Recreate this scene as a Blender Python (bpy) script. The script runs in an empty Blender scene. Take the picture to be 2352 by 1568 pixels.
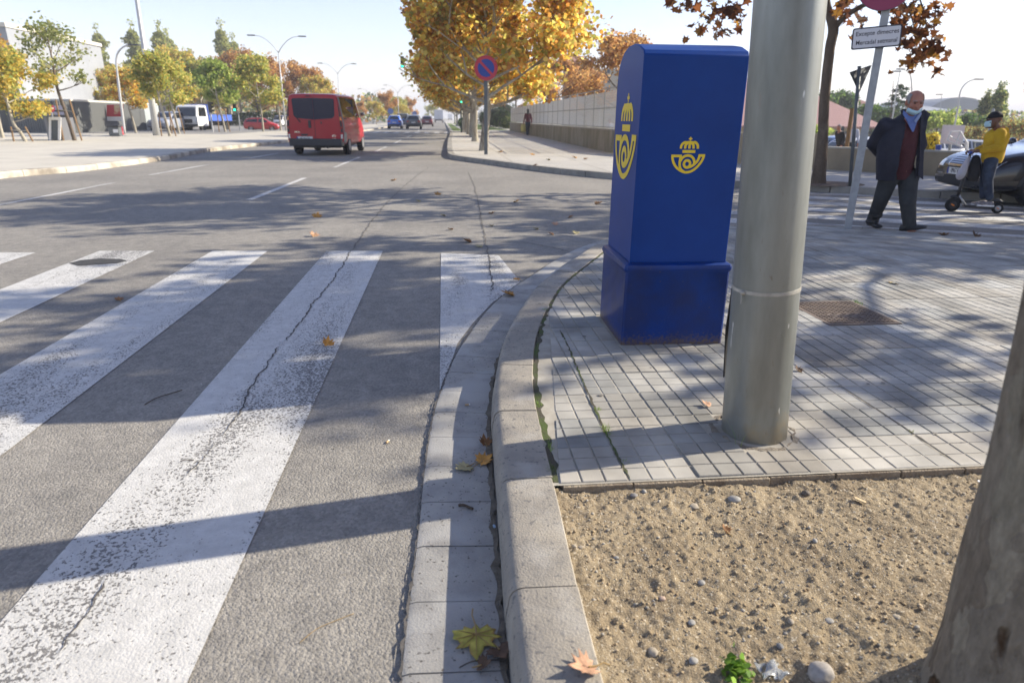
import bpy, bmesh, math, random
import numpy as np
from mathutils import Vector, Matrix
R = math.radians
SC = bpy.context.scene
COL = SC.collection

# ------------------------------------------------------------------ camera
H = 1.30
FPX, PITCH, YAW, ROLL = 1490.0, R(18.9417), R(5.9861), R(0.58)   # focal length and pixels counted on a 2352 x 1568 picture
_fw = Vector((math.sin(YAW) * math.cos(PITCH), math.cos(YAW) * math.cos(PITCH), -math.sin(PITCH)))
_rt = Vector((math.cos(YAW), -math.sin(YAW), 0))
_up = _rt.cross(_fw)
CR = _rt * math.cos(ROLL) + _up * math.sin(ROLL)
CU = -_rt * math.sin(ROLL) + _up * math.cos(ROLL)
EYE = Vector((0, 0, H))
cam_d = bpy.data.cameras.new('camera')
cam = bpy.data.objects.new('camera', cam_d)
COL.objects.link(cam)
cam.matrix_world = Matrix(((CR.x, CU.x, -_fw.x, 0), (CR.y, CU.y, -_fw.y, 0), (CR.z, CU.z, -_fw.z, H), (0, 0, 0, 1)))
cam_d.sensor_width = 36
cam_d.lens = FPX / 2352 * 36
cam_d.clip_start = 0.05
cam_d.clip_end = 6000
cam_d.dof.use_dof = True
cam_d.dof.focus_distance = 3.3
cam_d.dof.aperture_fstop = 3.2
SC.camera = cam

def ray(px, py):
    return _fw * FPX + CR * (px - 1176) - CU * (py - 784)
def G(px, py, z=0.0):
    d = ray(px, py); t = (z - H) / d.z
    return EYE + d * t
def A(px, py, Y):
    d = ray(px, py); t = Y / d.y
    return EYE + d * t

# ------------------------------------------------------------------ light
HAZE = 0.0010
SUN_EL, SUN_AZ = R(29.0), R(79.8)          # azimuth clockwise from +Y
SC.world = bpy.data.worlds.new('World')
SC.world.use_nodes = True
wn = SC.world.node_tree
bg = wn.nodes['Background']
sky = wn.nodes.new('ShaderNodeTexSky')
sky.sky_type = 'NISHITA'
sky.sun_disc = False
sky.sun_elevation = SUN_EL
sky.sun_rotation = SUN_AZ
sky.air_density = 1.0
sky.dust_density = 0.3
sky.ozone_density = 1.6
tint = wn.nodes.new('ShaderNodeMix'); tint.data_type = 'RGBA'; tint.blend_type = 'MULTIPLY'; tint.inputs[0].default_value = 1.0
tint.inputs[7].default_value = (1.10, 0.96, 1.03, 1)
wn.links.new(sky.outputs[0], tint.inputs[6]); wn.links.new(tint.outputs[2], bg.inputs[0])
bg.inputs[1].default_value = 0.112
sd = bpy.data.lights.new('sun', 'SUN')
sd.energy = 4.9
sd.angle = R(0.53)
sd.color = (1.0, 0.91, 0.75)
sun = bpy.data.objects.new('sun', sd)
COL.objects.link(sun)
sv = Vector((math.sin(SUN_AZ) * math.cos(SUN_EL), math.cos(SUN_AZ) * math.cos(SUN_EL), math.sin(SUN_EL)))
sun.rotation_euler = sv.to_track_quat('Z', 'Y').to_euler()
SC.view_settings.view_transform = 'Standard'
SC.view_settings.look = 'None'
SC.view_settings.exposure = 1.05
SC.view_settings.gamma = 1.0
SC.render.engine = 'CYCLES'
SC.cycles.max_bounces = 6
SC.cycles.transparent_max_bounces = 10

# ------------------------------------------------------------------ materials
MATS = {}
def mat(name, col, rough=0.7, metal=0.0, var=0.0, vscale=8.0, col2=None, bump=0.0, bscale=40.0, bdist=0.01, spec=0.5,
        coat=0.0, emit=None, estr=1.0, detail=6.0, lo=0.35, hi=0.65, speck=None, stretch=None, alpha=None, trans=0.0):
    """principled material; noise mixes col with col2, speck=(scale, lo, hi, colour) adds small flecks, bump is a fine noise"""
    if name in MATS: return MATS[name]
    m = bpy.data.materials.new(name); m.use_nodes = True
    nt = m.node_tree; b = nt.nodes['Principled BSDF']
    b.inputs['Roughness'].default_value = rough
    b.inputs['Metallic'].default_value = metal
    b.inputs['Specular IOR Level'].default_value = spec
    b.inputs['Coat Weight'].default_value = coat
    b.inputs['Coat Roughness'].default_value = 0.06
    b.inputs['Base Color'].default_value = (*col, 1)
    if trans: b.inputs['Transmission Weight'].default_value = trans
    tc = nt.nodes.new('ShaderNodeTexCoord')
    src = tc.outputs['Object']
    if stretch:
        mp = nt.nodes.new('ShaderNodeMapping'); mp.inputs['Scale'].default_value = stretch
        nt.links.new(src, mp.inputs[0]); src = mp.outputs[0]
    last = None
    if col2 is None and var > 0: col2 = tuple(c * (1 - var) for c in col)
    if col2 is not None:
        n = nt.nodes.new('ShaderNodeTexNoise'); n.inputs['Scale'].default_value = vscale; n.inputs['Detail'].default_value = detail
        n.inputs['Roughness'].default_value = 0.62
        nt.links.new(src, n.inputs['Vector'])
        r = nt.nodes.new('ShaderNodeMapRange'); r.inputs[1].default_value = lo; r.inputs[2].default_value = hi
        nt.links.new(n.outputs[0], r.inputs[0])
        mx = nt.nodes.new('ShaderNodeMix'); mx.data_type = 'RGBA'
        mx.inputs[6].default_value = (*col, 1); mx.inputs[7].default_value = (*col2, 1)
        nt.links.new(r.outputs[0], mx.inputs[0]); last = mx.outputs[2]
    if speck:
        sps = speck if isinstance(speck, list) else [speck]
        for (ss, sl, sh, scol) in sps:
            n = nt.nodes.new('ShaderNodeTexNoise'); n.inputs['Scale'].default_value = ss; n.inputs['Detail'].default_value = 3
            nt.links.new(src, n.inputs['Vector'])
            r = nt.nodes.new('ShaderNodeMapRange'); r.inputs[1].default_value = sl; r.inputs[2].default_value = sh
            nt.links.new(n.outputs[0], r.inputs[0])
            mx = nt.nodes.new('ShaderNodeMix'); mx.data_type = 'RGBA'
            mx.inputs[6].default_value = (*col, 1); mx.inputs[7].default_value = (*scol, 1)
            if last: nt.links.new(last, mx.inputs[6])
            nt.links.new(r.outputs[0], mx.inputs[0]); last = mx.outputs[2]
    if last: nt.links.new(last, b.inputs['Base Color'])
    if bump:
        n = nt.nodes.new('ShaderNodeTexNoise'); n.inputs['Scale'].default_value = bscale; n.inputs['Detail'].default_value = 5
        nt.links.new(src, n.inputs['Vector'])
        bp = nt.nodes.new('ShaderNodeBump'); bp.inputs['Strength'].default_value = bump; bp.inputs['Distance'].default_value = bdist
        nt.links.new(n.outputs[0], bp.inputs['Height']); nt.links.new(bp.outputs[0], b.inputs['Normal'])
    if emit:
        b.inputs['Emission Color'].default_value = (*emit, 1); b.inputs['Emission Strength'].default_value = estr
    if alpha is not None: b.inputs['Alpha'].default_value = alpha
    MATS[name] = m
    return m

def N(nt, t, **kw):
    n = nt.nodes.new(t)
    for k, v in kw.items():
        if k.startswith('i_'):
            n.inputs[int(k[2:]) if k[2:].isdigit() else k[2:].replace('_', ' ')].default_value = v
        else: setattr(n, k, v)
    return n

def m_asphalt(name, c1, c2, paint=None, fine=1.0):
    """asphalt: aggregate grains by Voronoi, patches by noise; paint = worn paint layer over it"""
    m = bpy.data.materials.new(name); m.use_nodes = True; nt = m.node_tree; b = nt.nodes['Principled BSDF']; L = nt.links.new
    tc = N(nt, 'ShaderNodeTexCoord'); P = tc.outputs['Object']
    big = N(nt, 'ShaderNodeTexNoise', i_Scale=0.55, i_Detail=7.0, i_Roughness=0.6); L(P, big.inputs['Vector'])
    mid = N(nt, 'ShaderNodeTexNoise', i_Scale=9.0, i_Detail=6.0, i_Roughness=0.65); L(P, mid.inputs['Vector'])
    vo = N(nt, 'ShaderNodeTexVoronoi', i_Scale=105.0, i_Randomness=1.0); L(P, vo.inputs['Vector'])
    vo2 = N(nt, 'ShaderNodeTexVoronoi', i_Scale=230.0, i_Randomness=1.0); L(P, vo2.inputs['Vector'])
    mx = N(nt, 'ShaderNodeMix', data_type='RGBA'); mx.inputs[6].default_value = (*c1, 1); mx.inputs[7].default_value = (*c2, 1)
    ad = N(nt, 'ShaderNodeMath', operation='ADD'); L(big.outputs[0], ad.inputs[0]); L(mid.outputs[0], ad.inputs[1])
    mr = N(nt, 'ShaderNodeMapRange', i_1=0.80, i_2=1.15); L(ad.outputs[0], mr.inputs[0]); L(mr.outputs[0], mx.inputs[0])
    # grain tint: every aggregate stone its own grey
    g = N(nt, 'ShaderNodeMapRange', i_1=0.0, i_2=1.0, i_3=0.76, i_4=1.26); L(vo.outputs['Color'], g.inputs[0])
    mu = N(nt, 'ShaderNodeVectorMath', operation='SCALE'); L(mx.outputs[2], mu.inputs[0]); L(g.outputs[0], mu.inputs['Scale'])
    col = mu.outputs[0]
    hgt = N(nt, 'ShaderNodeMath', operation='MULTIPLY', i_1=-1.0); L(vo.outputs['Distance'], hgt.inputs[0])
    h2 = N(nt, 'ShaderNodeMath', operation='MULTIPLY_ADD', i_1=-0.5); L(vo2.outputs['Distance'], h2.inputs[0]); L(hgt.outputs[0], h2.inputs[2])
    h3 = N(nt, 'ShaderNodeMath', operation='MULTIPLY_ADD', i_1=0.9); L(mid.outputs[0], h3.inputs[0]); L(h2.outputs[0], h3.inputs[2])
    hh = h3.outputs[0]; rough = 0.85
    if paint:
        w = N(nt, 'ShaderNodeTexNoise', i_Scale=85.0, i_Detail=3.0, i_Roughness=0.6); L(P, w.inputs['Vector'])
        wm = N(nt, 'ShaderNodeMapping'); wm.inputs['Scale'].default_value = (2.2, .35, 1); L(P, wm.inputs[0]); w2 = N(nt, 'ShaderNodeTexNoise', i_Scale=1.5, i_Detail=6.0); L(wm.outputs[0], w2.inputs['Vector'])
        a1 = N(nt, 'ShaderNodeMath', operation='MULTIPLY_ADD', i_1=0.80); L(w2.outputs[0], a1.inputs[0]); L(w.outputs[0], a1.inputs[2])
        a2 = N(nt, 'ShaderNodeMath', operation='MULTIPLY_ADD', i_1=0.16); L(vo.outputs['Distance'], a2.inputs[0]); L(a1.outputs[0], a2.inputs[2])
        th = N(nt, 'ShaderNodeMapRange', i_1=paint[1], i_2=paint[1] + 0.035); L(a2.outputs[0], th.inputs[0])
        dirt = N(nt, 'ShaderNodeTexNoise', i_Scale=14.0, i_Detail=8.0, i_Roughness=0.7); L(P, dirt.inputs['Vector'])
        dr = N(nt, 'ShaderNodeMapRange', i_1=0.35, i_2=0.75); L(dirt.outputs[0], dr.inputs[0])
        pc = N(nt, 'ShaderNodeMix', data_type='RGBA'); pc.inputs[6].default_value = (*paint[0], 1)
        pc.inputs[7].default_value = (*[c * 0.72 for c in paint[0]], 1); L(dr.outputs[0], pc.inputs[0])
        fm = N(nt, 'ShaderNodeMix', data_type='RGBA'); L(th.outputs[0], fm.inputs[0]); L(pc.outputs[2], fm.inputs[6]); L(col, fm.inputs[7])
        col = fm.outputs[2]
        hm = N(nt, 'ShaderNodeMath', operation='MULTIPLY_ADD', i_1=-0.7); L(th.outputs[0], hm.inputs[0])
        h4 = N(nt, 'ShaderNodeMath', operation='MULTIPLY', i_1=0.45); L(hh, h4.inputs[0]); L(h4.outputs[0], hm.inputs[2]); hh = hm.outputs[0]
        rough = 0.7
    L(col, b.inputs['Base Color']); b.inputs['Roughness'].default_value = rough; b.inputs['Specular IOR Level'].default_value = 0.3
    bp = N(nt, 'ShaderNodeBump', i_Strength=0.9, i_Distance=0.0030 * fine); L(hh, bp.inputs['Height']); L(bp.outputs[0], b.inputs['Normal'])
    return m

def m_tint(name, rough=0.8, translucent=0.0, spec=0.3, var=0.12, vscale=60.0, bump=0.0, bscale=200.0, bdist=0.002):
    """colour from the mesh's own 'tint' attribute (leaves, paving stones), with a little noise"""
    if name in MATS: return MATS[name]
    m = bpy.data.materials.new(name); m.use_nodes = True; nt = m.node_tree; b = nt.nodes['Principled BSDF']; L = nt.links.new
    at = N(nt, 'ShaderNodeAttribute', attribute_name='tint')
    col = at.outputs['Color']
    if var:
        tc = N(nt, 'ShaderNodeTexCoord'); n = N(nt, 'ShaderNodeTexNoise', i_Scale=vscale, i_Detail=5.0); L(tc.outputs['Object'], n.inputs['Vector'])
        r = N(nt, 'ShaderNodeMapRange', i_1=0.3, i_2=0.7, i_3=1 - var * 1.6, i_4=1 + var); L(n.outputs[0], r.inputs[0])
        s = N(nt, 'ShaderNodeVectorMath', operation='SCALE'); L(col, s.inputs[0]); L(r.outputs[0], s.inputs['Scale']); col = s.outputs[0]
        if bump:
            n2 = N(nt, 'ShaderNodeTexNoise', i_Scale=bscale, i_Detail=4.0); L(tc.outputs['Object'], n2.inputs['Vector'])
            bp = N(nt, 'ShaderNodeBump', i_Strength=bump, i_Distance=bdist); L(n2.outputs[0], bp.inputs['Height']); L(bp.outputs[0], b.inputs['Normal'])
    L(col, b.inputs['Base Color']); b.inputs['Roughness'].default_value = rough; b.inputs['Specular IOR Level'].default_value = spec
    if translucent:
        tr = N(nt, 'ShaderNodeBsdfTranslucent'); L(col, tr.inputs['Color'])
        ms = N(nt, 'ShaderNodeMixShader', i_0=translucent); out = nt.nodes['Material Output']
        L(b.outputs[0], ms.inputs[1]); L(tr.outputs[0], ms.inputs[2]); L(ms.outputs[0], out.inputs['Surface'])
    MATS[name] = m
    return m

# ------------------------------------------------------------------ object helpers
def tag(o, label=None, cat=None, group=None, kind=None):
    if label: o['label'] = label
    if cat: o['category'] = cat
    if group: o['group'] = group
    if kind: o['kind'] = kind
    return o
def empty(name, loc=(0, 0, 0), rz=0.0, label=None, cat=None, group=None):
    o = bpy.data.objects.new(name, None); COL.objects.link(o); o.location = loc; o.rotation_euler = (0, 0, rz)
    o.empty_display_size = 0.2
    return tag(o, label, cat, group)
def link_mesh(name, me, mats, parent=None, smooth=False, loc=None):
    o = bpy.data.objects.new(name, me); COL.objects.link(o)
    for m in (mats if isinstance(mats, (list, tuple)) else [mats]): me.materials.append(m)
    if smooth:
        me.polygons.foreach_set('use_smooth', [True] * len(me.polygons))
    if parent: o.parent = parent
    if loc: o.location = loc
    return o
def copy_tree(o, parent=None):
    c = o.copy(); COL.objects.link(c)
    if parent: c.parent = parent
    for ch in list(o.children): copy_tree(ch, c)
    return c
def put(o, loc, rz=0.0, s=1.0, label=None, group=None):
    o.location = loc; o.rotation_euler = (0, 0, rz); o.scale = (s, s, s) if not isinstance(s, tuple) else s
    if label: o['label'] = label
    if group: o['group'] = group
    return o

class MB:
    """mesh builder"""
    def __init__(s): s.v = []; s.f = []; s.mi = []; s.cur = 0
    def add(s, vs, fs):
        n = len(s.v); s.v += [tuple(v) for v in vs]
        for f in fs: s.f.append([i + n for i in f]); s.mi.append(s.cur)
        return s
    def box(s, x0, x1, y0, y1, z0, z1):
        vs = [(x, y, z) for z in (z0, z1) for y in (y0, y1) for x in (x0, x1)]
        return s.add(vs, [(0, 2, 3, 1), (4, 5, 7, 6), (0, 1, 5, 4), (2, 6, 7, 3), (0, 4, 6, 2), (1, 3, 7, 5)])
    def bbox(s, c, size, M=None):
        x, y, z = [k / 2 for k in size]
        vs = [Vector((a * x, b * y, d * z)) for d in (-1, 1) for b in (-1, 1) for a in (-1, 1)]
        if M is not None: vs = [M @ v for v in vs]
        vs = [v + Vector(c) for v in vs]
        return s.add(vs, [(0, 2, 3, 1), (4, 5, 7, 6), (0, 1, 5, 4), (2, 6, 7, 3), (0, 4, 6, 2), (1, 3, 7, 5)])
    def rings(s, rings, cap0=True, cap1=True, closed=True):
        k = len(rings[0]); vs = [p for r in rings for p in r]; fs = []
        for i in range(len(rings) - 1):
            for j in range(k if closed else k - 1):
                a = i * k + j; b = i * k + (j + 1) % k
                fs.append((a, b, b + k, a + k))
        if closed and cap0: fs.append(tuple(range(k - 1, -1, -1)))
        if closed and cap1: fs.append(tuple((len(rings) - 1) * k + j for j in range(k)))
        return s.add(vs, fs)
    def tube(s, path, rad, seg=10, cap=True):
        path = [Vector(p) for p in path]
        if not isinstance(rad, (list, tuple)): rad = [rad] * len(path)
        rs = []; up = None
        for i, p in enumerate(path):
            t = (path[min(i + 1, len(path) - 1)] - path[max(i - 1, 0)]).normalized()
            if up is None:
                up = Vector((0, 0, 1)) if abs(t.z) < 0.9 else Vector((1, 0, 0))
            a = t.cross(up).normalized(); b = a.cross(t).normalized(); up = b
            rs.append([p + (a * math.cos(q) + b * math.sin(q)) * rad[i] for q in [2 * math.pi * j / seg for j in range(seg)]])
        return s.rings(rs, cap, cap)
    def cyl(s, p0, p1, r0, r1=None, seg=16): return s.tube([p0, p1], [r0, r0 if r1 is None else r1], seg)
    def lathe(s, prof, c=(0, 0, 0), seg=20, axis='z'):
        rs = []
        for (r, h) in prof:
            ring = []
            for j in range(seg):
                q = 2 * math.pi * j / seg
                a, b = r * math.cos(q), r * math.sin(q)
                ring.append({'z': (c[0] + a, c[1] + b, c[2] + h), 'y': (c[0] + a, c[1] + h, c[2] - b), 'x': (c[0] + h, c[1] + a, c[2] + b)}[axis])
            rs.append(ring)
        return s.rings(rs)
    def prism(s, poly, z0, z1):
        n = len(poly)
        vs = [(p[0], p[1], z0) for p in poly] + [(p[0], p[1], z1) for p in poly]
        return s.add(vs, [tuple(range(n - 1, -1, -1)), tuple(range(n, 2 * n))] + [(i, (i + 1) % n, (i + 1) % n + n, i + n) for i in range(n)])
    def sphere(s, c, r, seg=12, rin=8, M=None):
        r = r if isinstance(r, (tuple, list)) else (r, r, r)
        rs = []
        for i in range(rin + 1):
            t = math.pi * i / rin
            ring = []
            for j in range(seg):
                q = 2 * math.pi * j / seg
                p = Vector((r[0] * max(math.sin(t), 1e-3) * math.cos(q), r[1] * max(math.sin(t), 1e-3) * math.sin(q), -r[2] * math.cos(t)))
                if M is not None: p = M @ p
                ring.append(p + Vector(c))
            rs.append(ring)
        return s.rings(rs)
    def mesh(s, name):
        me = bpy.data.meshes.new(name); me.from_pydata(s.v, [], s.f); me.update()
        if any(s.mi): me.polygons.foreach_set('material_index', s.mi)
        return me
    def build(s, name, mats, parent=None, smooth=False, bevel=0, bseg=2, sub=0, angle=None, loc=None):
        o = link_mesh(name, s.mesh(name), mats, parent, smooth or angle is not None, loc)
        if bevel:
            b = o.modifiers.new('bevel', 'BEVEL'); b.width = bevel; b.segments = bseg; b.limit_method = 'ANGLE'; b.angle_limit = R(35)
        if sub:
            q = o.modifiers.new('sub', 'SUBSURF'); q.levels = sub; q.render_levels = sub
        if angle is not None:
            sharp(o.data, angle)
        return o
def sharp(me, deg):
    bm = bmesh.new(); bm.from_mesh(me)
    for e in bm.edges:
        e.smooth = len(e.link_faces) == 2 and e.calc_face_angle(3) < R(deg)
    for f in bm.faces: f.smooth = True
    bm.to_mesh(me); bm.free()

def fast_polys(name, V, k, tint=None):
    """V: (n*k,3) array, n separate k-gons; tint (n*k,3)"""
    n = len(V) // k
    me = bpy.data.meshes.new(name)
    me.vertices.add(n * k); me.vertices.foreach_set('co', np.asarray(V, np.float32).ravel())
    me.loops.add(n * k); me.loops.foreach_set('vertex_index', np.arange(n * k, dtype=np.int32))
    me.polygons.add(n); me.polygons.foreach_set('loop_start', np.arange(0, n * k, k, dtype=np.int32))
    me.update(calc_edges=True); me.validate()
    if tint is not None: set_tint(me, tint)
    return me
def set_tint(me, tint):
    at = me.color_attributes.new('tint', 'FLOAT_COLOR', 'POINT')
    c = np.ones((len(me.vertices), 4), np.float32); c[:, :3] = tint
    at.data.foreach_set('color', c.ravel())

def vnoise(x, y, seed=0):
    """smooth value noise on numpy arrays"""
    rs = np.random.RandomState(seed); T = rs.rand(256, 256)
    xi = np.floor(x).astype(int); yi = np.floor(y).astype(int); fx = x - xi; fy = y - yi
    fx = fx * fx * (3 - 2 * fx); fy = fy * fy * (3 - 2 * fy)
    g = lambda a, b: T[a % 256, b % 256]
    return (g(xi, yi) * (1 - fx) + g(xi + 1, yi) * fx) * (1 - fy) + (g(xi, yi + 1) * (1 - fx) + g(xi + 1, yi + 1) * fx) * fy

def sheet(name, pts, z, m, label=None, kind='structure', cat=None):
    mb = MB(); mb.add([(p[0], p[1], z if len(p) < 3 else p[2]) for p in pts], [tuple(range(len(pts)))])
    return tag(mb.build(name, m), label, cat, None, kind)
def text_mesh(name, txt, size, m, parent, M, extrude=0.001, align='CENTER', bold=0.0, sx=1.0):
    c = bpy.data.curves.new(name, 'FONT'); c.body = txt; c.size = size; c.extrude = extrude; c.align_x = align; c.align_y = 'CENTER'; c.offset = bold
    o = bpy.data.objects.new(name, c); COL.objects.link(o)
    bpy.context.view_layer.update()
    me = bpy.data.meshes.new_from_object(o.evaluated_get(bpy.context.evaluated_depsgraph_get()))
    COL.objects.unlink(o); bpy.data.objects.remove(o)
    me.transform(M @ Matrix.Diagonal((sx, 1, 1, 1)))
    me.materials.clear()
    return link_mesh(name, me, m, parent)

# ================================================================== SETTING
M_asph = m_asphalt('asphalt', (0.275, 0.256, 0.225), (0.195, 0.183, 0.165))
M_paint = m_asphalt('road_paint', (0.20, 0.19, 0.18), (0.15, 0.145, 0.14), paint=((0.565, 0.555, 0.53), 1.075))
M_paint2 = m_asphalt('road_paint_worn', (0.20, 0.19, 0.18), (0.15, 0.145, 0.14), paint=((0.58, 0.57, 0.55), 1.05))
M_conc = mat('kerb_concrete', (0.34, 0.305, 0.25), rough=0.9, col2=(0.24, 0.22, 0.19), vscale=7, detail=9, lo=0.36, hi=0.66,
             speck=[(60, 0.60, 0.66, (0.16, 0.15, 0.14)), (5.5, 0.56, 0.72, (0.37, 0.345, 0.305))], bump=0.7, bscale=150, bdist=0.004)
M_gut = mat('gutter_concrete', (0.35, 0.335, 0.305), rough=0.9, col2=(0.25, 0.24, 0.225), vscale=9, detail=9,
            speck=[(75, 0.63, 0.68, (0.10, 0.09, 0.08)), (2.6, 0.52, 0.62, (0.36, 0.35, 0.33))], bump=0.6, bscale=160, bdist=0.003)
M_grout = mat('joint_dirt', (0.19, 0.165, 0.13), rough=1, col2=(0.10, 0.085, 0.065), vscale=40, bump=1, bscale=220, bdist=0.005)
M_crack = mat('crack_dark', (0.07, 0.065, 0.06), rough=1, col2=(0.12, 0.11, 0.10), vscale=60)
M_moss = mat('moss_joint', (0.075, 0.065, 0.045), rough=1, col2=(0.07, 0.10, 0.022), vscale=7, lo=.45, hi=.6, bump=1, bscale=200, bdist=.006)
M_gland = mat('open_land', (0.27, 0.24, 0.18), rough=1, col2=(0.17, 0.17, 0.10), vscale=0.05)

# the ground to the horizon, and the road on it
sheet('ground', [(-2500, -600), (2500, -600), (60, -14.2), (13.7, 11.95), (9.9, 16.9), (9.5, 17.3), (6.35, 24.6), (7.12, 71), (7.3, 3500), (-2500, 3500)], -0.006, M_gland)
LOW = -2.2      # the land behind the park walls lies lower
sheet('low_ground', [(2500, -600), (2500, 3500), (7.3, 3500), (7.12, 71), (6.35, 24.6), (9.5, 17.3), (9.9, 16.9), (13.7, 11.95), (60, -14.2)], LOW, mat('park_sand', (0.36, 0.32, 0.25), rough=1, col2=(0.26, 0.26, 0.16), vscale=.12))
sheet('road', [(-9.6, -12), (70, -12), (70, 8), (14, 20), (0.9, 26), (0.9, 900), (-9.6, 900), (-9.6, 300)], 0.0, M_asph)

# --- near corner: kerb foot curve
def catmull(pts, n=8):
    P = [Vector(p) for p in pts]; out = []
    for i in range(len(P) - 1):
        p0, p1, p2, p3 = P[max(i - 1, 0)], P[i], P[i + 1], P[min(i + 2, len(P) - 1)]
        for k in range(n):
            t = k / n
            out.append(0.5 * ((2 * p1) + (p2 - p0) * t + (2 * p0 - 5 * p1 + 4 * p2 - p3) * t * t + (3 * p1 - p0 - 3 * p2 + p3) * t ** 3))
    out.append(P[-1]); return out
def offset(pts, d):
    """offset to the right of travel"""
    out = []
    for i, p in enumerate(pts):
        t = (pts[min(i + 1, len(pts) - 1)] - pts[max(i - 1, 0)]); t.z = 0; t.normalize()
        out.append(p + Vector((t.y, -t.x, 0)) * d)
    return out
def resample(pts, step):
    out = [pts[0].copy()]; acc = 0
    for i in range(len(pts) - 1):
        a, b = pts[i], pts[i + 1]; L = (b - a).length; pos = step - acc
        while pos <= L:
            out.append(a.lerp(b, pos / L)); pos += step
        acc = (acc + L) % step if L else acc
        acc = L - (pos - step)
    return out
foot = catmull([(0.10, -3.0, 0), (0.12, 0.0, 0), (0.130, 1.22, 0), (0.150, 1.80, 0), (0.175, 2.50, 0), (0.225, 3.0, 0), (0.345, 3.645, 0), (0.621, 4.586, 0),
                (0.99, 5.39, 0), (1.613, 6.55, 0), (2.4, 7.4, 0), (3.3, 7.95, 0), (4.1, 8.27, 0), (4.75, 8.27, 0), (5.4, 7.98, 0), (6.9, 7.13, 0), (9, 5.9, 0), (14, 3.0, 0)], 10)
def zs(x, y):
    d = 9.55 - (0.487 * x + 0.873 * y)
    t = max(0.0, min(1.0, d / 2.6)); t = t * t * (3 - 2 * t)
    return 0.016 + 0.114 * t
def kerb_run(name, curve, prof, seg, gap, m, zfun=None, label=None, jit=0.002, parent=None):
    """kerb stones laid end to end along a curve: prof = [(inward offset, height factor)]"""
    mb = MB(); cur = resample(curve, 0.05); k = max(2, int(seg / 0.05)); rnd = random.Random(5)
    i = 0
    while i < len(cur) - 2:
        part = cur[i:min(i + k + 1, len(cur))]
        if len(part) < 2: break
        a = part[0].lerp(part[1], gap / 0.05); part = [a] + part[1:-1] + [part[-1].lerp(part[-2], gap / 0.05)]
        dz = rnd.uniform(-jit, jit); dx = rnd.uniform(-jit, jit)
        rs = []
        for j, p in enumerate(part):
            t = (part[min(j + 1, len(part) - 1)] - part[max(j - 1, 0)]).normalized(); n = Vector((t.y, -t.x, 0))
            z = zfun(p.x, p.y) if zfun else 0.13
            rs.append([p + n * (o + dx) + Vector((0, 0, (h * z if h > 0 else h) + dz)) for (o, h) in prof])
        mb.rings(rs); i += k
    o = mb.build(name, m, parent, angle=38)
    return tag(o, label, None, None, 'structure') if not parent else o
KP = [(-0.0, -0.05), (0.004, 0.3), (0.014, 0.78), (0.022, 0.90), (0.034, 0.97), (0.05, 1.0), (0.192, 1.0), (0.196, 0.96), (0.196, -0.05)]
kerb_run('kerb', [p for p in foot if p.y < 20], KP, 0.60, 0.0035, M_conc, zs)
gc = [p for p in foot if p.x < 3.0 or p.y < 4]
gc = gc[:next(i for i, p in enumerate(gc) if p.x > 2.7)]
gout = offset(gc, -0.262)
kerb_run('gutter', gout, [(0.0, -0.05), (0.0, 0.012 / 0.13), (0.02, 0.018 / 0.13), (0.248, 0.012 / 0.13), (0.251, -0.05)], 0.25, 0.0022, M_gut, lambda x, y: 0.13, jit=0.0012)
# dirt line between gutter and kerb, and between kerb and paving
def ribbon(name, curve, w, z, m, zf=None, kind='structure', jag=0.0, seed=1, parent=None, ramp=False):
    rnd = random.Random(seed); mb = MB(); n = len(curve); L = []; Rr = []
    for i, p in enumerate(curve):
        t = (curve[min(i + 1, n - 1)] - curve[max(i - 1, 0)]).normalized(); nn = Vector((t.y, -t.x, 0))
        ww = w * (1 if not jag else rnd.uniform(1 - jag, 1 + jag))
        if ramp: ww *= min(1, i / 3, (n - 1 - i) / 3)
        zz = z + (zf(p.x, p.y) if zf else 0); o = rnd.uniform(-jag, jag) * w * 0.8
        L.append(p + nn * (o - ww / 2) + Vector((0, 0, zz))); Rr.append(p + nn * (o + ww / 2) + Vector((0, 0, zz)))
    mb.add(L + Rr, [(i, i + 1, n + i + 1, n + i) for i in range(n - 1)])
    o = mb.build(name, m, parent); return tag(o, None, None, None, kind) if not parent else o
fr = resample(gc, 0.04)
ribbon('gutter_dirt', offset(fr, -0.010), 0.020, 0.0135, M_grout, jag=0.5, seed=3)
fr2 = [p for p in resample(foot, 0.04) if p.x < 13 and (p.y > 1.9 or p.x > 5)]
ribbon('joint_dirt', offset(fr2, 0.208), 0.026, -0.0035, M_moss, zs, jag=0.4, seed=4)

# --- near pavement: real paving pads, each 3 x 3 pads to a flag
inner = offset([p for p in foot if p.x < 12.6], 0.218)
inner = [p for p in inner if p.y > 1.9 or p.x > 5]
poly = [(inner[0].x - 0.004, 1.9)] + [(p.x, p.y) for p in inner] + [(12.6, 1.9)]
def clip_convex(sub, a, b):
    """keep the side to the right of a->b (sub: list of (x,y))"""
    out = []
    ex, ey = b[0] - a[0], b[1] - a[1]
    sd_ = lambda p: (p[0] - a[0]) * ey - (p[1] - a[1]) * ex
    for i in range(len(sub)):
        p, q = sub[i], sub[(i + 1) % len(sub)]; dp, dq = sd_(p), sd_(q)
        if dp >= 0: out.append(p)
        if (dp >= 0) != (dq >= 0):
            t = dp / (dp - dq); out.append((p[0] + (q[0] - p[0]) * t, p[1] + (q[1] - p[1]) * t))
    return out
def inside(p, pl):
    c = False
    for i in range(len(pl)):
        a, b = pl[i], pl[i - 1]
        if (a[1] > p[1]) != (b[1] > p[1]) and p[0] < (b[0] - a[0]) * (p[1] - a[1]) / (b[1] - a[1]) + a[0]: c = not c
    return c
def area2(pl): return abs(sum(pl[i - 1][0] * pl[i][1] - pl[i][0] * pl[i - 1][1] for i in range(len(pl)))) / 2
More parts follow.
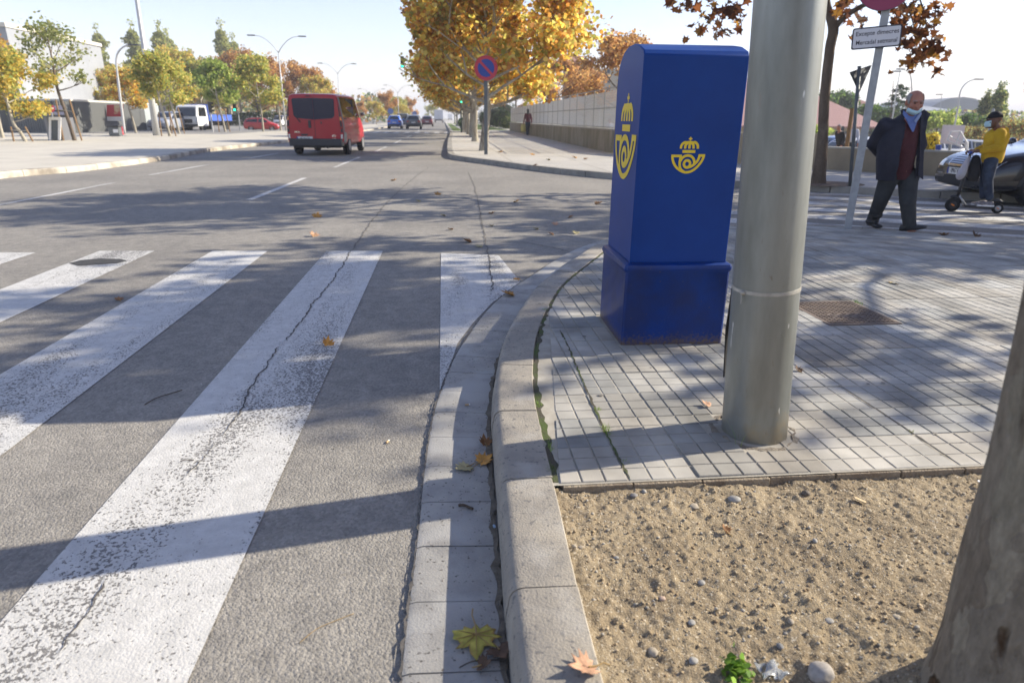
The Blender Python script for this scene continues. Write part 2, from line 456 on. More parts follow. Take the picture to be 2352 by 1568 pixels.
PT = 0.0817; FT = PT * 3
holes = [(0.965, 1.505, 3.285, 3.84), (2.30, 2.80, 3.55, 4.08)]
rnd = random.Random(11)
mb = MB(); tints = []
edges = [(poly[i], poly[(i + 1) % len(poly)]) for i in range(len(poly))]
nx, ny = int(8.9 / FT) + 2, int(7.0 / FT) + 2
X0 = 0.61 - FT
for iy in range(ny):
    for ix in range(nx):
        fx, fy = X0 + ix * FT, 1.902 + iy * FT
        if fx > 9.2: continue
        cor = [(fx, fy), (fx + FT, fy), (fx + FT, fy + FT), (fx, fy + FT)]
        if not any(inside(c, poly) for c in cor): continue
        edge = not all(inside(c, poly) for c in cor)
        near = fy < 3.2 and fx < 3
        tb = rnd.choice((0.84, 0.92, 0.96, 1.0, 1.0, 1.03, 1.07)) * rnd.uniform(.97, 1.03); warm = rnd.uniform(-0.012, 0.014); dz = rnd.uniform(-0.0022, 0.0022); sx_, sy_ = rnd.uniform(-0.008, 0.008), rnd.uniform(-0.008, 0.008)
        jx, jy = rnd.uniform(-0.0015, 0.0015), rnd.uniform(-0.0012, 0.0012)
        dirty = rnd.random() < 0.06
        for a in range(3):
            for b_ in range(3):
                g0 = 0.0036 if a == 0 else 0.0022; g1 = 0.0036 if a == 2 else 0.0022
                h0 = 0.0030 if b_ == 0 else 0.0018; h1 = 0.0030 if b_ == 2 else 0.0018
                g0 += 0.0008; g1 += 0.0008; h0 += 0.0003; h1 += 0.0003
                x0, x1 = fx + jx + a * PT + g0, fx + jx + (a + 1) * PT - g1
                y0, y1 = fy + jy + b_ * PT + h0, fy + jy + (b_ + 1) * PT - h1
                cx, cy = (x0 + x1) / 2, (y0 + y1) / 2
                if any(h[0] < cx < h[1] and h[2] < cy < h[3] for h in holes): continue
                if (cx - 1.21) ** 2 + (cy - 2.24) ** 2 < 0.155 ** 2: continue
                pg = [(x0, y0), (x1, y0), (x1, y1), (x0, y1)]
                if edge:
                    for e in edges:
                        pg = clip_convex(pg, e[0], e[1]) if pg else pg
                        if len(pg) < 3: break
                    if len(pg) < 3 or area2(pg) < 0.0006: continue
                z = zs(cx, cy) + dz
                zz = lambda p: z + (p[0] - fx - FT / 2) * sx_ + (p[1] - fy - FT / 2) * sy_ + (zs(p[0], p[1]) - zs(cx, cy))
                mxx, myy = sum(p[0] for p in pg) / len(pg), sum(p[1] for p in pg) / len(pg)
                ins = 0.0022 if near else 0.0028
                top = []
                for p in pg:
                    dx, dy = mxx - p[0], myy - p[1]; l = max(1e-6, math.hypot(dx, dy)); s_ = ins * 1.4 / l
                    top.append((p[0] + dx * s_, p[1] + dy * s_))
                n = len(pg)
                vs = [(p[0], p[1], zz(p) - 0.014) for p in pg] + [(p[0], p[1], zz(p) - 0.0022) for p in pg] + [(p[0], p[1], zz(p)) for p in top]
                fs = [tuple(range(2 * n, 3 * n))] + [(i, (i + 1) % n, n + (i + 1) % n, n + i) for i in range(n)] + [(n + i, n + (i + 1) % n, 2 * n + (i + 1) % n, 2 * n + i) for i in range(n)]
                mb.add(vs, fs)
                t = tb * rnd.uniform(0.96, 1.04) * (0.82 if dirty else 1)
                c = (0.36 * t + warm, 0.345 * t, 0.31 * t - warm)
                tints += [c] * (3 * n)
me = mb.mesh('pavement'); set_tint(me, np.array(tints, np.float32))
M_pad = m_tint('paving_stone', rough=0.85, var=0.24, vscale=3.6, bump=0.5, bscale=260, bdist=0.0022)
pav = link_mesh('pavement', me, M_pad); tag(pav, kind='structure')
# mortar bed under the pads (follows the ramp)
bed = MB(); M_mortar = mat('paving_joint', (0.42, 0.39, 0.33), rough=1, col2=(0.27, 0.245, 0.20), vscale=12, lo=0.3, hi=0.7)
gx = [0.3 + i * 0.25 for i in range(51)]; gy = [1.895 + i * 0.25 for i in range(27)]
fcs = []
V_ = [(x, y, zs(x, y) - 0.0040) for y in gy for x in gx]
for j in range(len(gy) - 1):
    for i in range(len(gx) - 1):
        c = (gx[i] + 0.125, gy[j] + 0.125)
        if inside(c, poly) and inside((gx[i + 1], gy[j + 1]), poly + []) : fcs.append((j * 51 + i, j * 51 + i + 1, (j + 1) * 51 + i + 1, (j + 1) * 51 + i))
bed.add(V_, fcs)
# boundary fan so that the bed reaches the kerb
pb = [Vector((p[0], p[1], zs(p[0], p[1]) - 0.0046)) for p in poly]
pi = []
cen = Vector((3.2, 3.6, 0))
for p in pb:
    q = p.lerp(cen, 0.28); q.z = zs(q.x, q.y) - 0.0046; pi.append(q)
nb = len(pb)
rr_ = [pb, [Vector((*(p.lerp(cen, 0.09).xy), 0)) for p in pb], [Vector((*(p.lerp(cen, 0.18).xy), 0)) for p in pb], pi]
for r_ in rr_[1:3]:
    for p in r_: p.z = zs(p.x, p.y) - 0.0046
bed.add([p for r_ in rr_ for p in r_], [(k * nb + i, k * nb + (i + 1) % nb, (k + 1) * nb + (i + 1) % nb, (k + 1) * nb + i) for k in range(3) for i in range(nb)])
tag(bed.build('paving_bed', M_mortar), kind='structure')
# the paving slab edge seen from the tree pit
eb = MB(); eb.box(0.372, 12.6, 1.9045, 1.93, 0.02, 0.1175)
M_edge = mat('slab_edge', (0.30, 0.25, 0.18), rough=1, col2=(0.17, 0.13, 0.09), vscale=12, bump=1, bscale=90, bdist=0.008)
tag(eb.build('pavement_edge', M_edge), kind='structure')
eb = MB(); rr = random.Random(8)
x = 0.378
while x < 6:
    eb.box(x, x + FT - 0.005, 1.885 + rr.uniform(-.004, .004), 1.9035, 0.05, 0.1235 + rr.uniform(-0.002, 0.001)); x += FT
tag(eb.build('flag_edge', M_edge, bevel=0.002), kind='structure')

# --- soil of the tree pit: real clods
nxs, nys = 560, 300
xs = np.linspace(0.325, 4.2, nxs) ; ys = np.linspace(0.15, 1.905, nys)
xs = 0.325 + (xs - 0.325) ** 1.0
XX, YY = np.meshgrid(xs, ys)
hz = 0.078 + 0.006 * vnoise(XX * 2.1, YY * 2.1, 1) + 0.012 * vnoise(XX * 6, YY * 6, 2)
for fq, am, sdn in ((16, 0.007, 3), (41, 0.0065, 4), (83, 0.0070, 5), (125, 0.0055, 6)):
    n_ = vnoise(XX * fq + 7, YY * fq + 3, sdn); hz += am * (np.maximum(n_ - 0.42, 0) * 1.6)
hz += 0.012 * np.clip((0.45 - XX) / 0.1, 0, 1)
hz += 0.028 * np.clip((YY - 1.80) / 0.1, 0, 1) * vnoise(XX * 9, YY * 0 + 3, 9) * 0.7
hz += 0.05 * np.exp(-((XX - 1.2) ** 2 + (YY - 0.96) ** 2) / 0.07)
V3 = np.stack([XX, YY, hz], -1).reshape(-1, 3)
idx = np.arange(nxs * nys).reshape(nys, nxs)
F = np.stack([idx[:-1, :-1], idx[:-1, 1:], idx[1:, 1:], idx[1:, :-1]], -1).reshape(-1, 4)
me = bpy.data.meshes.new('soil'); me.vertices.add(len(V3)); me.vertices.foreach_set('co', V3.astype(np.float32).ravel())
me.loops.add(F.size); me.loops.foreach_set('vertex_index', F.astype(np.int32).ravel()); me.polygons.add(len(F)); me.polygons.foreach_set('loop_start', np.arange(0, F.size, 4, dtype=np.int32)); me.update(calc_edges=True)
M_soil = mat('sandy_soil', (0.315, 0.25, 0.16), rough=1, col2=(0.205, 0.158, 0.10), vscale=5, detail=12, lo=0.36, hi=0.66,
             speck=[(150, 0.60, 0.66, (0.52, 0.46, 0.36)), (110, 0.64, 0.69, (0.16, 0.12, 0.08))], bump=1.0, bscale=210, bdist=0.006)
tag(link_mesh('soil', me, M_soil, smooth=True), kind='structure')
def soil_z(x, y):
    i = int(round((y - 0.15) / (1.905 - 0.15) * (nys - 1))); j = int(round((x - 0.325) / (4.2 - 0.325) * (nxs - 1)))
    return float(hz[max(0, min(nys - 1, i)), max(0, min(nxs - 1, j))])
sheet('near_pavement', [(0.30, -12), (60, -12), (60, 1.0), (12.61, 1.91), (4.18, 1.91), (4.18, 0.16), (0.30, 0.16)], 0.10, M_soil)
# pavement beyond the pads, to the right of the frame
sheet('pavement_right', [(9.15, 1.91), (60, 1.91), (60, -20), (30, -7), (14.0, 2.7), (12.9, 3.3), (9.4, 5.3)], 0.125, mat('pavement_plain', (0.36, 0.345, 0.31), rough=0.9, var=0.2, vscale=5, bump=.3, bscale=60))

# gravel: small stones over the soil
rn = np.random.RandomState(4)
def ico(): 
    bm = bmesh.new(); bmesh.ops.create_icosphere(bm, subdivisions=1, radius=1); v = np.array([x.co[:] for x in bm.verts]); f = np.array([[q.index for q in g.verts] for g in bm.faces]); bm.free(); return v, f
IV, IF = ico()
def stones(name, n, rng, szr, zf, m, cols, flat=0.6, parent=None):
    Vs, Fs, Ts = [], [], []
    for i in range(n):
        x, y = rng(); s = szr[0] * (szr[1] / szr[0]) ** (rn.rand() ** 2.2)
        sc = np.array([s * rn.uniform(.75, 1.3), s * rn.uniform(.7, 1.1), s * flat * rn.uniform(.7, 1.2)])
        a = rn.rand() * 6.28; Rm = np.array([[math.cos(a), -math.sin(a), 0], [math.sin(a), math.cos(a), 0], [0, 0, 1]])
        v = (IV * (1 + 0.22 * rn.randn(len(IV), 1).clip(-1, 1)) * sc) @ Rm.T + np.array([x, y, zf(x, y) + sc[2] * 0.35])
        Fs.append(IF + 12 * i if len(IV) == 12 else IF + len(IV) * i); Vs.append(v); c = np.array(cols[rn.randint(len(cols))]) * rn.uniform(.8, 1.15); Ts.append(np.repeat(c[None], len(IV), 0))
    V = np.concatenate(Vs); Fa = np.concatenate(Fs)
    me = bpy.data.meshes.new(name); me.vertices.add(len(V)); me.vertices.foreach_set('co', V.astype(np.float32).ravel())
    me.loops.add(Fa.size); me.loops.foreach_set('vertex_index', Fa.astype(np.int32).ravel()); me.polygons.add(len(Fa)); me.polygons.foreach_set('loop_start', np.arange(0, Fa.size, 3, dtype=np.int32)); me.update(calc_edges=True)
    set_tint(me, np.concatenate(Ts).astype(np.float32)); return link_mesh(name, me, m, parent, smooth=True)
M_stone = m_tint('pebble_stone', rough=0.8, var=0.15, vscale=90)
M_clod = m_tint('soil_clod', rough=1.0, var=0.2, vscale=120)
tag(stones('gravel', 15000, lambda: (rn.uniform(0.36, 3.0), rn.uniform(0.75, 1.89)), (0.0012, 0.0062), soil_z, M_clod,
    [(0.38, 0.295, 0.185), (0.33, 0.25, 0.155), (0.42, 0.34, 0.23), (0.36, 0.33, 0.28), (0.26, 0.19, 0.12), (0.40, 0.31, 0.20)]), 'loose sandy grit covering the soil of the tree pit', 'gravel', None, 'stuff')
tag(stones('road_grit', 420, lambda: (rn.uniform(-1.4, 0.14), rn.uniform(1.2, 4.5)), (0.0012, 0.004), lambda x, y: 0.0 if x < -0.1 else 0.014, M_clod,
    [(0.2, 0.19, 0.17), (0.3, 0.28, 0.25), (0.12, 0.1, 0.08), (0.42, 0.40, 0.36)]), 'fine grit scattered on the asphalt and the gutter', 'grit', None, 'stuff')

# --- markings
def stripe(pts, m=None, z=0.004, name='road_marking'):
    return sheet(name, pts, z, m or M_paint)
stripe([(-0.046, 3.03), (-0.012, 3.2), (0.06, 3.75), (0.17, 4.15), (0.34, 4.66), (0.52, 5.02), (0.62, 5.28), (0.528, 6.414), (-0.046, 6.556)])
stripe([(-1.221, 0.2), (-0.648, 0.2), (-0.640, 6.70), (-1.211, 6.73)])
stripe([(-2.34, 0.6), (-1.79, 0.6), (-1.80, 6.76), (-2.35, 6.79)])
stripe([(-3.46, 0.9), (-2.92, 0.9), (-2.92, 6.82), (-3.46, 6.85)])
stripe([(-4.60, 1.2), (-4.03, 1.2), (-4.03, 6.79), (-4.60, 6.84)])
stripe([(-5.75, 1.4), (-5.2, 1.4), (-5.2, 6.8), (-5.75, 6.85)]); stripe([(-6.9, 1.6), (-6.3, 1.6), (-6.3, 6.8), (-6.9, 6.85)]); stripe([(-8.0, 1.6), (-7.5, 1.6), (-7.5, 6.8), (-8.0, 6.85)])
# lane lines: a continuous-looking left line and the dashed one
def quad_px(a, b, w, m=M_paint2, z=0.004):
    p, q = G(*a), G(*b); d = (q - p).normalized(); n = Vector((d.y, -d.x, 0)) * w / 2
    stripe([(p - n)[:2], (p + n)[:2], (q + n)[:2], (q - n)[:2]], m, z)
quad_px((-60, 483), (262, 420), 0.10)
quad_px((345, 402), (480, 378), 0.10)
quad_px((548, 368), (640, 352), 0.10)
quad_px((572, 460), (700, 409), 0.11)
quad_px((768, 385), (826, 361), 0.11)
quad_px((862, 349), (888, 337), 0.11); quad_px((905, 330), (921, 322), 0.11); quad_px((934, 316), (946, 311), 0.12)
for k in range(14):
    y0 = 70 + k * 14; sheet('road_marking', [(-2.6, y0), (-2.45, y0), (-2.45, y0 + 5), (-2.6, y0 + 5)], 0.004, M_paint2)
# far zebra crossing
for k in range(9):
    x0 = -7.2 + k * 0.92; sheet('road_marking', [(x0, 60.5), (x0 + 0.46, 60.5), (x0 + 0.46, 66.5), (x0, 66.5)], 0.004, M_paint)
# zebra of the side street: bars parallel to the street
def bar_px(a, b, hw):
    p, q = G(*a), G(*b); d = (q - p).normalized(); n = Vector((-d.y, d.x, 0))
    stripe([p[:2], q[:2], (q + n * hw)[:2], (p + n * hw)[:2]])
base_p, base_q = G(1700, 541 - 27), G(2560, 566)
dv = (base_q - base_p).normalized(); nv = Vector((-dv.y, dv.x, 0))
for k in range(6):
    o = nv * (0.02 + 0.90 * k) + dv * (0.18 * k)
    a, b = base_p + o + dv * (-0.4), base_p + o + dv * 5.2
    stripe([a[:2], b[:2], (b + nv * 0.45)[:2], (a + nv * 0.45)[:2]])
# asphalt patches and cracks
def crack(pxs, w, seed, z=0.0075, name='road_crack'):
    pts = [G(*p) for p in pxs]; cur = resample([Vector((p.x, p.y, 0)) for p in catmull(pts, 6)], 0.022); rc = random.Random(seed); off = 0
    for i in range(len(cur)):
        off = off * 0.8 + rc.uniform(-0.007, 0.007); cur[i] = cur[i] + Vector((off, 0, 0))
    ribbon(name, cur, w, z, M_crack, jag=0.55, seed=seed, ramp=True)
crack([(640, 795), (612, 840), (575, 900), (540, 955), (505, 1008)], 0.007, 2)
crack([(806, 577), (790, 605), (768, 635), (745, 668), (715, 705), (690, 742), (662, 778), (645, 790)], 0.009, 3)
crack([(985, 385), (950, 410), (905, 450), (860, 500), (830, 545), (805, 580)], 0.010, 4)
crack([(1075, 395), (1090, 430), (1105, 500), (1117, 560), (1128, 620), (1132, 672)], 0.010, 5)
crack([(1117, 556), (1170, 556), (1230, 562), (1290, 575), (1330, 586)], 0.011, 6)
crack([(500, 1015), (470, 1060), (420, 1110)], 0.004, 7); crack([(250, 1320), (215, 1395), (165, 1460), (130, 1530)], 0.006, 8)
M_patch = m_asphalt('asphalt_patch', (0.075, 0.072, 0.07), (0.05, 0.05, 0.05))
pp = [G(*q) for q in [(158, 606), (185, 599), (228, 595), (275, 596), (294, 600), (270, 606), (222, 609), (180, 612)]]
sheet('asphalt_patch', [(p.x, p.y) for p in pp], 0.0065, M_patch)
M_pit = mat('broken_asphalt', (0.12, 0.11, 0.10), rough=1, col2=(0.06, 0.055, 0.05), vscale=40, bump=1, bscale=120, bdist=.01)
# broken edge of the gutter: ragged dark pockets and asphalt crumbs
for (px_, py_, s) in []:
    c = G(px_, py_); rc = random.Random(int(px_))
    sheet('gutter_break', [(c.x + math.cos(a) * s * rc.uniform(.6, 1.3), c.y + math.sin(a) * s * 1.5 * rc.uniform(.6, 1.3)) for a in [i * 0.5236 for i in range(12)]], 0.0225, M_pit)
cr_ = [p for p in resample(gout, 0.02) if 1 < p.y < 6]
ribbon('gutter_seam', offset(cr_, -0.002), 0.008, 0.0125, M_crack, jag=0.9, seed=12)

# old chewing gum and drip marks on the flags
rg_ = random.Random(17); mb = MB()
for k in range(70):
    x, y, r_ = rg_.uniform(.5, 5), rg_.uniform(2.0, 6), rg_.uniform(.005, .014)
    mb.add([(x + r_ * math.cos(a) * rg_.uniform(.7, 1.2), y + r_ * math.sin(a) * rg_.uniform(.7, 1.2), zs(x, y) + .0042) for a in [q * .698 for q in range(9)]], [tuple(range(9))])
tag(mb.build('gum_marks', mat('gum_grey', (0.17, 0.16, 0.145), rough=.9)), kind='structure')

# ================================================================== BOX, POLE, TRUNK (foreground)
M_blue = mat('box_blue_paint', (0.0, 0.040, 0.225), rough=0.46, col2=(0.0, 0.033, 0.19), vscale=3, spec=0.22, coat=0.04, bump=0.35, bscale=260, bdist=0.0012)
M_blue2 = mat('box_blue_plinth', (0.001, 0.033, 0.20), rough=0.42, spec=0.28, coat=0.08, bump=0.5, bscale=120, bdist=0.002,
              col2=(0.008, 0.025, 0.12), vscale=6, speck=[(60, 0.70, 0.73, (0.10, 0.07, 0.05))])
# rust and mud only in the lowest centimetres of the plinth
def add_low_dirt(m, z0, z1, col, scale=30):
    nt = m.node_tree; L = nt.links.new; b = nt.nodes['Principled BSDF']
    src = b.inputs['Base Color'].links[0].from_socket if b.inputs['Base Color'].links else None
    tc = N(nt, 'ShaderNodeTexCoord'); sp = N(nt, 'ShaderNodeSeparateXYZ'); L(tc.outputs['Object'], sp.inputs[0])
    n = N(nt, 'ShaderNodeTexNoise', i_Scale=scale, i_Detail=8.0, i_Roughness=0.7); L(tc.outputs['Object'], n.inputs['Vector'])
    h = N(nt, 'ShaderNodeMapRange', i_1=z0, i_2=z1, i_3=1.0, i_4=0.0); L(sp.outputs['Z'], h.inputs[0])
    s = N(nt, 'ShaderNodeMath', operation='MULTIPLY_ADD', i_1=0.45); L(h.outputs[0], s.inputs[0]); L(n.outputs[0], s.inputs[2])
    r = N(nt, 'ShaderNodeMapRange', i_1=0.72, i_2=0.98); L(s.outputs[0], r.inputs[0])
    mx = N(nt, 'ShaderNodeMix', data_type='RGBA'); L(r.outputs[0], mx.inputs[0]); mx.inputs[7].default_value = (*col, 1)
    if src: L(src, mx.inputs[6])
    else: mx.inputs[6].default_value = b.inputs['Base Color'].default_value
    L(mx.outputs[2], b.inputs['Base Color'])
add_low_dirt(M_blue2, 0.0, 0.12, (0.12, 0.085, 0.055), 60)
M_yel = mat('emblem_yellow', (0.78, 0.56, 0.02), rough=0.45, var=0.1, vscale=60)
boxr = empty('relay_mailbox', (1.2365, 3.560, 0.128), R(-1.2), 'tall blue steel mailbox with yellow crown and horn emblems on the corner pavement', 'mailbox')
W_ = 0.262
# body: side profile with a domed lid, extruded across x
prof = [(-W_, 0.455), (-W_, 1.470), (-W_ + 0.018, 1.492), (-0.16, 1.520), (-0.06, 1.535), (0.06, 1.532), (0.15, 1.510), (0.21, 1.470), (0.245, 1.425), (W_, 1.36), (W_, 0.455)]
mb = MB(); mb.rings([[(-W_, y, z) for y, z in prof], [(W_, y, z) for y, z in prof]])
mb.build('body', M_blue, boxr, bevel=0.006, bseg=3, angle=30)
pl = MB(); P_ = 0.284
def sq(h, z, c=0.012):
    return [(-h + c, -h, z), (h - c, -h, z), (h, -h + c, z), (h, h - c, z), (h - c, h, z), (-h + c, h, z), (-h, h - c, z), (-h, -h + c, z)]
pl.rings([sq(P_, 0), sq(P_, 0.405), sq(P_ + 0.006, 0.415), sq(P_ + 0.009, 0.430), sq(P_ + 0.004, 0.446), sq(P_ - 0.012, 0.456), sq(0.2, 0.458)])
pl.build('plinth', M_blue2, boxr, angle=40)
sm = MB(); sm.box(-W_ - 0.001, W_ + 0.001, -W_ - 0.0018, -W_ + 0.01, 0.4585, 0.4625); sm.build('weld_seam', M_blue, boxr)
def emblem(parent, M):
    """crown over a post horn drawn with strokes; unit = width 1, centred"""
    mb = MB(); zi = [0]
    def stroke(pts, w=86, smooth=True):
        P = [Vector((p[0], -p[1], 0)) for p in pts]
        if smooth and len(P) > 2: P = catmull(P, 6)
        n = len(P); L = []; Q = []
        for i, p in enumerate(P):
            t = (P[min(i + 1, n - 1)] - P[max(i - 1, 0)]).normalized(); nn = Vector((t.y, -t.x, 0)) * w / 2
            L.append(p - nn); Q.append(p + nn)
        zi[0] += 1; z = Vector((0, 0, zi[0] * 0.22))
        mb.add([p + z for p in L + Q], [(i, i + 1, n + i + 1, n + i) for i in range(n - 1)])
    def disc(x, y, r):
        zi[0] += 1; mb.add([(x + r * math.cos(a * .5236), -y + r * math.sin(a * .5236), zi[0] * 0.22) for a in range(12)], [tuple(range(12))])
    for c in ((920, 216), (880, 258), (962, 258), (920, 298), (920, 258)): disc(c[0], c[1], 26)
    stroke([(600, 588), (603, 520), (628, 455), (670, 410), (740, 382)]); stroke([(750, 588), (755, 510), (775, 450), (830, 395)])
    stroke([(903, 588), (905, 400)]); stroke([(1055, 588), (1052, 510), (1030, 450), (975, 395)]); stroke([(1210, 588), (1207, 515), (1185, 450), (1140, 405), (1085, 378)])
    stroke([(690, 392), (740, 375), (800, 390)], 84); stroke([(760, 392), (830, 377), (910, 372), (990, 377), (1060, 388)], 84); stroke([(1030, 385), (1085, 370), (1150, 400)], 84)
    stroke([(665, 685), (1130, 685)], 98)
    stroke([(277, 838), (664, 838)], 88); stroke([(318, 830), (335, 950), (395, 1095), (500, 1230), (630, 1325), (760, 1382), (870, 1397), (990, 1380), (1120, 1320), (1260, 1200), (1370, 1055), (1432, 930), (1458, 815)])
    stroke([(1262, 817), (1500, 817)], 86); stroke([(1305, 800), (1285, 900), (1235, 1010), (1150, 1105), (1050, 1180), (960, 1218), (870, 1230)], 88)
    ring = [(872 + 113 * math.cos(a), 1108 + 122 * math.sin(a)) for a in [i * math.pi / 12 for i in range(25)]]
    stroke(ring, 90, False)
    stroke([(618, 860), (607, 1000), (605, 1130), (635, 1250), (700, 1330), (780, 1375)], 86)
    stroke([(625, 1010), (665, 930), (740, 860), (820, 828), (900, 822), (990, 845), (1070, 905), (1120, 990), (1133, 1100), (1120, 1140)], 88)
    me = mb.mesh('emblem'); me.transform(M @ Matrix.Diagonal((1 / 1225, 1 / 1225, 0.9 / 1225, 1)) @ Matrix.Translation((-887, 815, 0)))
    return link_mesh('emblem', me, M_yel, parent)
Mf = Matrix.Translation((0.0, -W_ - 0.0012, 1.005)) @ Matrix.Rotation(R(90), 4, 'X') @ Matrix.Diagonal((0.175, 0.175, 0.175, 1))
emblem(boxr, Mf)
Ml = Matrix.Translation((-W_ - 0.0012, -0.005, 1.085)) @ Matrix.Rotation(R(-90), 4, 'Z') @ Matrix.Rotation(R(90), 4, 'X') @ Matrix.Diagonal((0.445, 0.43, 0.445, 1))
emblem(boxr, Ml)

# galvanised lighting column: rounded octagon
M_galv = mat('galvanised_steel', (0.29, 0.305, 0.29), rough=0.42, metal=0.6, col2=(0.18, 0.19, 0.175), vscale=7, detail=10, stretch=(1, 1, 0.22), spec=0.5,
             speck=[(90, 0.69, 0.73, (0.22, 0.21, 0.19)), (30, 0.70, 0.73, (0.60, 0.61, 0.60))], bump=0.15, bscale=90, bdist=0.001)
add_low_dirt(M_galv, -0.25, 0.62, (0.27, 0.225, 0.15), 5)
polr = empty('lighting_column', (1.214, 2.235, 0.11), 0, 'thick galvanised steel lighting column beside the blue mailbox', 'pole')
polr.rotation_euler = (0, R(-3.6), R(8))
def octo(r, z):
    out = []
    for k in range(64):
        a = k * math.pi / 32; rr = r * (1 - 0.010 * (0.5 - 0.5 * math.cos(8 * a)))
        out.append((rr * math.cos(a), rr * math.sin(a), z))
    return out
mb = MB(); mb.rings([octo(0.1245 - 0.0085 * z, z) for z in [0, 0.02, 0.3, 0.6, 1.0, 1.6, 2.4, 4, 6, 8]])
mb.build('shaft', M_galv, polr, smooth=True)
mb = MB(); prev = [octo(0.1265 - 0.0085 * 0.62, z) for z in (0.608, 0.621)]; mb.rings(prev); 
mb.sphere((-0.115, -0.035, 0.612), (0.012, 0.012, 0.009)); mb.cyl((-0.118, -0.03, 0.615), (-0.128, -0.045, 0.575), 0.003, 0.002, 6)
mb.build('tie_band', mat('tape_grey', (0.42, 0.40, 0.35), rough=0.5, var=0.3, vscale=30), polr, angle=60)
mb = MB(); c0, c1 = A(1663, 866, 2.33), A(1682, 660, 2.33)
vec = c1 - c0
mb.add([c0 + Vector((-.004, 0, 0)), c0 + Vector((0.014, .03, 0)), c1 + Vector((0.012, .03, 0)), c1 + Vector((-.003, 0, 0)), c0.lerp(c1, .55) + Vector((-.013, .0, 0)), c0 + Vector((0, .012, 0)), c1 + Vector((0, .01, 0))],
       [(0, 4, 3, 2, 1)])
mb.build('rubber_flap', mat('black_rubber', (0.02, 0.019, 0.018), rough=0.7), None)
fl = bpy.data.objects['rubber_flap']; s_ = fl.modifiers.new('t', 'SOLIDIFY'); s_.thickness = 0.004
fl['label'] = 'torn black rubber flap tied to the back of the galvanised column'; fl['category'] = 'rubber flap'
fl.name = 'rubber_flap'
# collar of broken mortar around the column
M_collar = mat('broken_mortar', (0.27, 0.24, 0.19), rough=1, col2=(0.15, 0.12, 0.09), vscale=25, bump=1, bscale=110, bdist=0.01)
mb = MB(); rc = random.Random(3); rings_ = []
for (r, z) in ((0.185, 0.118), (0.172, 0.127), (0.150, 0.1295), (0.136, 0.117), (0.118, 0.11)):
    rings_.append([(1.212 + (r + (rc.uniform(-.012, .014) if r > .14 else 0)) * math.cos(a), 2.236 + (r + (rc.uniform(-.01, .014) if r > .14 else 0)) * math.sin(a), z + rc.uniform(-.003, .003)) for a in [k * math.pi / 16 for k in range(32)]])
mb.rings(rings_, False, False); tag(mb.build('mortar_collar', M_collar), kind='structure')

# manhole cover
mh = empty('manhole_cover', (2.55, 3.815, 0.1285), 0, 'rusty square cast iron inspection cover set in the paving', 'manhole cover')
M_iron = mat('cast_iron', (0.13, 0.10, 0.085), rough=0.75, metal=0.3, col2=(0.20, 0.15, 0.11), vscale=14, bump=0.3, bscale=120, bdist=0.002)
mb = MB(); mb.box(-0.205, 0.205, -0.235, 0.235, -0.01, 0.001)
for i in range(13):
    for j in range(15):
        a, b = -0.19 + i * 0.0315, -0.22 + j * 0.0315
        if abs(a) < .1 and -0.10 < b < -0.02 and (i + j) % 2: continue
        mb.box(a - .010, a + .010, b - .010, b + .010, 0.001, 0.0045)
mb.build('lid', M_iron, mh)
mb = MB()
for (x0, x1, y0, y1) in ((-.235, .235, -.265, -.24), (-.235, .235, .24, .265), (-.235, -.21, -.2395, .2395), (.21, .235, -.2395, .2395)): mb.box(x0, x1, y0, y1, -0.01, 0.0035)
mb.build('frame', M_iron, mh)

# ------------------------------------------------------------------ plane tree in the pit (bottom right)
def m_bark(name, cols, sc=5.0, bump=0.8, bdist=0.01, zs_=0.45):
    m = bpy.data.materials.new(name); m.use_nodes = True; nt = m.node_tree; b = nt.nodes['Principled BSDF']; L = nt.links.new
    tc = N(nt, 'ShaderNodeTexCoord'); mp = N(nt, 'ShaderNodeMapping'); mp.inputs['Scale'].default_value = (1, 1, zs_); L(tc.outputs['Object'], mp.inputs[0])
    nz = N(nt, 'ShaderNodeTexNoise', i_Scale=sc * 0.9, i_Detail=6.0, i_Roughness=0.6, i_Distortion=0.7); L(mp.outputs[0], nz.inputs['Vector'])
    cr = N(nt, 'ShaderNodeValToRGB'); e = cr.color_ramp; e.interpolation = 'EASE'
    while len(e.elements) < len(cols): e.elements.new(0.5)
    for i, (p, c) in enumerate(cols): e.elements[i].position = p; e.elements[i].color = (*c, 1)
    L(nz.outputs[0], cr.inputs[0])
    fn = N(nt, 'ShaderNodeTexNoise', i_Scale=sc * 12, i_Detail=6.0, i_Roughness=0.7); L(mp.outputs[0], fn.inputs['Vector'])
    rg = N(nt, 'ShaderNodeMapRange', i_1=0.3, i_2=0.7, i_3=0.75, i_4=1.18); L(fn.outputs[0], rg.inputs[0])
    s = N(nt, 'ShaderNodeVectorMath', operation='SCALE'); L(cr.outputs[0], s.inputs[0]); L(rg.outputs[0], s.inputs['Scale']); L(s.outputs[0], b.inputs['Base Color'])
    ad = N(nt, 'ShaderNodeMath', operation='MULTIPLY_ADD', i_1=0.35); L(fn.outputs[0], ad.inputs[0]); L(nz.outputs[0], ad.inputs[2])
    bp = N(nt, 'ShaderNodeBump', i_Strength=bump, i_Distance=bdist); L(ad.outputs[0], bp.inputs['Height']); L(bp.outputs[0], b.inputs['Normal'])
    b.inputs['Roughness'].default_value = 0.9; b.inputs['Specular IOR Level'].default_value = 0.2
    return m
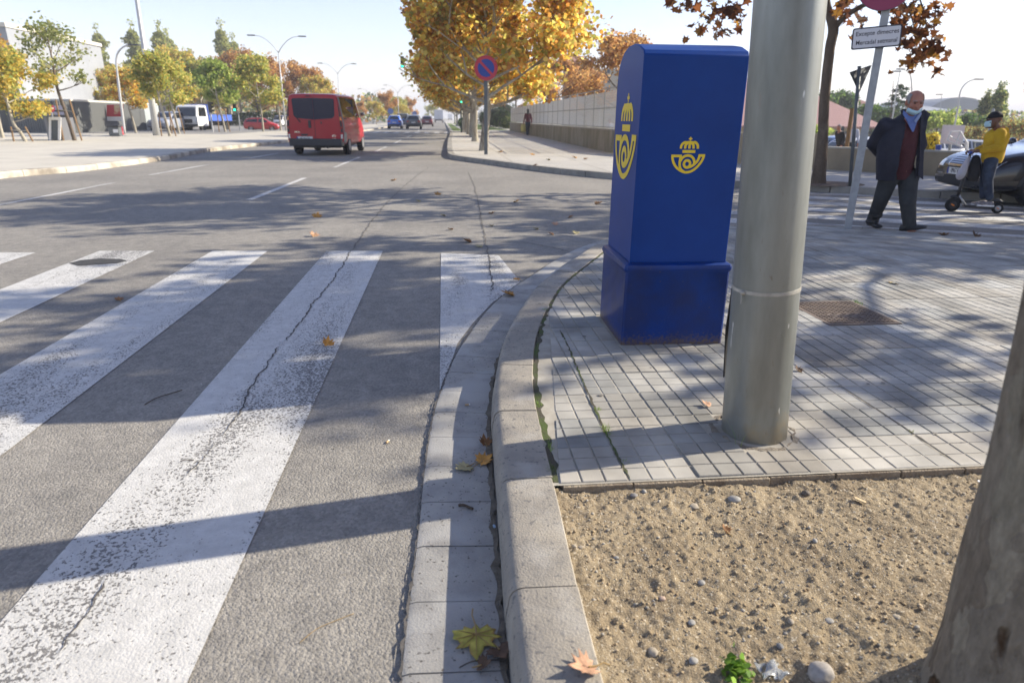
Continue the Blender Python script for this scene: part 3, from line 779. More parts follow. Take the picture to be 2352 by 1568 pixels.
def m_plane_bark(name):
    """flaking plates: pale new bark, grey old plates, dark knots, fine vertical fissures"""
    m = bpy.data.materials.new(name); m.use_nodes = True; nt = m.node_tree; b = nt.nodes['Principled BSDF']; L = nt.links.new
    tc = N(nt, 'ShaderNodeTexCoord'); mp = N(nt, 'ShaderNodeMapping'); mp.inputs['Scale'].default_value = (1, 1, .55); L(tc.outputs['Object'], mp.inputs[0]); P = mp.outputs[0]
    wz = N(nt, 'ShaderNodeTexNoise', i_Scale=14.0, i_Detail=4.0); L(P, wz.inputs['Vector'])
    wv = N(nt, 'ShaderNodeVectorMath', operation='MULTIPLY_ADD'); L(wz.outputs['Color'], wv.inputs[0]); wv.inputs[1].default_value = (.26, .26, .26); L(P, wv.inputs[2])
    vo = N(nt, 'ShaderNodeTexVoronoi', i_Scale=8.5); L(wv.outputs[0], vo.inputs['Vector']); ve = N(nt, 'ShaderNodeTexVoronoi', i_Scale=8.5, feature='DISTANCE_TO_EDGE'); L(wv.outputs[0], ve.inputs['Vector'])
    cr = N(nt, 'ShaderNodeValToRGB'); e = cr.color_ramp; cols = [(0.0, (0.17, 0.14, 0.105)), (.25, (0.31, 0.265, 0.205)), (.5, (0.22, 0.19, 0.15)), (.75, (0.38, 0.335, 0.26)), (1.0, (0.26, 0.24, 0.18))]
    while len(e.elements) < len(cols): e.elements.new(.5)
    for q, (p, c) in enumerate(cols): e.elements[q].position = p; e.elements[q].color = (*c, 1)
    L(vo.outputs['Color'], cr.inputs[0])
    kn = N(nt, 'ShaderNodeTexNoise', i_Scale=5.5, i_Detail=6.0, i_Distortion=.8); L(P, kn.inputs['Vector']); kr = N(nt, 'ShaderNodeMapRange', i_1=.57, i_2=.62); L(kn.outputs[0], kr.inputs[0])
    m1 = N(nt, 'ShaderNodeMix', data_type='RGBA'); L(kr.outputs[0], m1.inputs[0]); L(cr.outputs[0], m1.inputs[6]); m1.inputs[7].default_value = (.10, .062, .036, 1)
    mf = N(nt, 'ShaderNodeMapping'); mf.inputs['Scale'].default_value = (1, 1, .4); L(tc.outputs['Object'], mf.inputs[0]); fn = N(nt, 'ShaderNodeTexNoise', i_Scale=42.0, i_Detail=8.0, i_Roughness=.7); L(mf.outputs[0], fn.inputs['Vector'])
    fr = N(nt, 'ShaderNodeMapRange', i_1=.30, i_2=.70, i_3=.60, i_4=1.22); L(fn.outputs[0], fr.inputs[0])
    s = N(nt, 'ShaderNodeVectorMath', operation='SCALE'); L(m1.outputs[2], s.inputs[0]); L(fr.outputs[0], s.inputs['Scale']); L(s.outputs[0], b.inputs['Base Color'])
    er = N(nt, 'ShaderNodeMapRange', i_1=0, i_2=.12, i_4=.22); L(ve.outputs[0], er.inputs[0]); sc_ = N(nt, 'ShaderNodeSeparateColor'); L(vo.outputs['Color'], sc_.inputs[0])
    a = N(nt, 'ShaderNodeMath', operation='MULTIPLY_ADD', i_1=.5); L(sc_.outputs[0], a.inputs[0]); L(er.outputs[0], a.inputs[2]); a2 = N(nt, 'ShaderNodeMath', operation='MULTIPLY_ADD', i_1=1.3); L(fn.outputs[0], a2.inputs[0]); L(a.outputs[0], a2.inputs[2])
    a3 = N(nt, 'ShaderNodeMath', operation='MULTIPLY_ADD', i_1=-1.2); L(kr.outputs[0], a3.inputs[0]); L(a2.outputs[0], a3.inputs[2])
    bp = N(nt, 'ShaderNodeBump', i_Strength=1.0, i_Distance=.016); L(a3.outputs[0], bp.inputs['Height']); L(bp.outputs[0], b.inputs['Normal']); b.inputs['Roughness'].default_value = .92; b.inputs['Specular IOR Level'].default_value = .2
    return m
M_bark = m_plane_bark('plane_bark')
M_bark_far = m_bark('plane_bark_pale', [(0.35, (0.17, 0.14, 0.11)), (0.46, (0.33, 0.30, 0.24)), (0.6, (0.42, 0.39, 0.32)), (0.7, (0.30, 0.27, 0.20))], 3.0, bump=0.4)
M_bark_dark = m_bark('brown_bark', [(0.35, (0.075, 0.055, 0.04)), (0.5, (0.13, 0.10, 0.075)), (0.7, (0.18, 0.145, 0.11))], 4.0, bump=0.6)
def trunk_mesh(path, rads, seg=24, flare=0.0, lump=0.06, seed=0, name='trunk'):
    """one continuous, slightly lumpy tapering surface"""
    P = catmull(path, 8); n = len(P); rs = []
    rr_ = np.interp(np.linspace(0, len(path) - 1, n), range(len(path)), rads)
    for i, p in enumerate(P):
        t = (P[min(i + 1, n - 1)] - P[max(i - 1, 0)]).normalized(); a = t.cross(Vector((0, 1, 0))).normalized(); b = a.cross(t).normalized()
        ring = []
        for j in range(seg):
            q = 2 * math.pi * j / seg
            l = 1 + lump * (float(vnoise(np.array([3 * math.cos(q) + 9]), np.array([3 * math.sin(q) + p.z * 4 + 9]), seed)[0]) - .5) * 2
            fl_ = 1 + flare * max(0, 1 - i / n * 5) ** 2 * (0.6 + 0.4 * math.cos(5 * q + 1))
            ring.append(p + (a * math.cos(q) + b * math.sin(q)) * rr_[i] * l * fl_)
        rs.append(ring)
    mb = MB(); mb.rings(rs); return mb

# ================================================================== TREES
M_leaf = m_tint('leaf_surface', rough=0.6, translucent=0.66, spec=0.25, var=0.0)
GOLD = [(0.78, 0.52, 0.09), (0.84, 0.64, 0.13), (0.70, 0.55, 0.12), (0.52, 0.48, 0.11), (0.60, 0.30, 0.07), (0.42, 0.21, 0.07), (0.80, 0.42, 0.07), (0.44, 0.46, 0.12), (0.86, 0.72, 0.26), (0.74, 0.40, 0.10), (0.62, 0.56, 0.16)]
BROWN = [(0.13, 0.05, 0.022), (0.17, 0.065, 0.025), (0.10, 0.045, 0.025), (0.24, 0.10, 0.03), (0.34, 0.18, 0.04), (0.08, 0.038, 0.025)]
ORANGE = [(0.56, 0.30, 0.09), (0.46, 0.24, 0.09), (0.62, 0.38, 0.12), (0.40, 0.20, 0.09), (0.64, 0.42, 0.16)]
YGREEN = [(0.60, 0.54, 0.12), (0.48, 0.50, 0.12), (0.36, 0.42, 0.10), (0.66, 0.52, 0.13), (0.28, 0.34, 0.09), (0.70, 0.60, 0.20)]
OLIVE = [(0.30, 0.33, 0.12), (0.38, 0.40, 0.15), (0.22, 0.26, 0.09), (0.46, 0.44, 0.18)]
GREEN = [(0.05, 0.10, 0.03), (0.08, 0.14, 0.035), (0.11, 0.17, 0.04), (0.04, 0.08, 0.03)]
DARKG = [(0.025, 0.05, 0.022), (0.035, 0.065, 0.025), (0.05, 0.08, 0.03)]
LIME = [(0.32, 0.43, 0.09), (0.40, 0.48, 0.12), (0.25, 0.34, 0.08), (0.50, 0.52, 0.16)]

LEAF5 = np.array([(0, -0.45), (0.16, -0.30), (0.50, -0.34), (0.30, -0.06), (0.52, 0.16), (0.20, 0.14), (0, 0.55), (-0.20, 0.14), (-0.52, 0.16), (-0.30, -0.06), (-0.50, -0.34), (-0.16, -0.30)], float)
LEAF4 = np.array([(0, -0.5), (0.42, 0.02), (0, 0.5), (-0.42, 0.02)], float)
LEAF6 = np.array([(0, -0.5), (0.38, -0.22), (0.46, 0.15), (0, 0.5), (-0.46, 0.15), (-0.38, -0.22)], float)
def leaf_mesh(name, P, size, cols, shape, seed, wts=None, droop=0.35, tintvar=0.25):
    """P (n,3) positions -> a mesh of n separate leaves"""
    rs = np.random.RandomState(seed); n = len(P); k = len(shape)
    nrm = rs.randn(n, 3); nrm[:, 2] = np.abs(nrm[:, 2]) * 0.9 + 0.15; nrm /= np.linalg.norm(nrm, axis=1)[:, None]
    a = rs.randn(n, 3); a[:, 2] -= droop; u = np.cross(nrm, a); u /= np.linalg.norm(u, axis=1)[:, None] + 1e-9; v = np.cross(nrm, u)
    s = size * rs.uniform(0.65, 1.25, n)
    V = P[:, None, :] + (u[:, None, :] * shape[None, :, 0, None] + v[:, None, :] * shape[None, :, 1, None]) * s[:, None, None]
    V = V + nrm[:, None, :] * (np.abs(shape[None, :, 0, None]) * rs.uniform(-.25, .45, (n, 1, 1))) * s[:, None, None]
    ci = rs.choice(len(cols), n, p=wts) if wts is not None else rs.randint(0, len(cols), n)
    C = np.array(cols)[ci] * rs.uniform(1 - tintvar, 1 + tintvar, n)[:, None]
    return fast_polys(name, V.reshape(-1, 3), k, np.repeat(C, k, 0).astype(np.float32))
def crown_points(n, tips, spread, seed, fill=0.0, box=None):
    rs = np.random.RandomState(seed); T = np.array([t[:3] for t in tips]); w = np.array([t[3] if len(t) > 3 else 1.0 for t in tips]); 
    i = rs.choice(len(T), n, p=(w ** 2) / (w ** 2).sum())
    d = rs.randn(n, 3); d /= np.linalg.norm(d, axis=1)[:, None]; r = rs.rand(n) ** 0.55
    return T[i] + d * (r * spread * w[i])[:, None] * np.array([1.1, 1.1, 0.8])
def branch(mb, p, d, L, r, depth, rnd, tips, seg=6, up=0.15, spreadang=0.6, nsub=3, minr=0.008, shrink=0.68):
    """a limb that bends and divides; leaves sit round its ends"""
    pts = [p.copy()]; dd = d.normalized(); q = p.copy()
    for i in range(4):
        dd = (dd + Vector((rnd.uniform(-.16, .16), rnd.uniform(-.16, .16), rnd.uniform(-.05, .10) + up * 0.25))).normalized()
        q = q + dd * L / 4; pts.append(q.copy())
    mb.tube(pts, [r, r * .88, r * .76, r * .66, r * .52], seg, cap=False)
    if depth <= 0:
        tips.append((*q, 1.0)); tips.append((*pts[3], 0.8)); tips.append((*pts[2], 0.6)); return
    for k in range(nsub):
        a = rnd.uniform(0, 6.28); t = Vector((math.cos(a), math.sin(a), rnd.uniform(-.3, .6))).normalized()
        nd = (dd * (1 - spreadang * .5) + t * spreadang).normalized()
        s = pts[4] if k == 0 else pts[rnd.choice([2, 3, 4])]
        branch(mb, s, nd, L * shrink * rnd.uniform(.8, 1.15), max(minr, r * .55), depth - 1, rnd, tips, max(4, seg - 1), up, spreadang, nsub, minr, shrink)
def make_tree(name, label, trunk_h, crown_h, crown_r, n_leaf, leaf, cols, seed, bark, wts=None, r0=0.13, shape=LEAF4, depth=2, limbs=7, lean=0.0, spread=0.55, group=None, cat='tree', narrow=1.0, leaf_mat=None, clipx=-99):
    rnd = random.Random(seed)
    root = empty(name, (0, 0, 0), 0, label, cat, group)
    top = trunk_h + crown_h * 0.72
    path = [Vector((0, 0, -0.1)), Vector((lean * .5, 0.02, trunk_h * .5)), Vector((lean, -0.02, trunk_h)), Vector((lean * 1.2 + rnd.uniform(-.15, .15), rnd.uniform(-.15, .15), (trunk_h + top) / 2)), Vector((lean, 0, top))]
    mb = trunk_mesh(path, [r0 * 1.15, r0 * .95, r0 * .82, r0 * .5, r0 * .16], 14, flare=0.25, seed=seed % 7)
    tips = []
    for i in range(limbs):
        f = (i + 0.3) / limbs; z = trunk_h * .92 + (top - trunk_h) * f * 0.95
        a = i * 2.4 + rnd.uniform(-.4, .4)
        el = 0.15 + 0.75 * f + (narrow < 1) * 0.9
        prof = math.sin(math.pi * min(1, 0.28 + 0.66 * f)) ** 0.8
        L = crown_r * prof * 0.62 * rnd.uniform(.85, 1.12)
        d = Vector((math.cos(a) * math.cos(el), math.sin(a) * math.cos(el), math.sin(el)))
        branch(mb, Vector((lean, 0, z)), d, L, r0 * .42 * (1.15 - f * .6), depth, rnd, tips, 6, up=0.12, nsub=3)
    tips.append((lean, 0, top + crown_h * .12, 1.0)); tips.append((lean, 0, top, 1.2))
    if narrow < 1:
        for k in range(26): f = .25 + .78 * k / 26; tips.append((lean + rnd.uniform(-.35, .35) * (1.15 - f), rnd.uniform(-.35, .35) * (1.15 - f), trunk_h + (top - trunk_h) * f * 1.12, 1.05 - .35 * f))
    mb.build('trunk', bark, root, smooth=True)
    P = crown_points(n_leaf, tips, spread, seed)
    P = P[P[:, 0] > clipx - .9 * vnoise(P[:, 2] * 1.7 + 9, P[:, 1] * 1.7 + 30, 5) + .25 * np.maximum(0, P[:, 2] - 4) * -1]
    me = leaf_mesh('crown', P, leaf, cols, shape, seed + 1, wts)
    link_mesh('crown', me, leaf_mat or M_leaf, root)
    return root

# foreground plane tree, only its trunk in the frame
fg = empty('plane_tree', (0, 0, 0), 0, 'flaking plane tree trunk rising from the sandy pit at the right edge', 'tree')
fgp = [(1.185, .90, .02), (1.180, .905, .30), (1.168, .915, .70), (1.128, .92, 1.11), (1.09, .935, 1.7), (1.12, 1.0, 2.5), (1.28, 1.05, 3.2)]
mb = trunk_mesh(fgp, [.195, .178, .166, .158, .152, .145, .12], 72, flare=.30, lump=.05, seed=3)
tips = []; rnd = random.Random(77)
for i in range(6):
    a = i * 1.05 + .3; branch(mb, Vector((1.3, 1.1, 3.0 + .1 * i)), Vector((math.cos(a), math.sin(a), .9)), 1.5, .07, 1, rnd, tips, 6)
mb.build('trunk', M_bark, fg, smooth=True)
link_mesh('crown', leaf_mesh('crown', crown_points(1500, tips, .6, 5), .15, GOLD, LEAF6, 6), M_leaf, fg)

# golden avenue on the far pavement
t1 = make_tree('plane_tree', 'nearest golden plane tree of the avenue, its trunk just behind the round no parking sign', 1.6, 5.0, 3.3, 27000, 0.17, GOLD, 21, M_bark_far, r0=0.15, shape=LEAF6, depth=2, limbs=18, spread=0.76, lean=.16, clipx=-1.9, group='golden plane trees along the avenue')
p = G(1110, 346, .13); put(t1, (p.x, p.y, 0.13), 0)
t2 = make_tree('plane_tree', 'golden plane tree, second of the avenue row', 1.55, 4.9, 3.0, 28000, 0.18, GOLD, 33, M_bark_far, r0=0.16, shape=LEAF4, depth=2, limbs=14, spread=0.85, group='golden plane trees along the avenue')
p = G(1091, 325, .13); put(t2, (p.x, p.y, 0.13), 1.9)
lab = ['golden plane tree, third of the avenue row, between its neighbours', 'golden plane tree, fourth of the avenue row near the green signal post', 'golden plane tree, fifth of the avenue row just past the signal post',
       'golden plane tree, sixth of the avenue row far along the pavement', 'golden plane tree, seventh of the avenue row far along the pavement', 'farthest golden plane tree closing the avenue row', 'golden plane tree, eighth of the avenue row by the far lawn']
for i, (px_, py_, rz) in enumerate([(1084, 314, 3), (1076, 308.5, 4.4), (1071, 305, 1), (1066, 301.5, 2.2), (1060, 296, .3), (1045, 284, 5), (1050, 289, 3.6)]):
    c = copy_tree(t2); p = G(px_, py_, .13); put(c, (p.x, p.y, 0.13), rz, 1.0, label=lab[i])
# orange tree behind the fence, right of the avenue
t3 = make_tree('autumn_tree', 'russet tree standing behind the mesh fence to the left of the mailbox top', 1.6, 5.4, 3.0, 8000, 0.22, ORANGE, 45, M_bark_dark, r0=.16, limbs=10, group='trees behind the mesh fence', spread=.7)
p = A(1425, 240, 48); put(t3, (p.x, p.y, 0.1), 0)
for i, (px_, Y, rz, s, lb) in enumerate([(1268, 62, 2, .95, 'russet tree behind the fence under the golden avenue crown'), (1345, 80, 4, 1.05, 'distant russet tree beside the balconied flats'), (1185, 84, 1, 1.0, 'russet tree standing over the dark hedge by the lawn'), (1500, 66, 5, .95, 'russet tree hidden partly behind the blue mailbox')]):
    c = copy_tree(t3); p = A(px_, 270, Y); put(c, (p.x, p.y, 0), rz, s, label=lb)

# brown plane tree on the far kerb of the side street
bt = empty('plane_tree', (0, 0, 0), 0, 'brown leaved plane tree with a bare dark trunk beside the give way sign', 'tree')
b0 = G(1880, 421, .13)
Yb = b0.y
tp = [G(1878, 424, .10), A(1889, 330, Yb), A(1893, 240, Yb), A(1905, 120, Yb), A(1914, 65, Yb), A(1898, 5, Yb), A(1890, -120, Yb), A(1900, -300, Yb)]
mb = trunk_mesh(tp, [.125, .10, .092, .088, .09, .07, .06, .04], 16, flare=.3, lump=.05, seed=2)
def limb(pts, r0_, r1_):
    P = catmull(pts, 5); mb.tube(P, list(np.linspace(r0_, r1_, len(P))), 7, cap=False)
limb([A(1912, 70, Yb), A(1940, 40, Yb - .1), A(1985, 12, Yb - .3), A(2060, -15, Yb - .5), A(2140, -30, Yb - .8)], .06, .02)
limb([A(1897, 10, Yb), A(1850, -30, Yb + .3), A(1750, -60, Yb + .4), A(1640, -50, Yb + .4)], .055, .015)
limb([A(2060, -15, Yb - .5), A(2090, 30, Yb - .6), A(2105, 90, Yb - .6)], .018, .007)
limb([A(2090, -60, Yb - .5), A(2120, 20, Yb - .9), A(2130, 70, Yb - .9)], .018, .006)
limb([A(1700, -60, Yb + .4), A(1670, 10, Yb + .3), A(1650, 50, Yb + .3)], .014, .005)
tips = []; rnd = random.Random(9)
for i in range(11):
    a = i * 2.4; f = i / 11
    branch(mb, A(1895, -60 - 20 * i, Yb), Vector((math.cos(a), math.sin(a), .35 + .5 * f)), 1.7 - .6 * f, .06, 2, rnd, tips, 6)
mb.build('trunk', M_bark_dark, bt, smooth=True)
rs = np.random.RandomState(31); pts = []
# hanging sprays seen against the sky: (px, py, spread px, leaves)
for (cx, cy, sx, sy, n) in [(2080, 25, 45, 30, 60), (2100, 80, 38, 34, 78), (2125, 120, 30, 22, 50), (2060, 60, 22, 26, 26), (2145, 105, 26, 26, 30), (2090, 148, 26, 14, 16), (2120, 40, 40, 25, 40), (2180, 118, 4, 4, 2),
                            (2048, 165, 4, 3, 1), (1945, 15, 26, 18, 22), (1975, 50, 18, 14, 12), (1925, 45, 14, 22, 9), (1990, 90, 8, 8, 3), (1880, 110, 4, 6, 3), (1955, 85, 6, 5, 2), (1862, 5, 10, 12, 6),
                            (1600, 10, 40, 14, 20), (1640, 38, 36, 20, 26), (1680, 20, 30, 16, 26), (1610, 65, 18, 16, 11), (1660, 75, 14, 14, 9), (1570, 20, 14, 10, 5), (1700, 50, 12, 20, 8), (1575, 92, 6, 5, 2), (1535, 4, 18, 6, 5), (2150, 165, 12, 8, 5), (2160, 30, 18, 18, 12)]:
    for k in range(int(n)):
        p = A(cx + rs.randn() * sx * .62, cy + rs.randn() * sy * .62, Yb + rs.uniform(-1.1, .5)); pts.append(p[:])
P1 = np.array(pts); P2 = crown_points(6000, tips, .62, 12)
P2 = P2[P2[:, 2] > 4.6]
link_mesh('crown', leaf_mesh('crown', np.concatenate([P1, P2]), .165, BROWN, LEAF5, 8, droop=.8), M_leaf, bt)

# trees outside the frame to the right: they throw the dappled shade on the road
st = make_tree('plane_tree', 'plane tree on the corner pavement beyond the right edge of the view', 2.6, 4.6, 3.1, 3600, .18, BROWN, 51, M_bark, r0=.15, shape=LEAF6, depth=2, limbs=12, spread=.62, group='street trees beyond the right edge')
put(st, (9.9, 7.1, .12), 0, 0.95)
c = copy_tree(st); put(c, (15.2, 10.3, .12), 2.0, 1.05); c = copy_tree(st); put(c, (14.0, 7.6, .12), 4.0, 0.9)
c = copy_tree(st); put(c, (20.5, 15.5, .12), 1.2, 1.15)
p = A(2330, 150, 9.0)
# leaves of the next tree reaching into the top right of the view
sp = []
for (cx, cy, sx, n) in [(2348, 190, 7, 6), (2338, 178, 4, 2), (2352, 205, 5, 3)]:
    for k in range(n): sp.append(A(cx + rs.randn() * sx, cy + rs.randn() * sx, 9.5 + rs.uniform(-.3, .3))[:])
q0 = A(2346, 190, 9.5)
mb = MB(); mb.tube(catmull([q0, q0 + Vector((.5, -.2, .5)), Vector((9.75, 6.6, 3.4)), Vector((9.9, 7.1, 4.0))], 6), [.008] * 8 + [.02] * 6 + [.035] * 5, 6)
tw = mb.build('low_bough', M_bark, st, smooth=True); tw.matrix_parent_inverse = Matrix.Translation((-9.9, -7.1, -.12))
tl = link_mesh('bough_leaves', leaf_mesh('bough_leaves', np.array(sp), .14, BROWN, LEAF5, 3), M_leaf, tw)
tl.matrix_parent_inverse = Matrix.Translation((0, 0, 0))

# ================================================================== FAR CORNER, PAVEMENTS, WALLS
M_pav2 = bpy.data.materials.new('paving_far'); M_pav2.use_nodes = True
def _pav2(m):
    nt = m.node_tree; b = nt.nodes['Principled BSDF']; L = nt.links.new
    tc = N(nt, 'ShaderNodeTexCoord'); br = N(nt, 'ShaderNodeTexBrick', offset=0.0, squash=1.0)
    br.inputs['Color1'].default_value = (0.50, 0.475, 0.42, 1); br.inputs['Color2'].default_value = (0.46, 0.435, 0.385, 1); br.inputs['Mortar'].default_value = (0.32, 0.30, 0.27, 1)
    br.inputs['Scale'].default_value = 1.0; br.inputs['Mortar Size'].default_value = 0.006; br.inputs['Brick Width'].default_value = PT; br.inputs['Row Height'].default_value = PT
    L(tc.outputs['Object'], br.inputs['Vector'])
    b2 = N(nt, 'ShaderNodeTexBrick', offset=0.0); b2.inputs['Color1'].default_value = (1, 1, 1, 1); b2.inputs['Color2'].default_value = (0.90, 0.90, 0.90, 1); b2.inputs['Mortar'].default_value = (0.62, 0.6, 0.56, 1)
    b2.inputs['Scale'].default_value = 1.0; b2.inputs['Mortar Size'].default_value = 0.018; b2.inputs['Brick Width'].default_value = 1.96; b2.inputs['Row Height'].default_value = 1.96
    L(tc.outputs['Object'], b2.inputs['Vector'])
    n = N(nt, 'ShaderNodeTexNoise', i_Scale=0.9, i_Detail=7.0); L(tc.outputs['Object'], n.inputs['Vector'])
    r = N(nt, 'ShaderNodeMapRange', i_1=0.3, i_2=0.7, i_3=0.86, i_4=1.08); L(n.outputs[0], r.inputs[0])
    mu = N(nt, 'ShaderNodeMix', data_type='RGBA', blend_type='MULTIPLY', i_0=1.0); L(br.outputs[0], mu.inputs[6]); L(b2.outputs[0], mu.inputs[7])
    s = N(nt, 'ShaderNodeVectorMath', operation='SCALE'); L(mu.outputs[2], s.inputs[0]); L(r.outputs[0], s.inputs['Scale']); L(s.outputs[0], b.inputs['Base Color'])
    b.inputs['Roughness'].default_value = 0.85
_pav2(M_pav2)
M_kfar = mat('kerb_far', (0.33, 0.31, 0.27), rough=0.9, col2=(0.20, 0.19, 0.17), vscale=2.5, detail=8)
# far corner
fk = catmull([(0.95, 420, 0), (0.93, 120, 0), (0.90, 64, 0), (0.55, 40, 0), (0.44, 31, 0), (0.40, 25.6, 0), (0.46, 23.2, 0), (0.80, 21.9, 0), (1.55, 20.2, 0), (2.6, 17.7, 0), (3.95, 15.4, 0),
              (5.5, 13.85, 0), (7.16, 12.56, 0), (9.22, 11.23, 0), (14, 8.4, 0), (30, -1.0, 0)], 8)[::-1]
KF = [(0.0, -0.05), (0.004, 0.8), (0.03, 1.0), (0.24, 1.0), (0.242, -0.05)]
def kerb_far(name, curve, m, seg=1.0):
    mb = MB(); cur = [p for p in curve]; rs_ = []
    for j, p in enumerate(cur):
        t = (cur[min(j + 1, len(cur) - 1)] - cur[max(j - 1, 0)]).normalized(); n = Vector((t.y, -t.x, 0))
        rs_.append([p + n * o + Vector((0, 0, h * .13)) for (o, h) in KF])
    mb.rings(rs_); tag(mb.build(name, m, angle=40), kind='structure')
fk2 = [p for p in fk if p.y < 200]
kerb_far('kerb', fk2, M_kfar) if False else None
mbk = MB()
def kerb_side(curve, side, m, seg=0.9, h=0.13, w=0.24):
    """kerb stones with open joints; side=+1: pavement lies to the right of travel"""
    mb = MB(); cur = resample(curve, 0.15); k = max(2, int(seg / 0.15)); i = 0
    while i < len(cur) - 1:
        part = cur[i:i + k + 1]
        if len(part) < 2: break
        part = [part[0].lerp(part[1], .05)] + part[1:-1] + [part[-1].lerp(part[-2], .05)]
        rs_ = []
        for j, p in enumerate(part):
            t = (part[min(j + 1, len(part) - 1)] - part[max(j - 1, 0)]).normalized(); n = Vector((t.y, -t.x, 0)) * side
            rs_.append([p + n * o + Vector((0, 0, hh)) for (o, hh) in ((0, -.02), (0.004, h * .8), (0.03, h + .003), (w, h + .003), (w, -.02))])
        mb.rings(rs_); i += k
    tag(mb.build('kerb', m), kind='structure')
kerb_side([p for p in fk if p.y < 110], -1, M_kfar)
fi = offset(fk, -0.22)
sheet('pavement', [(p.x, p.y) for p in fi] + [(7.4, 420), (7.0, 71), (6.2, 24.6), (9.49, 16.9), (11.5, 14.2), (30, 4.6)], 0.13, M_pav2)
fkl = [p for p in fk if 12 < p.y < 60]
# land behind the walls, park lawn beyond the pavement's end
M_grass = mat('grass', (0.10, 0.17, 0.03), rough=1, col2=(0.17, 0.21, 0.05), vscale=1.3, detail=9, bump=1, bscale=30, bdist=0.05)
sk = MB(); bl = [(60, -14.2), (13.7, 11.95), (9.9, 16.9), (9.5, 17.3), (6.35, 24.6), (7.12, 71), (7.3, 420)]
sk.add([(x, y, -0.01) for x, y in bl] + [(x, y, LOW) for x, y in bl], [(i, i + 1, 8 + i, 7 + i) for i in range(6)]); tag(sk.build('embankment', M_kfar), kind='structure')
sheet('lawn', [(2.6, 73), (6.85, 71.5), (7.3, 160), (2.3, 160)], 0.137, M_grass)
tp_ = G(1895, 422, .13)
sheet('tree_pit', [(tp_.x + .75 * math.cos(a), tp_.y + .62 * math.sin(a)) for a in [k * .3142 for k in range(20)]], .134, mat('pit_soil', (0.16, 0.11, 0.07), rough=1, var=.4, vscale=12))
for (x_, y_) in ((1018, 326.6), (1036, 327.5)):
    q_ = G(x_, y_); sheet('drain_cover', [(q_.x - .14, q_.y - .35), (q_.x + .14, q_.y - .35), (q_.x + .14, q_.y + .35), (q_.x - .14, q_.y + .35)], .005, M_crack)
sheet('lawn', [(0.98, 66), (1.9, 66), (1.9, 150), (1.05, 150)], 0.1345, M_grass)
M_wall = mat('garden_wall', (0.30, 0.265, 0.20), rough=0.95, col2=(0.19, 0.17, 0.11), vscale=1.8, detail=9, stretch=(1.2, 1.2, 0.35), lo=.38, hi=.6, bump=.4, bscale=14, bdist=.02)
M_wcap = mat('wall_cap', (0.40, 0.38, 0.33), rough=0.9, var=0.2, vscale=2)
M_wire = mat('fence_steel', (0.30, 0.31, 0.30), rough=0.5, metal=0.4)
# fence wall along the avenue
fw = empty('fence_wall', (0, 0, 0), 0, 'mossy low concrete wall topped by a tall mesh fence along the avenue pavement', 'wall')
wp, wq = Vector((6.15, 24.4, 0.13)), Vector((6.92, 70.5, 0.13))
wd = (wq - wp).normalized(); wn_ = Vector((wd.y, -wd.x, 0))
def along(mb, a, b, o0, o1, z0, z1):
    d = (b - a).normalized(); n = Vector((d.y, -d.x, 0))
    vs = [a + n * o0, b + n * o0, b + n * o1, a + n * o1]
    mb.add([(v.x, v.y, z0) for v in vs] + [(v.x, v.y, z1) for v in vs], [(0, 3, 2, 1), (4, 5, 6, 7), (0, 1, 5, 4), (1, 2, 6, 5), (2, 3, 7, 6), (3, 0, 4, 7)])
# the wall is built in bays so that its top can fall with the street
L_ = (wq - wp).length
mb = MB(); mc = MB()
for k in range(12):
    a, b = wp + wd * (L_ * k / 12 + .008), wp + wd * (L_ * (k + 1) / 12 - .008)
    along(mb, a, b, 0, .24, LOW, 0.93 - 0.003 * k)
    along(mc, a, b, -.015, .255, 0.931 - 0.003 * k, 0.985 - 0.003 * k)
mb.build('wall', M_wall, fw); mc.build('coping', M_wcap, fw)
FT_ = 2.42
mr = MB()
for z in (1.02, 1.72, FT_): mr.tube([wp + wn_ * .12 + Vector((0, 0, z - .13)), wq + wn_ * .12 + Vector((0, 0, z - .13))], .02, 6)
mr.build('rail', M_wire, fw)
for k in range(24):
    mpz = MB(); p = wp + wd * (L_ * k / 23.0) + wn_ * .12; mpz.tube([(p.x, p.y, .98), (p.x, p.y, FT_ - .0)], .024, 6); mpz.build('post', M_wire, fw)
# welded mesh: every wire is real
M_wires = mat('mesh_wire', (0.62, 0.62, 0.60), rough=.5, metal=.2)
mm = MB(); a_, b_ = wp + wn_ * .12, wq + wn_ * .12; nw = 900
for k in range(nw):
    p = a_.lerp(b_, k / (nw - 1)); h = .0034; mm.add([(p.x + x * h, p.y + y * h, z) for z in (1.0, FT_ - .13) for x, y in ((-1, -1), (1, -1), (1, 1), (-1, 1))], [(0, 1, 5, 4), (1, 2, 6, 5), (2, 3, 7, 6), (3, 0, 4, 7)])
for k in range(14):
    z = 1.02 + k * .098; mm.add([(p.x + x * .004, p.y, z + y * .004) for p in (a_, b_) for x, y in ((-1, -1), (1, -1), (1, 1), (-1, 1))], [(0, 1, 5, 4), (1, 2, 6, 5), (2, 3, 7, 6), (3, 0, 4, 7)])
mm.build('wire_mesh', M_wires, fw)
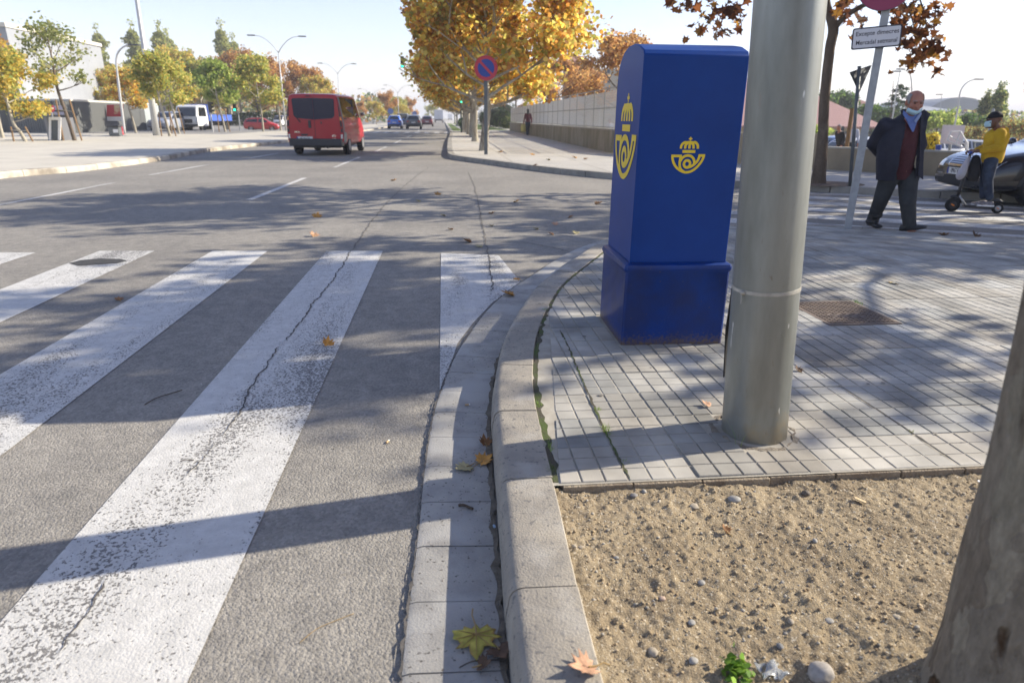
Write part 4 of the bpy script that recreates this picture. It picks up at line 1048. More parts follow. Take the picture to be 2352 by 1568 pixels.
# return of the wall where the street turns (stone coloured low wall behind the brown tree)
rw = empty('park_wall', (0, 0, 0), 0, 'plain beige low wall behind the side street pavement', 'wall')
M_beige = mat('beige_render', (0.34, 0.28, 0.19), rough=0.95, col2=(0.24, 0.20, 0.14), vscale=1.5, detail=8, stretch=(1, 1, .5))
r0_, r1_, r2_, r3_ = Vector((6.20, 24.2, .12)), Vector((9.30, 17.02, .12)), Vector((9.66, 16.6, .12)), Vector((13.6, 11.9, .12))
mb = MB(); along(mb, r0_, r1_, 0, -.25, LOW, .98); along(mb, r1_ + (r2_ - r1_) * .02, r2_, 0.02, -.3, LOW, 1.0)
for k in range(4):
    a, b = r2_.lerp(r3_, k / 4 + .003), r2_.lerp(r3_, (k + 1) / 4 - .003); along(mb, a, b, 0, -.22, LOW, .66)
mb.build('wall', M_beige, rw)
mb = MB(); along(mb, r2_, r3_, .012, -.235, .661, .70); mb.build('coping', M_wcap, rw)

# left pavement and its kerb
lk = catmull([(-9.45, 2, 0), (-9.35, 10, 0), (-9.27, 15.0, 0), (-8.61, 17.3, 0), (-8.45, 21.5, 0), (-8.80, 26.9, 0), (-8.15, 36.3, 0), (-7.75, 55, 0), (-7.4, 76, 0), (-7.3, 300, 0)], 8)
kerb_side([p for p in lk if p.y < 100], -1, mat('kerb_left', (0.50, 0.46, 0.38), rough=.9, col2=(0.24, 0.21, 0.17), vscale=1.1, lo=.42, hi=.58, detail=4), seg=1.05)
li = offset(lk, -.22)
M_pavL = mat('left_paving', (0.52, 0.485, 0.41), rough=.9, col2=(0.43, 0.40, 0.34), vscale=.8, detail=8, bump=.2, bscale=8, bdist=.01)
sheet('pavement', [(p.x, p.y) for p in li] + [(-13.0, 300), (-12.5, 95), (-14.5, 47), (-25, 47.5), (-70, 47), (-60, 2)], .13, M_pavL)
sheet('car_park', [(-13.1, 300), (-12.6, 95.2), (-14.6, 47.2), (-25, 47.7), (-200, 47), (-400, 300)], .124, mat('car_park_asphalt', (0.27, 0.26, 0.25), rough=.95, col2=(0.21, 0.205, 0.20), vscale=.6))

# ================================================================== STREET FURNITURE
M_pole = mat('pole_steel', (0.36, 0.38, 0.40), rough=0.5, metal=0.5, var=0.2, vscale=12)
M_poled = mat('pole_grey', (0.12, 0.135, 0.145), rough=0.55, metal=0.2, var=0.15, vscale=8)
M_white = mat('white_paint', (0.75, 0.75, 0.75), rough=.5, var=.05, vscale=5)
M_red = mat('sign_red', (0.46, 0.028, 0.05), rough=.42, var=.08, vscale=5)
M_sblue = mat('sign_blue', (0.012, 0.045, 0.27), rough=.42)
M_black = mat('black_plastic', (0.018, 0.018, 0.02), rough=.5)
M_ink = mat('sign_ink', (0.035, 0.035, 0.045), rough=.6)
M_sback = mat('sign_back', (0.10, 0.11, 0.12), rough=.5, metal=.4, var=.15, vscale=6)
M_green = mat('green_signal', (0.0, 0.35, 0.2), emit=(0.02, 1.0, 0.50), estr=3.2)
M_gpole = mat('signal_green_paint', (0.02, 0.045, 0.04), rough=.5)
# no entry sign with its plate, square steel post leaning as in the view
ns = empty('no_entry_sign', (0, 0, 0), 0, 'round red no entry sign with a white two line plate on a square steel post', 'traffic sign')
pb_ = G(1947, 525, .02); yb = pb_.y
pt_ = A(2032, 40, yb)
ax = (pt_ - pb_).normalized()
top_ = pb_ + ax * 3.1
yaw_ = R(-29)
Rz = Matrix.Rotation(yaw_, 3, 'Z'); ex, ey = Rz @ Vector((1, 0, 0)), Rz @ Vector((0, 1, 0))
mb = MB(); hw = .042; rs_ = []
for p in (pb_ - ax * .1, top_):
    rs_.append([p + ex * a * hw + ey * b * hw * .6 for a, b in ((-1, -1), (1, -1), (1, 1), (-1, 1))])
mb.rings(rs_); mb.build('post', M_pole, ns, bevel=.004)
def plane_M(c, normal_yaw, tilt=0.0, roll=0.0):
    """local x right, y up, z towards the viewer side (-Y turned by yaw)"""
    return Matrix.Translation(c) @ Matrix.Rotation(normal_yaw, 4, 'Z') @ Matrix.Rotation(roll, 4, 'Y') @ Matrix.Rotation(R(90) + tilt, 4, 'X')
# plate
pc_ = A(2012, 87, yb) ; sl = R(-10)
def rounded(w, h, r, n=5):
    out = []
    for cx, cy, a0 in ((w - r, h - r, 0), (-w + r, h - r, 90), (-w + r, -h + r, 180), (w - r, -h + r, 270)):
        for k in range(n + 1):
            a = R(a0 + 90 * k / n); out.append((cx + r * math.cos(a), cy + r * math.sin(a)))
    return out
def plate(name, w, h, r, z0, z1, m, parent, M):
    mb = MB(); mb.prism(rounded(w, h, r), z0, z1); me = mb.mesh(name); me.transform(M); return link_mesh(name, me, m, parent)
off = ey * -.045
Mp = plane_M(pc_ + off, yaw_ , 0, R(-3.5))
hwp, hhp = .252, .115
plate('plate', hwp, hhp, .025, -.012, .004, M_ink, ns, Mp)
pf = plate('plate_face', hwp - .014, hhp - .014, .018, .0042, .0055, mat('plate_white', (0.62, 0.62, 0.64), rough=.5), ns, Mp)
text_mesh('lettering', 'Excepte dimecres', .066, M_ink, ns, Mp @ Matrix.Translation((0.004, .048, .006)), .0004, bold=.0009, sx=.93)
text_mesh('lettering', 'Mercadal setmanal', .066, M_ink, ns, Mp @ Matrix.Translation((0.004, -.046, .006)), .0004, bold=.0009, sx=.86)
dc = A(2037, -42, yb) + off
Md = plane_M(dc, yaw_, 0, R(-3.5)); RD = .305
def disc_part(name, r, z0, z1, m, parent, M, seg=48, r_in=None):
    mb = MB()
    if r_in is None: mb.prism([(r * math.cos(6.28318 * k / seg), r * math.sin(6.28318 * k / seg)) for k in range(seg)], z0, z1)
    else:
        o = [(r * math.cos(6.28318 * k / seg), r * math.sin(6.28318 * k / seg)) for k in range(seg)]; i_ = [(a * r_in / r, b * r_in / r) for a, b in o]
        vs = [(a, b, z1) for a, b in o] + [(a, b, z1) for a, b in i_] ; mb.add(vs, [(k, (k + 1) % seg, seg + (k + 1) % seg, seg + k) for k in range(seg)])
    me = mb.mesh(name); me.transform(M); return link_mesh(name, me, m, parent)
M_red_shaded = mat('sign_red_shaded', (0.27, 0.035, 0.095), rough=.5)  # purple cast of the shade is mixed into this sign's red
disc_part('disc_back', RD, -.012, .0, M_sback, ns, Md); disc_part('disc', RD - .004, .0002, .004, M_red_shaded, ns, Md)
mb = MB(); mb.box(-.21, .21, -.05, .05, .0042, .0055); me = mb.mesh('bar'); me.transform(Md); link_mesh('bar', me, M_white, ns)
mb = MB(); mb.bbox((0, 0, 0), (.05, .03, .05)); me = mb.mesh('bracket'); me.transform(Matrix.Translation(pc_ + Vector((0, 0, .09)) + off * .4)); link_mesh('bracket', me, M_poled, ns)
# give way sign seen from behind
gy_ = empty('give_way_sign', (0, 0, 0), 0, 'dark back of a triangular give way sign on a thin pole', 'traffic sign')
gb = G(1953, 428, .13); Yg = gb.y; gt = A(1974, 152, Yg)
mb = MB(); mb.tube([gb - Vector((0, 0, .1)), gt], .032, 10); mb.build('pole', M_poled, gy_, smooth=True)
pL, pR, pB = A(1952, 166, Yg - .02), A(2003, 149, Yg + .25), A(1975, 212, Yg)
pB = A(1974, 213, Yg + .05)
e1 = (pR - pL).normalized(); nrm_ = e1.cross(pB - pL).normalized()
mb = MB(); tri = []
for a, b, c in ((pL, pR, pB), (pR, pB, pL), (pB, pL, pR)):
    tri += [a.lerp(c, .07), a.lerp((b + c) / 2, .02), a.lerp(b, .07)]
mb.add([p + nrm_ * .012 for p in tri] + [p - nrm_ * .0 for p in tri], [tuple(range(9)), tuple(range(17, 8, -1))] + [(i, (i + 1) % 9, 9 + (i + 1) % 9, 9 + i) for i in range(9)])
mb.build('triangle', M_sback, gy_)
# no parking sign
npk = empty('no_parking_sign', (0, 0, 0), 0, 'round blue and red no parking sign on a grey post at the far corner', 'traffic sign')
nb_ = G(1117, 355, .13); Yn = nb_.y
mb = MB(); mb.box(nb_.x - .07, nb_.x + .045, Yn - .03, Yn + .03, 0, A(1117, 135, Yn).z); mb.build('post', M_poled, npk, bevel=.006)
nc_ = A(1116, 157, Yn) + Vector((0, -.06, 0)); Mn = plane_M(nc_, R(-4)); rn_ = .385
disc_part('disc', rn_, -.012, 0, M_sback, npk, Mn); disc_part('ring', rn_ - .003, 0, .002, M_red, npk, Mn, r_in=.275); disc_part('face', .276, .0002, .0015, M_sblue, npk, Mn)
mb = MB(); a = R(-45); c_, s2 = math.cos(a), math.sin(a); L2, W2 = .29, .04
mb.add([(x * c_ - y * s2, x * s2 + y * c_, .003) for x, y in ((-L2, -W2), (L2, -W2), (L2, W2), (-L2, W2))], [(0, 1, 2, 3)]); me = mb.mesh('bar'); me.transform(Mn); link_mesh('bar', me, M_red, npk)

def signal_head(parent, c, s=1.0, yaw=0.0, lit=2, backing=None):
    """three lamp traffic light head facing the viewer, c = centre of the head"""
    M = Matrix.Translation(c) @ Matrix.Rotation(yaw, 4, 'Z') @ Matrix.Scale(s, 4)
    mb = MB(); mb.box(-.15, .15, -.10, .14, -.45, .45); me = mb.mesh('housing'); me.transform(M); h = link_mesh('housing', me, M_black, parent)
    for k, z in enumerate((.29, 0, -.29)):
        mb = MB(); mb.lathe([(.001, -.008), (.06, -.006), (.105, 0), (.105, .01)], (0, -.112, z), 18, 'y'); me = mb.mesh('lamp'); me.transform(M)
        link_mesh('lamp', me, M_green if k == lit else mat('lamp_off', (0.03, 0.02, 0.02), rough=.4), h)
        mb = MB(); rs_ = []
        for (yy, rr2) in ((-.101, .125), (-.28, .128)):
            rs_.append([(rr2 * math.cos(R(q)), yy, z + rr2 * math.sin(R(q))) for q in range(-20, 201, 20)])
        mb.rings(rs_, closed=False); me = mb.mesh('visor'); me.transform(M); vo_ = link_mesh('visor', me, M_black, h); q_ = vo_.modifiers.new('t', 'SOLIDIFY'); q_.thickness = .008
    return h
Ym = 60.0
ml = empty('traffic_light', (0, 0, 0), 0, 'traffic light with a green lamp hanging from a long arm over the avenue', 'traffic light')
arm_p = A(1071, 260, Ym); arm_p.z = .13
za = A(985, 143, Ym).z
mb = MB(); mb.tube([arm_p, Vector((arm_p.x, Ym, za - .3)), Vector((arm_p.x - .1, Ym, za)), A(985, 146, Ym), A(932, 140, Ym)], [.10, .085, .08, .06, .045], 10); mb.build('mast', M_gpole, ml, smooth=True)
signal_head(ml, A(924, 143, Ym) + Vector((0, -.0, 0)), .98)
pl_ = empty('traffic_light', (0, 0, 0), 0, 'traffic light with a green lamp on a dark green post beside the avenue trunks', 'traffic light')
pp_ = A(1060, 305, 59); pp_.z = .13
mb = MB(); mb.tube([pp_, Vector((pp_.x, pp_.y, 2.35))], [.075, .06], 10); mb.build('post', M_gpole, pl_, smooth=True)
signal_head(pl_, Vector((pp_.x, pp_.y - .1, A(1060, 226, 59).z)), .88)

# street lamps
M_lamp = mat('lamp_pole_pale', (0.52, 0.53, 0.54), rough=.5, metal=.3, var=.1, vscale=6)
def arm(mb, base, dx, dy, rise, r):
    pts = []
    for k in range(9):
        t = k / 8; pts.append(base + Vector((dx * t ** 1.0, dy * t, rise * (1 - (1 - t) ** 2.2))))
    mb.tube(pts, list(np.linspace(r, r * .6, 9)), 6); return pts[-1]
def head(end, dx):
    m2 = MB(); s = 1 if dx > 0 else -1
    m2.bbox(end + Vector((s * .28, 0, .02)), (.62, .26, .08)); return m2
def lamp2(px_, pyb, pyt, Y, span, rise, label, group, r=.075, heads=(1, -1), name='street_lamp'):
    o = empty(name, (0, 0, 0), 0, label, 'street lamp', group)
    b = A(px_, pyb, Y); b.z = .13; t = Vector((b.x, b.y, A(px_, pyt, Y).z))
    mb = MB(); mb.tube([b, b.lerp(t, .5), t], [r, r * .8, r * .55], 8); mb.build('pole', M_lamp, o, smooth=True)
    for s in heads:
        mb = MB(); e = arm(mb, t.copy(), s * span, 0, rise, r * .5); a = mb.build('arm', M_lamp, o, smooth=True)
        head(e, s).build('lantern', M_sback, a, bevel=.02)
    return o
gl = 'double armed street lamps down the left of the avenue'
lamp2(660, 330, 122, 60, 1.75, 1.25, 'tallest pale double armed street lamp, rising behind the red van roof', gl)
lamp2(785, 300, 170, 88, 1.75, 1.15, 'smaller double armed street lamp just to the right of the van roof', gl)
lamp2(858, 295, 222, 130, 1.9, 1.3, 'far double armed street lamp above the red van bonnet', gl)
lamp2(917, 292, 214, 128, 1.9, 1.3, 'far double armed street lamp behind the blue car', gl, r=.09)
lamp2(955, 288, 232, 175, 1.9, 1.2, 'tiny far double armed street lamp behind the dark grey car', gl, r=.09)
lamp2(978, 286, 240, 215, 1.9, 1.2, 'farthest double armed street lamp near the end of the avenue', gl, r=.09)
# tall mast at left, and the single curved lamp beside it
o = empty('street_lamp', (0, 0, 0), 0, 'very tall pale street lamp mast cut by the top edge at the left', 'street lamp')
b = G(360, 311, .13); t = A(308, -40, b.y)
mb = MB(); mb.tube([b, b.lerp(t, .33), b.lerp(t, .34), t, t + (t - b) * .3], [.20, .165, .135, .10, .08], 12); mb.build('pole', M_lamp, o, smooth=True)
e0 = t + (t - b) * .3; mb = MB(); e = arm(mb, e0, 1.6, 0, .6, .06); a = mb.build('arm', M_lamp, o, smooth=True); head(e, 1).build('lantern', M_sback, a)
o = empty('street_lamp', (0, 0, 0), 0, 'slim single armed street lamp curving right above the dark building at the left', 'street lamp')
Yl = 47; pts = [G(287, 308, .13)] ; Yl = pts[0].y
pts += [A(278, 240, Yl), A(270, 175, Yl), A(267, 140, Yl), A(272, 120, Yl), A(284, 108, Yl), A(297, 104, Yl)]
mb = MB(); mb.tube(catmull(pts, 4), [.08] * 8 + [.06] * 10 + [.05] * 7, 8); mb.build('pole', M_lamp, o, smooth=True)
head(pts[-1], 1).build('lantern', M_sback, o)
def curved(label, pts_px, Y, r, z0=-2.25, grp='curved street lamps beyond the park wall'):
    o = empty('street_lamp', (0, 0, 0), 0, label, 'street lamp', grp)
    P = [A(x, y, Y) for x, y in pts_px]; g = P[0].copy(); g.z = z0
    C_ = catmull([g] + P, 4); mb = MB(); mb.tube(C_, list(np.linspace(r, r * .5, len(C_))), 7); mb.build('pole', M_lamp, o, smooth=True)
    head(P[-1], 1 if P[-1].x > P[-2].x else -1).build('lantern', M_sback, o); return o
curved('single armed street lamp curving right above the basketball backboard', [(2190, 300), (2200, 250), (2205, 215), (2213, 198), (2226, 187), (2240, 183)], 48, .07)
curved('curved street lamp just above the head of the old man', [(2092, 250), (2094, 200), (2092, 176), (2086, 166), (2076, 160)], 52, .07)
curved('straight street lamp behind the shoulder of the old man', [(2050, 270), (2058, 215), (2067, 165)], 50, .06)
curved('thin lamp mast between the old man and the grey roofed hall', [(2157, 290), (2160, 250), (2163, 218)], 70, .06)
curved('far street lamp showing through the mesh fence above the wall', [(1378, 250), (1378, 236), (1374, 232), (1366, 231)], 90, .1)

# ================================================================== VEHICLES
from mathutils.bvhtree import BVHTree
M_glass = mat('car_glass', (0.012, 0.016, 0.022), rough=0.06, spec=0.8, coat=0.3)
M_glassb = mat('van_glass', (0.004, 0.010, 0.04), rough=0.14, spec=0.3, coat=0.0)  # blue of the reflected sky is put into the base colour
M_tyre = mat('tyre_rubber', (0.018, 0.018, 0.019), rough=0.85, var=.2, vscale=20)
M_rim = mat('alloy_rim', (0.50, 0.50, 0.51), rough=0.3, metal=0.8)
M_rims = mat('steel_rim', (0.34, 0.35, 0.37), rough=0.4, metal=0.6)
M_chrome = mat('chrome', (0.65, 0.66, 0.68), rough=0.12, metal=1.0)
M_tail = mat('tail_lamp_red', (0.30, 0.012, 0.018), rough=0.15, coat=.6)
M_lens = mat('lamp_lens', (0.55, 0.56, 0.58), rough=0.1, metal=0.3, coat=.8)
M_orange = mat('indicator_orange', (0.75, 0.20, 0.01), rough=.2, coat=.5)
M_plate = mat('number_plate_white', (0.66, 0.66, 0.64), rough=.4)
M_trim = mat('bumper_plastic', (0.035, 0.037, 0.042), rough=.6, var=.2, vscale=10)
M_trimg = mat('grey_plastic', (0.17, 0.18, 0.19), rough=.55, var=.1, vscale=10)
def paint(name, c, metal=0.0, rough=.3): return mat(name, c, rough=rough, metal=metal, coat=.9, spec=.5, var=.08, vscale=2)
def body_mesh(stations, L, W, Hh, parent, m, sub=2, name='body'):
    rs_ = []
    for (x, zb, zbelt, zr, wm, wb, wr) in stations:
        x *= L; zb *= Hh; zbelt *= Hh; zr *= Hh; wm *= W / 2; wb *= W / 2; wr *= W / 2
        half = [(wm * .86, zb), (wm * .985, zb + (zbelt - zb) * .10), (wm, zb + (zbelt - zb) * .38), (wm * .995, zb + (zbelt - zb) * .74), (wb, zbelt), (wr + (wb - wr) * .12, zbelt + (zr - zbelt) * .80), (wr, zr - (zr - zbelt) * .04), (wr * .80, zr + .004), (0, zr + .012)]
        ring = [(x, -y, z) for y, z in half] + [(x, y, z) for y, z in half[-2::-1]]
        rs_.append(ring)
    mb = MB(); mb.rings(rs_)
    o = mb.build(name, m, parent, smooth=True, sub=sub)
    me = bpy.data.meshes.new(name + '_eval')
    bm = bmesh.new(); bm.from_mesh(o.data)
    bpy.context.view_layer.update()
    ev = o.evaluated_get(bpy.context.evaluated_depsgraph_get()); em = ev.to_mesh()
    bm.free(); bm = bmesh.new(); bm.from_mesh(em); bvh = BVHTree.FromBMesh(bm); bm.free(); ev.to_mesh_clear()
    return o, bvh
def skin_panel(name, bvh, top, bot, axis, sgn, m, parent, n=10, rows=5, off=.006, th=0):
    """a panel laid on the body: top/bot polylines in the side view (x,z) or end view (y,z)"""
    def interp(pl, t):
        d = [0]
        for i in range(1, len(pl)): d.append(d[-1] + math.dist(pl[i], pl[i - 1]))
        s = t * d[-1]
        for i in range(1, len(pl)):
            if s <= d[i] + 1e-9:
                k = (s - d[i - 1]) / max(1e-9, d[i] - d[i - 1]); return (pl[i - 1][0] + (pl[i][0] - pl[i - 1][0]) * k, pl[i - 1][1] + (pl[i][1] - pl[i - 1][1]) * k)
        return pl[-1]
    V = []
    for r in range(rows + 1):
        for c in range(n + 1):
            a, b = interp(top, c / n), interp(bot, c / n); k = r / rows; u, z = a[0] + (b[0] - a[0]) * k, a[1] + (b[1] - a[1]) * k
            if axis == 'y': o_, d_ = Vector((u, sgn * 4, z)), Vector((0, -sgn, 0))
            else: o_, d_ = Vector((sgn * 8, u, z)), Vector((-sgn, 0, 0))
            hit = bvh.ray_cast(o_, d_)
            p = hit[0] if hit[0] is not None else (o_ + d_ * (4 if axis == 'y' else 8))
            V.append(p - d_ * off)
    fs = [(r * (n + 1) + c, r * (n + 1) + c + 1, (r + 1) * (n + 1) + c + 1, (r + 1) * (n + 1) + c) for r in range(rows) for c in range(n)]
    if (axis == 'y') == (sgn > 0): fs = [f[::-1] for f in fs]
    return MB().add(V, fs).build(name, m, parent, smooth=True)
def wheel(parent, x, y, r, w=.2, rim=None, spokes=5, name='wheel'):
    s = 1 if y > 0 else -1
    mb = MB(); ri = r * .66
    mb.lathe([(ri, -w / 2), (r * .93, -w / 2), (r, -w / 2 + .03), (r, w / 2 - .03), (r * .93, w / 2), (ri, w / 2)], (x, y, r), 28, 'y')
    t = mb.build('tyre', M_tyre, None, smooth=False, angle=40)
    wv = empty(name, (0, 0, 0)); wv.parent = parent; t.parent = wv
    mb = MB(); yo = y + s * (w / 2 - .025)
    mb.lathe([(ri, -.02), (ri, .012), (ri * .90, .004), (ri * .90, -.03)], (x, yo, r), 28, 'y')
    for k in range(spokes):
        a = 2 * math.pi * k / spokes + .3
        for da in (-.13, .13):
            mb.tube([(x + ri * .14 * math.cos(a), yo, r + ri * .14 * math.sin(a)), (x + ri * .93 * math.cos(a + da), yo, r + ri * .93 * math.sin(a + da))], [ri * .10, ri * .075], 6)
    mb.lathe([(.001, s * .012), (ri * .2, s * .010), (ri * .22, -s * .02), (.001, -s * .02)], (x, yo, r), 12, 'y')
    mb.build('rim', rim or M_rim, wv, angle=40)
    mb = MB(); mb.lathe([(.001, -.01), (ri * .98, -.01), (ri * .98, .01), (.001, .01)], (x, y + s * (w / 2 - .07), r), 20, 'y'); mb.build('brake_disc', M_trim, wv)
    return wv
def arch(bvh, parent, x, y, r, m=None):
    s = 1 if y > 0 else -1; R_ = r * 1.17; V = []; n = 22
    for k in range(n + 1):
        a = R(-25) + R(230) * k / n
        for rr2 in (0.02, R_ * .98, R_):
            px_, pz_ = x + rr2 * math.cos(a), max(.16, r + rr2 * math.sin(a))
            h = bvh.ray_cast(Vector((px_, s * 4, pz_)), Vector((0, -s, 0)))
            yy = h[0].y if h[0] is not None else s * (abs(y) + .02)
            if rr2 == .02: yy = s * max(abs(yy) - .02, 0) if h[0] is not None else yy
            V.append((px_, (h[0].y if h[0] is not None else y) + s * .004, pz_))
    fs = []
    for k in range(n):
        for q in range(2): a = k * 3 + q; fs.append((a, a + 1, a + 4, a + 3))
    return MB().add(V, fs).build('wheel_arch', m or M_trim, parent)
def dims_plate(parent, c, w, h, face='x', s=1, txt=None, name='number_plate'):
    mb = MB(); mb.bbox(c, (.012, w, h)); p = mb.build(name, M_plate, parent)
    mb = MB(); mb.bbox((c[0] + s * .0075, c[1] + (w / 2 - .02) * (1 if s < 0 else -1), c[2]), (.004, .04, h * .96)); mb.build('blue_band', M_sblue, p)
    if txt:
        M = Matrix.Translation((c[0] + s * .0075, c[1] - s * .02 * -1 * 0, c[2])) @ Matrix.Rotation(R(90 * s), 4, 'Z') @ Matrix.Rotation(R(90), 4, 'X')
        text_mesh('plate_digits', txt, h * .92, M_ink, p, M @ Matrix.Translation((.018, 0, 0)), .001, bold=.001, sx=.82)
    return p
HATCH = [(-.50, .24, .50, .56, .84, .80, .66), (-.487, .18, .60, .68, .92, .88, .70), (-.45, .16, .65, .86, .96, .92, .66), (-.38, .15, .655, .955, .99, .94, .66), (-.22, .14, .65, .99, 1, .95, .67), (0, .14, .64, 1.0, 1, .95, .68), (.10, .14, .63, .97, 1, .95, .67),
         (.24, .14, .615, .74, 1, .94, .72), (.30, .14, .60, .645, 1, .93, .76), (.41, .15, .54, .575, .97, .89, .74), (.47, .17, .47, .50, .92, .83, .66), (.50, .22, .40, .42, .82, .72, .5)]
SUV = [(-.50, .26, .50, .56, .86, .84, .70), (-.49, .20, .62, .72, .94, .90, .72), (-.455, .18, .65, .88, .97, .93, .70), (-.40, .17, .655, .965, .99, .95, .70), (-.22, .16, .65, .99, 1, .95, .71), (0, .16, .64, 1.0, 1, .95, .71), (.12, .16, .63, .97, 1, .95, .70),
       (.24, .16, .62, .76, 1, .94, .74), (.30, .16, .61, .655, 1, .93, .78), (.42, .17, .57, .60, .97, .89, .76), (.48, .19, .52, .55, .92, .84, .68), (.50, .24, .45, .47, .84, .74, .5)]
SEDAN = [(-.50, .26, .55, .58, .84, .80, .66), (-.485, .20, .62, .645, .92, .88, .74), (-.40, .17, .655, .685, .97, .92, .76), (-.31, .15, .66, .74, .99, .93, .70), (-.20, .15, .66, .945, 1, .94, .64), (-.10, .15, .655, .99, 1, .94, .65), (.02, .15, .65, 1.0, 1, .94, .66), (.08, .15, .645, .985, 1, .94, .65),
         (.205, .15, .635, .715, 1, .93, .73), (.25, .15, .625, .655, 1, .925, .78), (.36, .15, .58, .615, .985, .90, .78), (.445, .16, .525, .555, .955, .86, .74), (.485, .17, .46, .49, .90, .78, .66), (.50, .21, .40, .43, .80, .66, .5)]
VAN = [(-.50, .17, .60, .955, .965, .945, .80), (-.498, .165, .60, .965, .975, .955, .82), (-.485, .16, .60, .975, .985, .965, .84), (-.40, .15, .60, .99, 1, .98, .86), (-.1, .14, .60, 1.0, 1, .98, .86), (.17, .14, .60, 1.0, 1, .98, .86), (.245, .14, .59, .965, 1, .975, .84),
       (.33, .14, .565, .79, 1, .96, .84), (.40, .14, .54, .625, .99, .94, .84), (.455, .15, .48, .54, .96, .90, .80), (.49, .17, .42, .45, .92, .85, .7), (.50, .22, .36, .38, .86, .76, .5)]
def car(label, cat, kind, L, W, Hh, col, wr=.31, name='parked_car', glass=None, txt=None, roofcol=None, group=None, sub=1, simple=False, rimm=None, spokes=5, axles=(-.29, .30)):
    root = empty(name, (0, 0, 0), 0, label, cat, group)
    body, bvh = body_mesh(kind, L, W, Hh, root, col, sub=2 if not simple else 1)
    g = glass or M_glass; w2 = W / 2
    z = lambda f: f * Hh; x = lambda f: f * L
    van = kind is VAN
    for s in (1, -1):
        if van:
            skin_panel('side_window', bvh, [(x(.20), z(.93)), (x(.235), z(.93)), (x(.335), z(.72))], [(x(.20), z(.62)), (x(.34), z(.60)), (x(.345), z(.60))], 'y', s, g, root)
            skin_panel('side_window', bvh, [(x(-.46), z(.93)), (x(.16), z(.94))], [(x(-.46), z(.62)), (x(.16), z(.61))], 'y', s, g, root, n=14)
        elif kind is SEDAN:
            skin_panel('side_window', bvh, [(x(-.27), z(.74)), (x(-.17), z(.93)), (x(-.05), z(.958)), (x(-.045), z(.958))], [(x(-.27), z(.70)), (x(-.15), z(.695)), (x(-.045), z(.685)), (x(-.04), z(.685))], 'y', s, g, root)
            skin_panel('side_window', bvh, [(x(-.03), z(.96)), (x(.06), z(.94)), (x(.165), z(.74))], [(x(-.03), z(.685)), (x(.10), z(.675)), (x(.19), z(.665))], 'y', s, g, root)
        else:
            skin_panel('side_window', bvh, [(x(-.42), z(.76)), (x(-.36), z(.89)), (x(-.10), z(.945))], [(x(-.42), z(.71)), (x(-.25), z(.69)), (x(-.10), z(.68))], 'y', s, g, root)
            skin_panel('side_window', bvh, [(x(-.075), z(.95)), (x(.07), z(.925)), (x(.20), z(.74))], [(x(-.075), z(.68)), (x(.10), z(.665)), (x(.225), z(.66))], 'y', s, g, root)
        for ax_ in axles:
            if not simple: arch(bvh, root, x(ax_), s * w2 * .97, wr)
            wheel(root, x(ax_), s * (w2 - .11), wr, rim=rimm or M_rim, spokes=spokes)
        # lamps
        yy = w2 * .93
        if van: pass
        else:
            skin_panel('tail_light', bvh, [(s * w2 * .50, z(.60)), (s * w2 * .90, z(.61))], [(s * w2 * .56, z(.50)), (s * w2 * .92, z(.47))], 'x', -1, M_tail, root, 4, 2, .008)
        hb = .46 if kind is not VAN else .40
        skin_panel('headlight', bvh, [(s * w2 * .50, z(hb + .02)), (s * w2 * .88, z(hb + .045))], [(s * w2 * .54, z(hb - .055)), (s * w2 * .90, z(hb - .05))], 'x', 1, M_lens, root, 4, 3, .008)
        m2 = MB(); mz = .69 if not van else .68
        m2.sphere((x(.20 if kind is not VAN else .31), s * (w2 * .98 + .08), z(mz)), (.06, .10, .075), 10, 7); m2.build('mirror', col if not van else M_trimg, root, smooth=True)
    if kind is SEDAN:
        skin_panel('windscreen', bvh, [(-w2 * .55, z(.945)), (0, z(.965)), (w2 * .55, z(.945))], [(-w2 * .72, z(.70)), (0, z(.695)), (w2 * .72, z(.70))], 'x', 1, g, root, 12, 6)
        skin_panel('rear_window', bvh, [(-w2 * .52, z(.93)), (w2 * .52, z(.93))], [(-w2 * .66, z(.74)), (w2 * .66, z(.74))], 'x', -1, g, root, 10, 6)
    elif not van:
        skin_panel('windscreen', bvh, [(-w2 * .58, z(.93)), (w2 * .58, z(.93))], [(-w2 * .74, z(.70)), (w2 * .74, z(.70))], 'x', 1, g, root, 10, 6)
        skin_panel('rear_window', bvh, [(-w2 * .50, z(.90)), (0, z(.915)), (w2 * .50, z(.90))], [(-w2 * .66, z(.70)), (0, z(.69)), (w2 * .66, z(.70))], 'x', -1, g, root, 10, 6)
    else:
        skin_panel('windscreen', bvh, [(-w2 * .72, z(.93)), (w2 * .72, z(.93))], [(-w2 * .82, z(.62)), (w2 * .82, z(.62))], 'x', 1, g, root, 10, 6)
    if not van:
        skin_panel('rear_bumper', bvh, [(-w2 * .84, z(.33)), (w2 * .84, z(.33))], [(-w2 * .82, z(.215)), (w2 * .82, z(.215))], 'x', -1, M_trim, root, 8, 3, .01)
        dims_plate(root, (x(-.502), 0, z(.46 if kind is not SEDAN else .48)), .50, .11, s=-1)
    skin_panel('grille', bvh, [(-w2 * .36, z(.45)), (w2 * .36, z(.45))], [(-w2 * .33, z(.36)), (w2 * .33, z(.36))], 'x', 1, M_trim, root, 6, 3, .008)
    skin_panel('front_bumper', bvh, [(-w2 * .80, z(.27)), (w2 * .80, z(.27))], [(-w2 * .78, z(.20)), (w2 * .78, z(.20))], 'x', 1, M_trim, root, 6, 2, .008)
    return root, bvh

